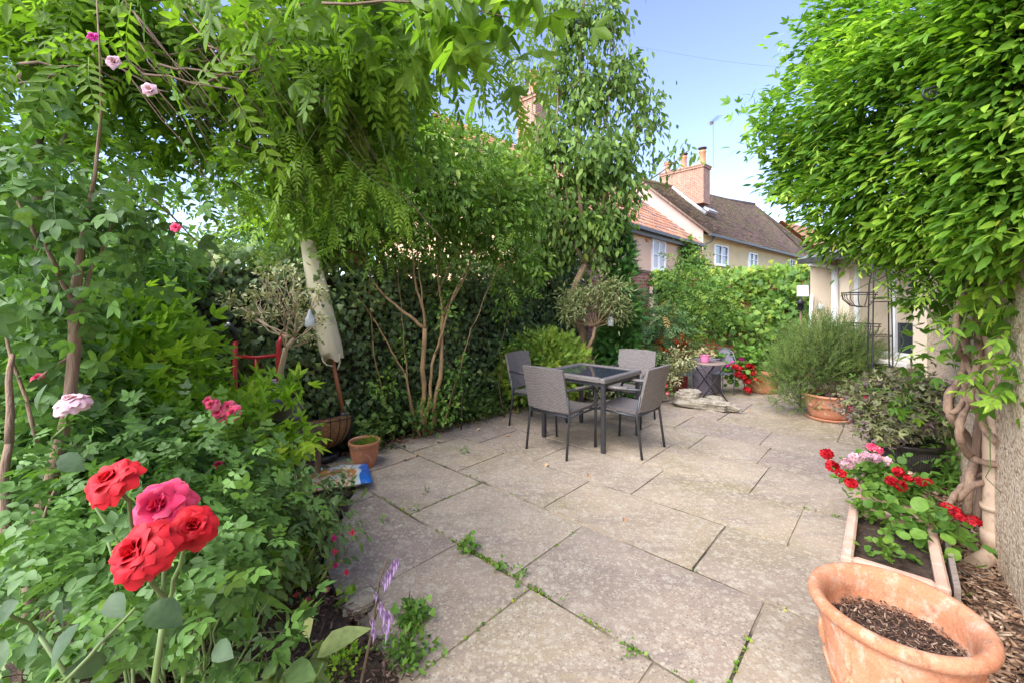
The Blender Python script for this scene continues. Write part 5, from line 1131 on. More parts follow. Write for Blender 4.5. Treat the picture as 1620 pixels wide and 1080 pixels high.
# nandina and friends left of the bistro set
plant('nandina', 'loose nandina shrub tinged red and orange to the right of the conifer', 'shrub', (2.3, 7.0, 0),
      [dict(T=T_pinnate(4, T_leaf(.34, hi=False), .3, .25), m='nand', b=[(2.25, 7.0, 1.0, .5, .35, .45), (2.0, 6.9, .7, .3, .3, .4), (2.55, 7.0, .75, .35, .3, .4), (2.45, 7.0, 1.15, .3, .3, .22)], n=850, s=.20, per=5, clump=.09, inner=.45, down=.3, out=.8)],
      dict(main=[((2.3, 7.0, 0), (2.25, 7, 1.1), .02, .008), ((2.35, 7, 0), (2.5, 7, 1), .015, .006)], twigs=40), seed=27)
plant('acer', 'small orange and red acer glowing beside the bistro table', 'shrub', (2.65, 7.1, 0), [dict(T=T_fan(5, T_leaf(.25, hi=False), 190, 1), m='acer', b=[(2.68, 6.95, .82, .24, .2, .22), (2.5, 6.95, .66, .15, .15, .16)], n=330, s=.075, per=5, clump=.04, inner=.2, down=.3)], dict(main=[((2.65, 7.1, 0), (2.68, 7.0, .8), .012, .005)], twigs=14), seed=28)
plant('climbing_shrub', 'bright loose climber standing up against the brick wall below the pink window', 'climbing plant', (3.0, 8.0, 0),
      [dict(T=T_pinnate(3, T_leaf(.4, hi=False), .34, .2), m='creep', b=[bl(1082, 462, 8.0, .42, .35, .38), bl(1040, 540, 7.8, .42, .3, .22), bl(1120, 480, 8.0, .4, .3, .45), bl(1088, 412, 8.0, .14, .2, .22), bl(1075, 545, 7.6, .4, .3, .25)], n=1100, s=.2, per=5, clump=.12, inner=.3, down=.1, out=.7)],
      dict(main=[((3.0, 8.0, 0), at(1080, 410, 8), .03, .008), ((2.95, 8.0, 0), at(1040, 480, 7.8), .02, .008)], twigs=40), 'twig', seed=29)
plant('variegated_plant', 'small silver variegated bush on top of the pale stones', 'shrub', (2.5, 6.35, 0), [dict(T=LS, m='varie', b=[(2.56, 6.4, .62, .2, .16, .18), (2.45, 6.38, .4, .16, .14, .22)], n=800, s=.045, clump=.03, inner=.4, down=0)], dict(main=[((2.5, 6.4, 0), (2.56, 6.4, .6), .012, .005)]), seed=30)
rc_, cen = plant('red_flowering_plant', 'small plant with coral flowers just behind the far wicker chair', 'flowering plant', (2.05, 6.2, 0), [dict(T=LS, m='ger', b=[(2.1, 6.2, .22, .2, .14, .18)], n=260, s=.05, clump=.03, inner=.3, down=0)], seed=31)
flowers(rc_, 'flower_head', M['pink'], [(2.13, 6.1, .42), (2.2, 6.05, .3), (1.98, 6.1, .38), (2.25, 6.1, .18)], .045, PET, 3, 14)
# geraniums by the back wall pot
gw, cen = plant('red_geranium', 'sprawling red and magenta geraniums in front of the back wall', 'flowering plant', (3.85, 6.95, 0), [dict(T=T_round(), m='ger', b=[(3.8, 6.95, .45, .38, .2, .32), (4.2, 7.05, .5, .25, .15, .12)], n=520, s=.07, clump=.05, inner=.3, down=0)], dict(main=[((3.85, 6.95, 0), (3.8, 6.95, .5), .012, .006)], twigs=20), 'gstem', seed=32)
flowers(gw, 'flower_head', M['red'], [at(px, py, 6.75) for (px, py) in [(1172, 583), (1186, 580), (1192, 590), (1176, 596), (1168, 592), (1183, 603), (1195, 600), (1182, 617), (1205, 601), (1163, 580), (1188, 588)]], .062, PET, 4, 22)
flowers(gw, 'flower_head', M['mag'], [at(px, py, 6.85) for (px, py) in [(1160, 575), (1173, 569), (1150, 578)]], .05, PET, 5, 20)

# ---- rosemary
rb = [(4.08, 5.5, .78, .44, .36, .36), (3.80, 5.6, .58, .36, .3, .36), (4.42, 5.55, .78, .36, .34, .42), (3.74, 5.62, .28, .24, .26, .22), (4.1, 5.55, 1.02, .40, .33, .24), (4.55, 5.5, .5, .2, .25, .3)]
plant('rosemary', 'big billowing rosemary bush spilling over its terracotta bowl', 'shrub', (4.08, 5.42, 0), [dict(T=T_sprig(18, .19, .2), m='rosem', b=rb, n=3900, s=.17, per=5, clump=.06, inner=.45, down=-.55, out=.55, rnd=.35, up=.1)],
      dict(main=[((4.08, 5.42, .25), (4.05, 5.45, .8), .018, .008), ((4.05, 5.4, .25), (3.8, 5.35, .6), .014, .006), ((4.1, 5.42, .25), (4.4, 5.45, .8), .014, .006)], twigs=60), seed=33)
# bronze leaved plant in the dark pot
hp, cen = plant('bronze_plant', 'bushy bronze and grey-green leaved plant filling the dark pot', 'shrub', (3.36, 3.62, .25), [dict(T=T_fan(3, T_leaf(.42, hi=False), 120, .9), m='heuch', b=[(3.33, 3.62, .62, .44, .36, .2), (3.08, 3.5, .50, .2, .22, .14), (3.58, 3.7, .60, .28, .3, .18), (3.4, 3.65, .76, .28, .25, .1)], n=3600, s=.052, per=6, clump=.04, inner=.35, down=.1, out=.7, rnd=.9),
      dict(T=T_pinnate(3, T_leaf(.4, hi=False), .34, .2), m='ger', b=[(3.5, 3.6, .62, .4, .3, .2)], n=110, s=.12, per=4, clump=.05, inner=.5, down=.1)], dict(main=[((3.36, 3.62, .25), (3.33, 3.6, .6), .01, .004)], twigs=60, tr=.004), seed=34)
flowers(hp, 'flower_head', M['pink'], [at(1370, 628, 3.6), at(1396, 628, 3.6), at(1345, 646, 3.5)], .02, PET, 6, 7)
plant('bronze_plant', 'dark tangle of leaves growing from the bed to the right of the dark pot', 'shrub', (3.55, 3.35, 0), [dict(T=LS, m='ger', b=[(3.5, 3.25, .25, .22, .25, .2), (3.45, 3.1, .12, .2, .25, .1)], n=700, s=.06, clump=.05, inner=.3)], seed=35)

# ---- geraniums in the troughs
def geran(label, blobs, heads, n, s, seed, Yh=None, base=None):
    t, cen = plant('geranium', label, 'flowering plant', base, [dict(T=T_round(11, .05), m='ger', b=blobs, n=int(n * .8), s=s * .72, per=4, clump=.04, inner=.2, down=-.05, out=.4, rnd=.5, up=1.3)], None, seed=seed)
    b = MB(); r_ = random.Random(seed)
    for (m, P, R_, nf) in heads:
        flowers(t, 'flower_head', M[m], P, R_, PET, seed, nf)
        for p in P: limb(b, Vector(base) + Vector((r_.uniform(-.1, .1), r_.uniform(-.1, .1), 0)), Vector(p), .0035, .002, r_.random(), .08, 5, seg=5)
    b.build('stem', M['gstem'], t); return t
geran('red geranium at the far end of the rear trough, its flowers leaning over the patio', [(2.42, 2.78, .30, .18, .18, .08), (2.5, 2.9, .33, .14, .15, .07)], [('red', [at(1308, 718, 2.75), at(1317, 737, 2.6), at(1330, 748, 2.55), at(1346, 764, 2.45)], .036, 30)], 210, .062, 41, base=(2.5, 2.85, .18))
geran('pink and white geranium in the middle of the rear trough', [(2.60, 2.92, .29, .15, .15, .07), (2.68, 3.0, .27, .1, .12, .04)], [('pink', [at(1388, 712, 2.95), at(1378, 707, 3.0)], .035, 26), ('pale', [at(1352, 724, 2.8), at(1370, 722, 2.85), at(1384, 724, 2.85), at(1402, 730, 2.9), at(1340, 733, 2.75)], .036, 28)], 200, .06, 42, base=(2.75, 3.0, .18))
geran('red geranium at the near end of the rear trough', [(2.44, 2.66, .28, .16, .15, .07), (2.58, 2.72, .30, .14, .14, .07)], [('red', [at(1420, 745, 2.7), at(1436, 757, 2.62), at(1424, 768, 2.6), at(1455, 762, 2.6), at(1468, 762, 2.65), at(1410, 760, 2.62)], .032, 24)], 190, .062, 43, base=(2.52, 2.7, .18))
geran('broad-leaved red geranium spilling right out of the front trough over its board', [(2.36, 2.30, .25, .17, .16, .09), (2.28, 2.16, .16, .13, .1, .09), (2.2, 2.4, .28, .15, .15, .09)], [('red', [at(1498, 803, 2.35), at(1521, 818, 2.25), at(1540, 824, 2.2), at(1508, 808, 2.3)], .032, 20)], 120, .085, 44, base=(2.25, 2.35, .17))
plant('trough_seedlings', 'sparse green seedlings on the bare soil of the front trough', 'plants', (2.0, 2.25, .16), [dict(T=T_round(7), m='ger', b=[(1.95, 2.2, .2, .16, .2, .04), (2.2, 2.5, .24, .18, .2, .07)], n=170, s=.04, clump=.03, inner=.0, down=0, up=1.4)], seed=45)

# ---- honeysuckle / jasmine canopy with twisted trunk (right)
jb_ = [bl(1430, 150, 2.6, .62, .5, .45), bl(1330, 200, 3.0, .5, .5, .45), bl(1302, 255, 3.2, .30, .4, .33), bl(1400, 280, 2.7, .5, .45, .35), bl(1500, 80, 2.4, .55, .5, .45), bl(1560, 200, 2.2, .42, .4, .42), bl(1470, 330, 2.5, .42, .4, .25), bl(1372, 345, 3.0, .32, .4, .2), bl(1560, 340, 2.2, .3, .35, .3), bl(1400, 40, 2.9, .55, .5, .4), bl(1370, 90, 3.1, .33, .4, .38, .8), bl(1258, 285, 3.3, .15, .25, .22, .8), bl(1590, 60, 2.0, .4, .35, .4), bl(1430, 385, 2.7, .3, .3, .12), bl(1335, 385, 3.1, .15, .25, .10, .6), bl(1520, 410, 2.5, .22, .2, .16, .8), bl(1610, 180, 1.85, .22, .25, .35), bl(1612, 330, 1.85, .14, .2, .25, .8)]
kp = lambda P: (P[:, 0] - 2.38) * 2.85 - (P[:, 1] - 1.96) * 2.37 < .05 * 3.7
jt, cen = plant('jasmine', 'huge billowing bright green jasmine climber filling the upper right over its twisted trunk', 'climbing plant', (2.85, 2.62, 0),
      [dict(T=T_leaf(.27, curl=.22), m='jas', b=jb_, n=26500, s=.078, per=13, clump=.06, inner=.35, down=.1, out=.35, rnd=.38, up=.7, bias=(-.85, -.3, -.2), keep=kp),
       dict(T=T_fan(3, T_leaf(.38), 80, .9), m='jas', b=[bl(1200 + 40 * k, 180 + (k * 67) % 190, 3.3 - .05 * k, .16, .2, .16) for k in range(5)] + [bl(1215, 300, 3.3, .08, .1, .05), bl(1225, 200, 3.3, .08, .1, .1), bl(1290, 60, 3.2, .15, .2, .2), bl(1310, 10, 3.2, .12, .2, .1)], n=420, s=.085, per=5, clump=.06, inner=.2, down=.1, keep=kp),
       dict(T=T_fan(3, T_leaf(.34), 75, .95), m='jas', b=[bl(1545, 440, 2.35, .2, .12, .2), bl(1480, 470, 2.7, .18, .15, .2), bl(1590, 560, 2.15, .09, .1, .3), bl(1470, 560, 2.9, .1, .1, .2, .5), bl(1600, 300, 1.85, .12, .2, .3, .8), bl(1420, 640, 3.2, .14, .1, .12, .3), bl(1590, 480, 2.05, .12, .1, .2, 1), bl(1600, 600, 2.0, .06, .1, .2, .5)], n=420, s=.085, per=4, clump=.05, inner=.1, down=.2, keep=kp),
       dict(T=T_leaf(.3, curl=.2), m='jas', b=[(2.10, 1.80, z_, .13, .2, .2) for z_ in (1.9, 2.15, 2.4, 2.65, 2.9, 3.1)] + [(2.25, 2.0, z_, .12, .2, .2) for z_ in (1.8, 2.1, 2.4, 2.7, 3.0)], n=3600, s=.08, per=10, clump=.06, inner=.1, down=.1, out=.35, rnd=.4, bias=(-.85, -.3, -.2), keep=kp)], seed=51)
vb = MB(); r_ = random.Random(12); bx, by = 2.80, 2.60
def strand(px_list, Y0, r0, r1, dy=0.0, s_=0):
    pts = []
    for i, (px, py) in enumerate(px_list): pts.append(at(px, py, Y0 + dy * i + .05 * math.sin(i * 1.9 + s_)))
    # smooth the polyline
    q = []
    for i in range(len(pts) - 1):
        p0, p1, p2, p3 = pts[max(i - 1, 0)], pts[i], pts[i + 1], pts[min(i + 2, len(pts) - 1)]
        for k in range(5):
            t = k / 5; q.append(.5 * ((2 * p1) + (p2 - p0) * t + (2 * p0 - 5 * p1 + 4 * p2 - p3) * t * t + (3 * p1 - p0 - 3 * p2 + p3) * t ** 3))
    q.append(pts[-1]); n = len(q) - 1
    q = [p + Vector((r_.gauss(0, .002), r_.gauss(0, .002), 0)) for p in q]
    vb.tube(q, [(r0 + (r1 - r0) * i / n) * (1 + .07 * math.sin(i * 1.1 + s_) + r_.uniform(-.04, .04)) for i in range(n + 1)], 9)
strand([(1585, 872), (1582, 800), (1590, 720), (1588, 640), (1584, 560), (1590, 480), (1580, 400), (1570, 300)], 2.42, .050, .032, 0.01, 1)
strand([(1572, 868), (1576, 790), (1568, 700), (1578, 640), (1560, 560), (1550, 480), (1558, 400), (1530, 300)], 2.46, .036, .026, 0.01, 2)
strand([(1530, 812), (1534, 760), (1542, 720), (1528, 690), (1505, 660), (1500, 630), (1518, 600), (1530, 560), (1520, 500), (1530, 440), (1500, 340)], 2.50, .024, .020, 0, 3)
strand([(1515, 790), (1540, 768), (1565, 760)], 2.45, .018, .015, 0, 8)
strand([(1498, 800), (1520, 770), (1545, 752), (1572, 750)], 2.47, .016, .012, 0, 18)
strand([(1586, 735), (1560, 732), (1535, 722), (1520, 700), (1518, 670), (1530, 640), (1527, 610), (1545, 580), (1548, 520), (1540, 450)], 2.36, .019, .018, 0.01, 4)
strand([(1578, 700), (1560, 682), (1548, 655), (1536, 630), (1540, 600), (1528, 570), (1512, 540), (1520, 480), (1545, 420)], 2.34, .018, .016, 0.01, 5)
strand([(1590, 720), (1580, 690), (1570, 650), (1556, 620), (1545, 590), (1560, 540), (1575, 480), (1570, 400)], 2.38, .020, .017, 0.01, 6)
strand([(1545, 820), (1552, 760), (1545, 700), (1556, 640), (1566, 590), (1560, 540), (1545, 490), (1555, 430)], 2.52, .022, .018, 0, 7)
strand([(1590, 650), (1578, 600), (1590, 560), (1570, 520), (1580, 470), (1560, 430)], 2.36, .015, .013, 0.01, 9)
strand([(1505, 655), (1520, 640), (1530, 615), (1520, 590)], 2.46, .014, .012, 0.01, 10)
vb.build('trunk', M['vine'], jt, True)
vb = MB()
for k in range(26): a_ = at(r_.uniform(1500, 1590), r_.uniform(250, 560), r_.uniform(2.3, 2.6)); e_ = Vector(cen[0][r_.randrange(len(cen[0]))]); limb(vb, a_, e_, .008, .002, k, .12, 7, seg=5)
for (a_, e_) in ((at(1480, 480, 2.6), at(1545, 640, 2.45)), (at(1545, 420, 2.3), at(1600, 600, 2.15)), (at(1420, 430, 2.9), at(1330, 470, 3.1)), (at(1440, 500, 2.9), at(1420, 600, 3.1)), (at(1330, 90, 3.1), at(1305, 8, 3.1)), (at(1300, 240, 3.2), at(1215, 215, 3.3)), (at(1290, 300, 3.2), at(1210, 305, 3.3)), (at(1560, 620, 2.3), at(1585, 780, 2.25))): limb(vb, a_, e_, .004, .002, 5, .1, 8, seg=5)
B = Bag(); r2 = random.Random(31); st2, dr2 = [], []
for (px, py) in [(1310, 10), (1300, 50), (1290, 90), (1270, 120), (1262, 160), (1255, 200), (1245, 230), (1240, 265), (1240, 300), (1250, 330), (1268, 350), (1300, 375), (1330, 400), (1345, 430), (1390, 440), (1430, 450), (1470, 450)]:
    for k in range(5):
        Y0 = 3.1 - max(0, px - 1300) * .003; st2.append(at(px + 22 + r2.uniform(10, 60), py + r2.uniform(-22, 14), Y0 + r2.uniform(-.3, .15))); dr2.append((-.8 + r2.uniform(-.3, .5), -.4 + r2.uniform(-.4, .3), (.35 if py < 150 else -.1) + r2.uniform(-.35, .35)))
c0_ = cen[0]
for k in range(230):
    p = Vector(c0_[r2.randrange(len(c0_))]); 
    if kp(np.array([p]))[0] and p.z > 1.75: st2.append(p); dr2.append((-.9 + r2.uniform(-.3, .5), -.7 + r2.uniform(-.4, .3), r2.uniform(-.2, .45)))
shoots(B, vb, st2, dr2, .24, 6, T_leaf(.27, curl=.2), .075, 7, .35)
st3, dr3 = [], []
for k in range(7): st3.append(at(r2.uniform(1500, 1600), r2.uniform(440, 600), r2.uniform(2.15, 2.35))); dr3.append((-.8, -.3, r2.uniform(-.3, .2)))
for k in range(8): st3.append(at(r2.uniform(1600, 1618), r2.uniform(300, 640), 2.0)); dr3.append((-.8, -.2, r2.uniform(-.4, .1)))
shoots(B, vb, st3, dr3, .26, 5, T_leaf(.3, curl=.2), .085, 8, .3)
B.build('shoots', M['jas'], jt); vb.build('twigs', M['gstem'], jt, True)

# ---- overhead wisteria on its wires (upper left)
ww = [(-1.7, 1.9, 2.55, 1.1, .8, .28), (-.9, 1.8, 2.5, .7, .7, .25), (-2.6, 2.6, 2.4, .5, .5, .3), (-1.2, 2.6, 2.35, .55, .4, .35), (-.45, 1.5, 2.5, .42, .4, .22), (-1.7, 1.1, 2.55, 1.0, .4, .2), (-.72, 2.35, 2.3, .3, .3, .25)]
hang = [bl(80, 60, 2.0, .35, .3, .22), bl(200, 30, 1.9, .35, .3, .2), bl(40, 190, 2.1, .3, .3, .22, .8), bl(150, 150, 2.1, .3, .3, .2, .7), bl(260, 230, 2.3, .3, .3, .2, .6), bl(560, 130, 1.9, .35, .3, .35), bl(480, 220, 2.1, .35, .3, .32), bl(600, 210, 2.3, .32, .3, .25), bl(595, 130, 2.2, .2, .25, .2), bl(540, 290, 2.6, .3, .3, .22), bl(625, 45, 1.5, .16, .2, .12), bl(735, 8, 1.1, .12, .12, .03, .7), bl(790, 10, 1.0, .07, .1, .05, 1.5), bl(420, 120, 2.0, .4, .3, .3), bl(300, 130, 2.1, .45, .3, .3), bl(180, 60, 1.9, .4, .3, .25), bl(500, 30, 1.6, .4, .3, .2), bl(620, 20, 1.4, .3, .2, .15)]
PIN2 = T_pinnate(6, T_leaf(.36, hi=False), .27, .5)
wt, cen = plant('wisteria', 'overhanging wisteria canopy with drooping feathery leaves across the upper left sky', 'climbing plant', (-3.0, 2.8, 0),
      [dict(T=T_fan(3, T_leaf(.45, hi=False), 110, .9), m='wist', b=hang, n=3400, s=.085, per=7, clump=.08, inner=.1, down=.5, out=.5, rnd=1.0, zmin=1.7),
       dict(T=PIN2, m='wist', b=hang, n=720, s=.16, per=4, clump=.09, inner=.15, down=.5, out=.5, rnd=1.1, sv=.25, zmin=1.7),
       dict(T=PIN2, m='wist', b=ww, n=420, s=.19, per=4, clump=.13, inner=.15, down=.3, out=.4, rnd=.8, zmin=2.0)], seed=61)
vb = MB(); r_ = random.Random(3)
for (pl_, r0, r1) in (([(0, 60), (120, 55), (200, 75), (300, 110), (390, 190)], .022, .008), ([(30, 130), (90, 80), (150, 20), (140, -30)], .018, .014), ([(95, 130), (110, 60), (170, 10), (260, -10)], .014, .009), ([(150, 10), (240, 60), (330, 100), (420, 180), (480, 290)], .012, .006), ([(0, 20), (70, 40), (160, 60), (250, 50), (380, 45), (480, 60)], .014, .006), ([(430, 60), (440, 160), (436, 230), (432, 300), (440, 360)], .005, .003), ([(510, 100), (500, 220), (520, 300)], .004, .002), ([(560, 40), (650, 60), (720, 95), (760, 110)], .006, .002), ([(500, 10), (600, 10), (690, 30), (715, 8)], .007, .004), ([(520, 230), (640, 310), (700, 380)], .004, .002), ([(100, 600), (60, 400), (110, 200), (90, 60)], .02, .015)):
    pts = [at(px, py, 1.9 + .06 * i) for i, (px, py) in enumerate(pl_)]
    for i in range(len(pts) - 1): limb(vb, pts[i], pts[i + 1], r0 + (r1 - r0) * i / (len(pts) - 1), r0 + (r1 - r0) * (i + 1) / (len(pts) - 1), i, .03, 5, seg=7)
for k in range(90): c_ = Vector(np.concatenate(cen)[r_.randrange(sum(map(len, cen)))]); limb(vb, c_ + Vector((-r_.uniform(.2, .7), r_.uniform(-.2, .3), r_.uniform(0, .3))), c_, .004, .0015, k, .1, 5, seg=4)
b0 = at(60, 400, 2.1); vb.tube([(-3.0, 2.8, 0), (-2.95, 2.75, 1.0), tuple(b0), tuple(at(60, 120, 2.0))], [.035, .032, .024, .02], 8)
for k in range(75):
    x0_, y0_ = r_.uniform(180, 470), r_.uniform(-20, 120); l_ = r_.uniform(90, 230); Y0 = r_.uniform(1.5, 2.1); limb(vb, at(x0_, y0_, Y0), at(x0_ + l_ * .75, y0_ + l_, Y0 + .1), .0028, .001, k, .05, 6, sag=.05, seg=4)
for k in range(26):
    x0_, y0_ = r_.uniform(0, 300), r_.uniform(20, 140); Y0 = r_.uniform(1.6, 2.1); limb(vb, at(x0_, y0_, Y0), at(x0_ + r_.uniform(80, 200), y0_ + r_.uniform(-50, 60), Y0), .006, .002, k, .1, 6, seg=5)
vb.build('stems', M['bark'], wt, True)
B = Bag(); mb_ = MB(); r2 = random.Random(77); st2 = []; dr2 = []
for k in range(34): st2.append(at(r2.uniform(360, 620), r2.uniform(-20, 300), r2.uniform(1.7, 2.4))); dr2.append((r2.uniform(-.2, .9), r2.uniform(-.5, .3), r2.uniform(-.7, .3)))
for (px, py) in [(690, 20), (720, 15), (740, 0), (765, -5), (700, 70), (720, 100)]: st2.append(at(px - 20, py, 1.25)); dr2.append((.8, 0, -.3))
shoots(B, mb_, st2, dr2, .3, 4, PIN2, .16, 9, .5); B.build('sprays', M['wist'], wt); mb_.build('spray_stem', M['gstem'], wt, True)['kind'] = 'stuff'
B = Bag(); foliage(B, T_leaf(.45, curl=.25), [bl(735, 25, 1.05, .12, .1, .05), bl(785, 12, 1.0, .06, .08, .04), bl(700, 5, 1.1, .1, .1, .05)], 90, .07, per=5, clump=.03, seed=5, inner=0, down=.7, out=.4); B.build('near_leaves', M['wist'], wt)
for i, (px, py, Y, l_) in enumerate([(524, 150, 1.7, .10), (552, 240, 1.9, .13), (432, 210, 1.9, .09), (452, 140, 1.9, .08), (515, 165, 1.5, .09), (372, 140, 1.9, .08), (549, 265, 2.2, .1)]):
    p = at(px, py, Y); b = MB(); b.tube([p + Vector((0, 0, l_ * .9)), p + Vector((0, 0, l_ * .5)), p + Vector((.002, 0, 0)), p + Vector((.004, 0, -l_ * .3)), p + Vector((.006, 0, -l_ * .55))], [.0015, .003, .009, .008, .001], 8, flat=.45); b.build('seed_pod', M['gstem'], wt, True)

# ---- choisya (bright) and left bed shrubs
ch_ = [bl(215, 560, 2.6, .35, .38, .28), bl(150, 560, 2.3, .35, .35, .3), bl(265, 625, 2.7, .30, .33, .27), bl(305, 685, 2.7, .2, .25, .16), bl(385, 715, 2.75, .2, .25, .2), bl(400, 632, 3.05, .14, .12, .07), bl(460, 622, 3.05, .10, .1, .07), bl(210, 680, 2.3, .42, .35, .35), bl(320, 740, 2.4, .35, .3, .32), bl(120, 650, 2.1, .35, .3, .35), bl(470, 688, 3.1, .08, .1, .05, 1.0)]
plant('choisya', 'large bright lime-green bush in front of the sack truck and grey pots', 'shrub', (-1.95, 2.6, 0), [dict(T=T_fan(3, T_leaf(.36), 100, .85), m='choi', b=ch_, n=2100, s=.105, per=6, clump=.06, inner=.6, down=-.15, out=.75, rnd=.55, up=.8), dict(T=T_whorl(6, T_leaf(.33)), m='choi', b=ch_, n=560, s=.085, per=3, clump=.06, inner=.85, down=-.5, out=.9, rnd=.3, up=.6)],
      dict(main=[((-1.95, 2.6, 0), (-1.95, 2.6, .9), .02, .008), ((-1.95, 2.6, 0), (-1.6, 2.6, .6), .015, .008), ((-1.95, 2.6, 0), (-2.3, 2.5, .8), .015, .008)], twigs=90), seed=71)
dk = [bl(40, 520, 1.9, .35, .3, .35), bl(60, 650, 1.8, .4, .3, .35), bl(200, 800, 1.8, .4, .3, .25), bl(100, 780, 1.7, .35, .3, .3), bl(0, 420, 2.0, .35, .3, .3), bl(300, 860, 1.7, .3, .25, .2), bl(130, 450, 2.6, .5, .3, .4), bl(220, 430, 3.0, .4, .3, .3)]
plant('dark_shrub', 'dense dark green shrub filling the left edge behind the roses', 'shrub', (-2.1, 1.8, 0), [dict(T=LF, m='dark', b=dk, n=7500, s=.07, per=8, clump=.07, inner=.35, down=.25, out=.6)], dict(main=[((-2.1, 1.8, 0), (-2.0, 1.8, 1.0), .02, .008), ((-2.1, 1.8, 0), (-1.5, 1.8, .5), .015, .006)], twigs=110, tr=.004), seed=72)
fu = [bl(440, 815, 2.3, .30, .3, .16), bl(400, 840, 2.0, .3, .28, .22), bl(500, 820, 2.2, .22, .22, .16), bl(400, 760, 2.5, .25, .25, .12), bl(350, 900, 1.7, .25, .2, .2)]
ft, cen = plant('fuchsia', 'grey-green fuchsia bush arching over the near edge of the patio', 'shrub', (-1.2, 2.2, 0), [dict(T=T_leaf(.4), m='fuch', b=fu, n=2900, s=.052, per=6, clump=.06, inner=.3, down=.45, out=.6)], dict(main=[((-1.2, 2.2, 0), at(450, 790, 2.3), .01, .004), ((-1.2, 2.1, 0), at(500, 800, 2.2), .007, .003), ((-1.25, 2.0, 0), at(400, 830, 2.0), .008, .003)], twigs=90, tr=.003), 'gstem', seed=73)
for i, (px, py) in enumerate([(557, 842), (528, 850), (530, 872), (531, 893), (428, 912), (500, 770), (548, 905), (270, 968)]):
    p = at(px, py, 2.0 if px > 300 else 1.2); B = Bag(); g = np.random.default_rng(i)
    B.put(T_petals(4, .7, -.1), [p, p + Vector((0, 0, -.004))], [(0, 0, -1.), (0, 0, -1)], [(0, -1., .3), (1, 0, .2)], [.016, .012], [.3, .8]); B.put(T_leaf(.5), [p + Vector((0, 0, .012))] * 3, [(0, 0, -1.), (.2, 0, -1), (-.2, 0, -1)], [(0, -1., 0), (1., 0, 0), (-1., .5, 0)], .03, [.2, .5, .7]); B.build('flower', M['mag'] if i % 2 else M['pink'], ft)
# upper left rose climber with trunk
rt_ = thing('climbing_rose', 'tall climbing rose with brown trunk at the left edge and dark broad leaves', 'climbing plant', (-1.72, 1.45, 0))
vb = MB(); pp_ = [at(40, 870, 1.45), at(80, 760, 1.45), at(108, 650, 1.45), at(118, 550, 1.47), at(118, 470, 1.5), at(130, 380, 1.5), at(150, 280, 1.5), at(160, 180, 1.5), at(158, 90, 1.5), at(150, -60, 1.5)]
pp_[0].z = 0.0; pp_.insert(1, at(52, 840, 1.45)); vb.tube(pp_, [.024, .021, .019, .017, .018, .017, .010, .006, .004, .003, .002], 9)
for (a_, e_, r0) in ((at(118, 480, 1.5), at(95, 440, 1.45), .010), (at(95, 440, 1.45), at(70, 380, 1.4), .008), (at(118, 500, 1.5), at(160, 400, 1.55), .007), (at(160, 400, 1.55), at(210, 280, 1.6), .005), (at(118, 560, 1.5), at(60, 600, 1.4), .007), (at(60, 380, 1.4), at(20, 300, 1.4), .006), (at(5, 880, 1.3), at(15, 700, 1.3), .016), (at(15, 700, 1.3), at(20, 560, 1.35), .011), (at(240, 315, 1.7), at(330, 400, 1.9), .004), (at(330, 400, 1.9), at(355, 440, 2.0), .003), (at(120, 700, 1.5), at(60, 850, 1.4), .006), (at(60, 700, 1.4), at(5, 500, 1.4), .006)): limb(vb, a_, e_, r0, r0 * .6, px, .05, 6, seg=6)
vb.build('trunk', M['vine'], rt_, True)
B = Bag(); rl = [bl(60, 300, 1.5, .25, .2, .3), bl(160, 330, 1.55, .28, .2, .2), bl(60, 430, 1.35, .18, .15, .12), bl(180, 450, 1.6, .16, .15, .12), bl(10, 200, 1.4, .2, .2, .3), bl(220, 330, 1.6, .15, .15, .12), bl(240, 230, 1.6, .25, .2, .1), bl(60, 540, 1.5, .22, .15, .14)]
foliage(B, T_pinnate(2, T_leaf(.55), .42, .3), rl, 420, .115, per=4, clump=.05, seed=81, inner=.1, down=.5, out=.4); B.build('foliage', M['rose'], rt_)

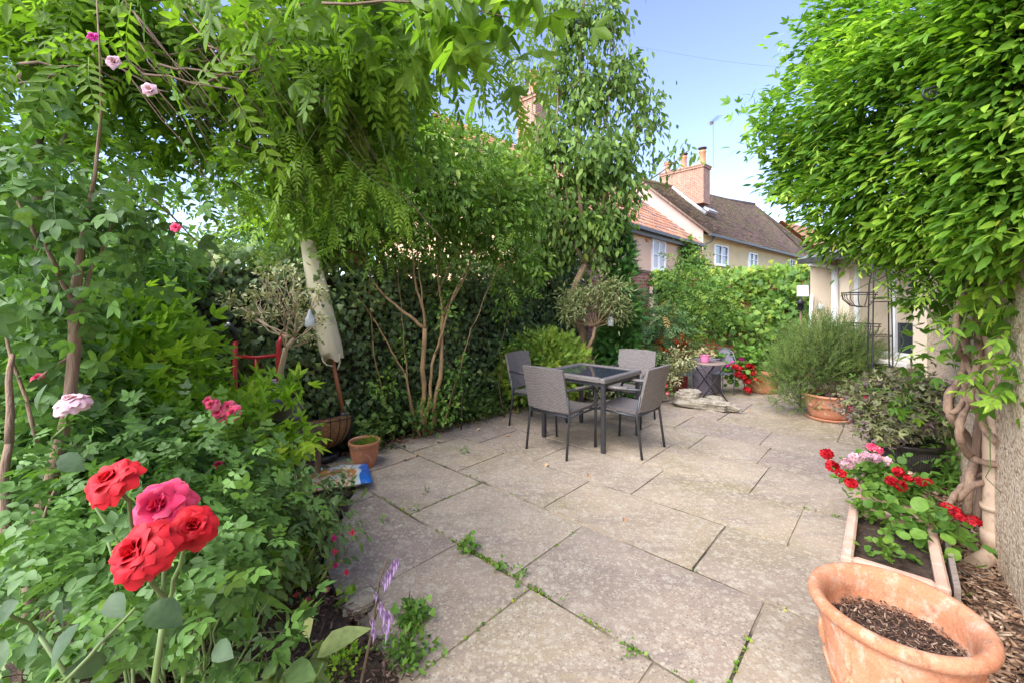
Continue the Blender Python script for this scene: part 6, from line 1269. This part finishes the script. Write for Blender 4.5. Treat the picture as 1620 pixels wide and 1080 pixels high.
# roses ---------------------------------------------------------------------
def rose(parent, m, loc, nrmv, R_, seed, layers=6, openr=1.0, name='rose_bloom'):
    r_ = random.Random(seed); z = Vector(nrmv).normalized(); x = z.orthogonal().normalized(); y = z.cross(x); Mx = Matrix((x, y, z)).transposed(); b = MB(); loc = Vector(loc)
    k = 0
    for L in range(layers):
        f = L / (layers - 1); npet = 4 + (L * 3) // 4
        for i in range(npet):
            az_ = k * 2.39996 + r_.uniform(-.2, .2); k += 1
            th0 = R(8 + 66 * f * openr + r_.uniform(-7, 7)); h = R_ * (.56 + .48 * f) * r_.uniform(.84, 1.12); wd_ = R_ * (.30 + .36 * f); rb = R_ * .03 * (1 + f * 2); base = -.10 * R_ * f; ph = r_.uniform(0, 6)
            def fn(u, v):
                uu = (u - .5) * 2; w_ = wd_ * math.sin(math.pi * min(.94, .16 + .62 * v)) ** .7
                th = th0 + .75 * f * v * v * openr - .55 * (1 - f) * v + .10 * math.sin(uu * 3 + ph) * v
                edge = 1 - .30 * uu * uu * v * v
                rr = rb + h * v * edge * math.sin(th * (.55 + .45 * v)); zz = h * v * edge * math.cos(th * (.5 + .5 * v))
                cup = (1 - f * .8) * uu * uu * .55 * w_
                lip = .09 * R_ * v ** 6 * (.3 + f) * (1 + .4 * math.sin(uu * 5 + ph))
                p = Vector((rr - cup + lip * .8, uu * w_, base + zz - lip * .9 + .03 * R_ * math.sin(uu * 4 + ph) * v))
                ca, sa = math.cos(az_), math.sin(az_); return loc + Mx @ Vector((p.x * ca - p.y * sa, p.x * sa + p.y * ca, p.z))
            b.grid(fn, 6, 6, True, 0)
            base_a = .10 + .35 * f + r_.uniform(-.12, .15)
            for kk in range(49): b.a[-49 + kk] = min(1, max(0, base_a + .42 * ((kk // 7) / 6) ** 2))
    o = b.build(name, m, parent, True)
    return o
rbush = thing('rose_bush', 'rose bush at lower left carrying four big scarlet and crimson blooms', 'rose bush', (-.75, .95, 0))
rows = [((178, 760), .66, (-.15, -.62, .75), .048, 'red', 11, .8), ((256, 800), .72, (.15, -.75, .55), .062, 'crim', 12, .9), ((306, 832), .70, (.45, -.6, .5), .046, 'red', 13, .85), ((222, 872), .62, (-.2, -.8, .55), .058, 'red', 14, .95)]
hub = at(262, 960, .72)
vb = MB()
for (px, py), Y, nv_, R_, mm_, sd_, op in rows:
    R_ *= .69; p = at(px, py, Y); rose(rbush, M[mm_], p, nv_, R_, sd_, 8, op); limb(vb, hub, p - Vector(nv_).normalized() * R_ * .12, .0035, .003, sd_, .05, 6, seg=7)
    B = Bag(); d = Vector(nv_).normalized(); 
    B.put(T_leaf(.3), [p - d * R_ * .1] * 5, [Vector((math.cos(a), .2, math.sin(a))) - d * .6 for a in (0, 1.25, 2.5, 3.8, 5)], [tuple(d)] * 5, R_ * .55, [.4] * 5); B.build('sepals', M['gstem'], rbush)
limb(vb, (-.62, .92, 0), hub, .008, .005, 3, .05, 8, seg=8); limb(vb, (-.7, .95, 0), at(60, 1000, .8), .008, .004, 4, .05, 8, seg=8); limb(vb, at(60, 1000, .8), at(0, 960, .7), .004, .003, 4, .05, 6, seg=6); limb(vb, at(100, 1080, .75), at(215, 960, .8), .004, .003, 6, .05, 6, seg=6)
limb(vb, (-.62, .92, 0), at(300, 1000, .9), .006, .004, 7, .05, 8, seg=8)
for k in range(16): limb(vb, (-.8 - .02 * k, 1.0 + .03 * k, 0), at(150 + 20 * k % 350, 800 + (k * 53) % 200, 1.0 + .03 * k), .005, .003, k, .06, 7, seg=6)
vb.build('stem', M['gstem'], rbush, True)
B = Bag(); RL = T_merge([T_xf(T_leaf(.62, curl=.2), a, s_, o_, pitch=.1) for (a, s_, o_) in ((0, .45, (.55, 0, 0)), (R(65), .4, (.5, 0, 0)), (R(-65), .4, (.5, 0, 0)), (R(75), .34, (.22, 0, 0)), (R(-75), .34, (.22, 0, 0)))] + [(np.array([(0, .008, 0), (0, -.008, 0), (.56, 0, 0)]), [(0, 1, 2)])])
rbl = [bl(275, 925, .98, .10, .07, .07, 2.5), bl(190, 960, .92, .09, .07, .07, 2.5), bl(330, 900, 1.05, .09, .07, .06, 2), bl(300, 780, 1.5, .35, .25, .22), bl(200, 830, 1.25, .3, .2, .15), bl(330, 860, 1.35, .22, .2, .2), bl(380, 800, 1.7, .25, .2, .2), bl(260, 700, 1.7, .3, .2, .15), bl(130, 900, 1.1, .25, .15, .15), bl(60, 800, 1.2, .2, .15, .2), bl(420, 1000, 1.15, .12, .12, .06, .7), bl(20, 950, 1.0, .2, .15, .1), bl(60, 700, 1.5, .2, .2, .2)]
foliage(B, RL, rbl, 1250, .074, per=3, clump=.05, seed=91, inner=.1, down=.1, out=.4, rnd=.7, up=1.1); B.build('foliage', M['rose'], rbush)
B = Bag(); pts = [(at(60, 1000, .72), .045), (at(125, 985, .7), .05), (at(30, 950, .68), .04), (at(232, 960, .66), .055), (at(10, 1010, .7), .05), (at(100, 950, .72), .045), (at(175, 940, .75), .045), (at(95, 720, .9), .05), (at(60, 650, 1.0), .055), (at(0, 740, .9), .055), (at(170, 1040, .8), .05), (at(340, 1020, .9), .05)]
g = np.random.default_rng(3); B.put(T_leaf(.72, curl=.2), [tuple(p) for p, _ in pts], g.normal(size=(len(pts), 3)) * .7 + np.array([(0.2, -.4, -.5)]), np.array([(0, -.7, .7)]) + g.normal(size=(len(pts), 3)) * .25, [s_ * 1.15 for _, s_ in pts], g.random(len(pts)) * .5); B.build('near_leaves', M['gloss'], rbush)
# pink roses
prb = thing('pink_rose_bush', 'rose shrub with a cluster of deep pink blooms before the lime-green bush', 'rose bush', (-1.45, 2.2, 0))
for i, (px, py, r_) in enumerate([(335, 640, .034), (347, 652, .04), (361, 644, .036), (368, 652, .036), (352, 660, .034), (330, 634, .026)]): rose(prb, M['pink'], at(px, py, 1.86 + .02 * (i % 3)), (.1 * (i - 2), -.8, .4), r_ * .86, 30 + i, 5, .95)
for i, (px, py, Y) in enumerate([(346, 735, 1.9), (423, 709, 2.5), (62, 598, 1.5), (450, 757, 2.5)]): rose(prb if px > 100 else rt_, M['crim'] if i != 3 else M['pink'], at(px, py, Y), (.3, -.7, .4), .02, 50 + i, 4, .5)
vb = MB(); limb(vb, (-1.45, 2.2, 0), at(350, 700, 2.08), .007, .005, 1, .05, 8, seg=7); limb(vb, at(350, 700, 2.08), at(350, 655, 2.08), .005, .003, 1, .05, 4, seg=6); limb(vb, (-1.45, 2.2, 0), at(346, 742, 1.9), .005, .003, 2, .05, 6, seg=6); limb(vb, (-1.45, 2.2, 0), at(423, 715, 2.5), .005, .003, 3, .05, 6, seg=6); vb.build('stem', M['gstem'], prb, True)
B = Bag(); foliage(B, RL, [bl(350, 720, 2.0, .2, .15, .15), bl(300, 760, 2.0, .25, .2, .2), bl(390, 740, 2.2, .2, .2, .15)], 130, .13, per=3, clump=.05, seed=92, inner=.1, down=0, out=.4, up=1.1); B.build('foliage', M['rose'], prb)
# pale pink blooms of the climbing rose
rose(rt_, M['pale'], at(113, 636, 1.15), (.1, -.25, .95), .036, 61, 7, 1.0)
limb_ = MB(); limb(limb_, at(108, 700, 1.44), at(113, 645, 1.15), .005, .003, 5, .08, 6, seg=6); limb_.build('stem', M['gstem'], rt_, True)
for i, (px, py, m_) in enumerate([(181, 100, 'pale'), (238, 143, 'pale'), (148, 60, 'mag'), (279, 361, 'crim')]): rose(rt_, M[m_], at(px, py, 1.3), (.3, -.9, .1), .021 if i < 2 else .014, 70 + i, 4, .5)

# hosta, faded flower spike, low weeds at the near edge
ht = plant('hosta', 'striped hosta leaves at the very bottom edge', 'plant', tuple(QR(.42, 1.85)), [dict(T=T_leaf(.6, curl=.4), m='hosta', b=[bl(470, 1070, 1.35, .07, .08, .05), bl(440, 1080, 1.3, .06, .05, .05)], n=24, s=.13, per=3, clump=.02, inner=.1, down=0, out=1)], seed=93)
sp = thing('faded_flower_spike', 'dry stem with hanging faded lilac bells at the near edge of the patio', 'flower', tuple(gr(575, 1078)))
base_ = Vector((at(560, 1110, 1.45).x, 1.45, 0)); b = MB(); tipq = [base_, at(572, 1075, 1.40), at(590, 990, 1.34), at(600, 920, 1.3), at(612, 885, 1.28), at(622, 872, 1.27)]
b.tube(tipq, [.005, .005, .004, .003, .002, .001], 7); b.tube([at(590, 990, 1.34), at(600, 960, 1.33), at(610, 952, 1.33)], .0015, 5); b.build('stem', M['twig'], sp, True)
lb_ = T_leaf(.17, fold=.6, curl=.35)
for i, (px, py, l_) in enumerate([(622, 885, .05), (626, 880, .045), (616, 895, .06), (612, 902, .055), (608, 910, .05), (606, 960, .06), (614, 965, .07), (601, 950, .05), (594, 935, .03), (588, 975, .04), (590, 990, .05), (610, 985, .06)]):
    p = at(px, py, 1.3); B = Bag(); B.put(lb_, [p, p + Vector((.004, 0, -.004)), p + Vector((-.004, 0, -.008)), p + Vector((.002, .003, -.012)), p], [(.3 * math.sin(i), 0, -1.), (.35, .1, -1.), (-.12, .2, -1.), (.1, -.3, -1.), (.5, 0, -.8)], [(0, -1., .1), (1., 0, 0), (-1., .3, 0), (0, 1., 0), (0, -1., .5)], [l_ * .9, l_ * .8, l_ * .6, l_ * .7, l_ * .5], [.1, .5, .8, .3, .9]); B.build('flower', M['lilac'], sp)
def weed(label, c, r, n, s, m='ger', T=None, seed=0, h=.05, cat='weed', name='weed', grp=None):
    t, _ = plant(name, label, cat, (c.x, c.y, 0), [dict(T=T or LF, m=m, b=[(c.x, c.y, h * .6, r, r, h)], n=n, s=s, per=3, clump=.015, inner=.05, down=-.1, out=.6, up=1.2, zmin=.004)], seed=seed)
    if grp: t['group'] = grp
    return t
weed('round-leaved weed sprouting highest in the dark paving joint near the middle', QR(1.70, 1.90), .045, 60, .028, T=T_round(7), seed=1, h=.07)
weed('small weed tuft in the same joint just below the round-leaved weed', QR(1.70, 1.64), .035, 40, .02, T=T_round(7), seed=2, h=.03)
weed('trailing weed further down the dark joint, nearest the slab crossing', QR(1.70, 1.50), .03, 30, .018, T=T_round(7), seed=3, h=.03)
weed('tiny upright weed alone on the joint to the right of the others', QR(1.70, 1.24), .014, 12, .015, seed=4, h=.03)
weed('weed growing at the joint at the bottom edge of the patio', gr(1000, 1035), .03, 40, .014, T=T_round(7), seed=5, h=.02)
weed('seedling at the joint near the foot of the mossy pot, upper one', gr(735, 717), .035, 22, .025, seed=6, h=.03)
weed('seedling on the slab joint below the compost bag, pair of leaves', gr(672, 780), .03, 14, .028, seed=7, h=.03)
weed('seedling at the crossing of joints left of the big slabs', gr(656, 808), .03, 14, .028, seed=8, h=.02)
weed('heart-leaved seedling on the left slab by the fuchsia', gr(610, 825), .02, 8, .03, T=T_round(7), seed=9, h=.02)
weed('sprig growing beside the trough on the mulch', gr(1500, 945), .05, 30, .03, m='moss', seed=10, h=.04)
weed('low green creeping weed spreading over the soil at the bottom', gr(640, 1040) + Vector((0, .02, 0)), .13, 320, .03, seed=11, h=.05)
weed('tufts of small light green leaves on the soil left of the flower spike', gr(540, 1060), .12, 330, .026, m='choi', seed=12, h=.05)
weed('bright feathery weed beside the sandy stone slab', gr(495, 925), .07, 260, .018, m='moss', seed=13, h=.08)
weed('broad-leaved weed at the right edge of the bed by the spike', gr(655, 985), .08, 70, .045, T=T_ivy(), seed=14, h=.06)
weed('toothed light green weed on the edge of the bed above the spike', gr(555, 960), .05, 26, .045, m='choi', T=T_ivy(), seed=15, h=.04)
weed('small leafy weed on bare soil near the pink petals', gr(480, 970), .08, 50, .03, seed=16, h=.04)
B = Bag(); g = np.random.default_rng(21); Pj = []
for (q_, r0_, r1_, n_) in ((1.70, 1.3, 2.0, 300), (1.70, .6, 1.3, 60), (1.70, 2.0, 3.3, 90), (2.42, .4, 3.5, 40), (3.70, 0, .5, 60)):
    cs = g.uniform(r0_, r1_, 9)
    for k in range(n_): rr_ = np.clip(cs[g.integers(9)] + g.normal() * .05, r0_, r1_); Pj.append(tuple(QR(q_ + g.normal() * .007, float(rr_), -.003 + g.random() * .01)))
for (r_j, q0_, q1_, n_) in ((.49, 1.75, 2.1, 50), (2.55, 1.8, 2.4, 40), (1.55, 1.9, 2.3, 20), (1.42, .98, 1.68, 40)):
    for k in range(n_): Pj.append(tuple(QR(g.uniform(q0_, q1_), r_j + g.normal() * .005, -.003 + g.random() * .008)))
Nj = len(Pj); B.put(T_round(6), np.array(Pj), g.normal(size=(Nj, 3)) + np.array([(0, 0, .6)]), np.array([(0, 0, 1.)]) + g.normal(size=(Nj, 3)) * .4, g.uniform(.005, .017, Nj), g.random(Nj)); tag(B.build('joint_moss', M['moss']), 'moss and tiny seedlings rooted along the dark paving joints', kind='stuff')
gb_ = plant('grass_tuft', 'arching pale grassy leaves beneath the fuchsia', 'grass tuft', tuple(gr(440, 950)), [dict(T=T_blade(.06, .6), m='gold', b=[(gr(430, 945).x, gr(430, 945).y, .12, .16, .14, .1)], n=420, s=.22, per=6, clump=.03, inner=0, down=-.9, out=.7, rnd=.5, up=.1, zmin=0)], seed=94)
plant('bed_foliage', 'mixed low green leaves carpeting the front corner of the bed below the roses', 'ground cover', tuple(gr(300, 1060)), [dict(T=LF, m='fuch', b=[(-1.0, 1.35, .1, .2, .3, .12), (-1.3, 1.7, .15, .3, .35, .15), (-1.5, 1.2, .25, .3, .3, .25), (-1.3, .95, .2, .3, .2, .25)], n=1000, s=.06, per=5, clump=.05, inner=.2, down=.1),
     dict(T=T_fan(5, T_leaf(.45), 200, .9), m='rose', b=[bl(450, 1010, 1.25, .12, .1, .05), bl(330, 1050, 1.1, .15, .1, .06)], n=30, s=.055, per=3, clump=.03, inner=.2, down=0, up=1.5),
     dict(T=T_leaf(.16, curl=.5), m='ger', b=[bl(140, 890, 1.3, .15, .12, .08), bl(90, 940, 1.2, .12, .1, .08), bl(360, 900, 1.5, .2, .15, .12)], n=90, s=.17, per=4, clump=.04, inner=0, down=-.2, out=.5, rnd=1)], dict(main=[], twigs=70, tr=.003), seed=95)
# fallen leaves and petals on the patio
B = Bag(); fp_ = [(868, 735), (931, 751), (645, 729), (690, 700), (770, 652), (800, 690), (760, 680), (985, 820), (946, 690), (1185, 650), (660, 720)]
g = np.random.default_rng(8); B.put(T_leaf(.6, curl=.5, fold=.4), [tuple(gr(*q) + Vector((0, 0, .008))) for q in fp_], g.normal(size=(len(fp_), 3)) * np.array([(1, 1, .1)]), np.array([(0, 0, 1.)]) + g.normal(size=(len(fp_), 3)) * .2, .055, g.random(len(fp_)))
mm, nt, p, out = newmat('dry leaf'); nt.links.new(ramp(nt, [(0, (.35, .16, .07)), (1, (.55, .38, .2))], attr(nt)).outputs[0], p.inputs['Base Color']); tag(B.build('fallen_leaves', mm), 'few curled brown leaves scattered on the slabs around the table', kind='stuff')
B = Bag(); fp_ = [(516, 950), (487, 965), (470, 958)]; B.put(T_petals(5), [tuple(gr(*q) + Vector((0, 0, .05))) for q in fp_], [(1., 0, 0)] * 3, [(0, -.3, 1.)] * 3, .018, [.8, .6, .4]); tag(B.build('fallen_petals', M['pink']), 'few pink petals fallen on the soil beside the sandy stone', kind='stuff')

# ---- trees beyond the left wall
def bgtree(label, base, blobs, n, s, m, seed, tr=.08, T=None, inner=.3, group='trees beyond the left wall'):
    top = max(blobs, key=lambda b_: b_[2]); b0 = Vector(base)
    plant('tree', label, 'tree', base, [dict(T=T or LS, m=m, b=blobs, n=n, s=s, per=9, clump=.14, inner=inner, down=.3, out=.5)], dict(main=[(base, top[:3], tr, .02)] + [(b0.lerp(Vector(top[:3]), .5), b_[:3], .04, .015) for b_ in blobs], twigs=50, tr=.012), 'bark', 'trunk', group=group, seed=seed)
bgtree('dense green tree beyond the ivy wall between the wisteria and the tall pear', tuple(at(700, 470, 7.5).xy) + (0,), [bl(700, 260, 7.5, .9, .6, .6), bl(620, 330, 7.2, .7, .6, .6), bl(780, 290, 7.6, .6, .5, .6), bl(740, 360, 7.4, .8, .5, .5), bl(560, 380, 7, .7, .5, .4), bl(830, 350, 7.5, .4, .4, .5)], 6500, .12, 'pear', 101)
bgtree('pale sunlit tree glimpsed beyond the wall at upper left', tuple(at(225, 470, 9).xy) + (0,), [bl(200, 330, 9, .9, .8, .9), bl(120, 300, 8.6, .9, .8, 1.0), bl(235, 400, 9, .5, .5, .4), bl(40, 330, 8, .9, .8, .9)], 3000, .12, 'far', 102, inner=.2)
bgtree('leafy tree beyond the wall left of the parasol', tuple(at(400, 470, 6.5).xy) + (0,), [bl(400, 350, 6.5, .5, .5, .5), bl(450, 280, 6.5, .6, .5, .5), bl(365, 290, 6.6, .35, .4, .35, .7), bl(480, 380, 6.2, .5, .5, .35), bl(340, 390, 6.4, .3, .4, .2, .7)], 3600, .10, 'pear', 103)
bgtree('thin-leaved shrub poking over the ivy just right of the sky gap', tuple(at(340, 470, 5.6).xy) + (0,), [bl(395, 410, 5.5, .5, .4, .18), bl(330, 420, 5.3, .35, .3, .1), bl(470, 420, 5.5, .5, .4, .2), bl(520, 330, 5.5, .4, .4, .4)], 2600, .08, 'creep', 104, tr=.05)
bgtree('yellowish bushy top above the wall behind the golden shrub', tuple(at(850, 470, 7.6).xy) + (0,), [bl(850, 420, 7.7, .5, .4, .25), bl(900, 400, 7.8, .4, .4, .4), bl(800, 430, 7.6, .4, .4, .25)], 2400, .09, 'creep', 105, tr=.05)
# ivy on the outhouse and wall ends
plant('ivy_clump', 'ivy hanging from the corner gutter between the pink and cream cottages', 'climbing plant', (8.2, 19.0, 0), [dict(T=T_ivy(), m='creep', b=[bl(1085, 410, 19, .45, .4, .9), bl(1070, 430, 18.6, .6, .4, .4), bl(1110, 425, 19.3, .25, .3, .5)], n=1500, s=.2, per=8, clump=.15, inner=.1)], dict(main=[((8.2, 19, 0), at(1085, 400, 19), .04, .01)]), seed=106)
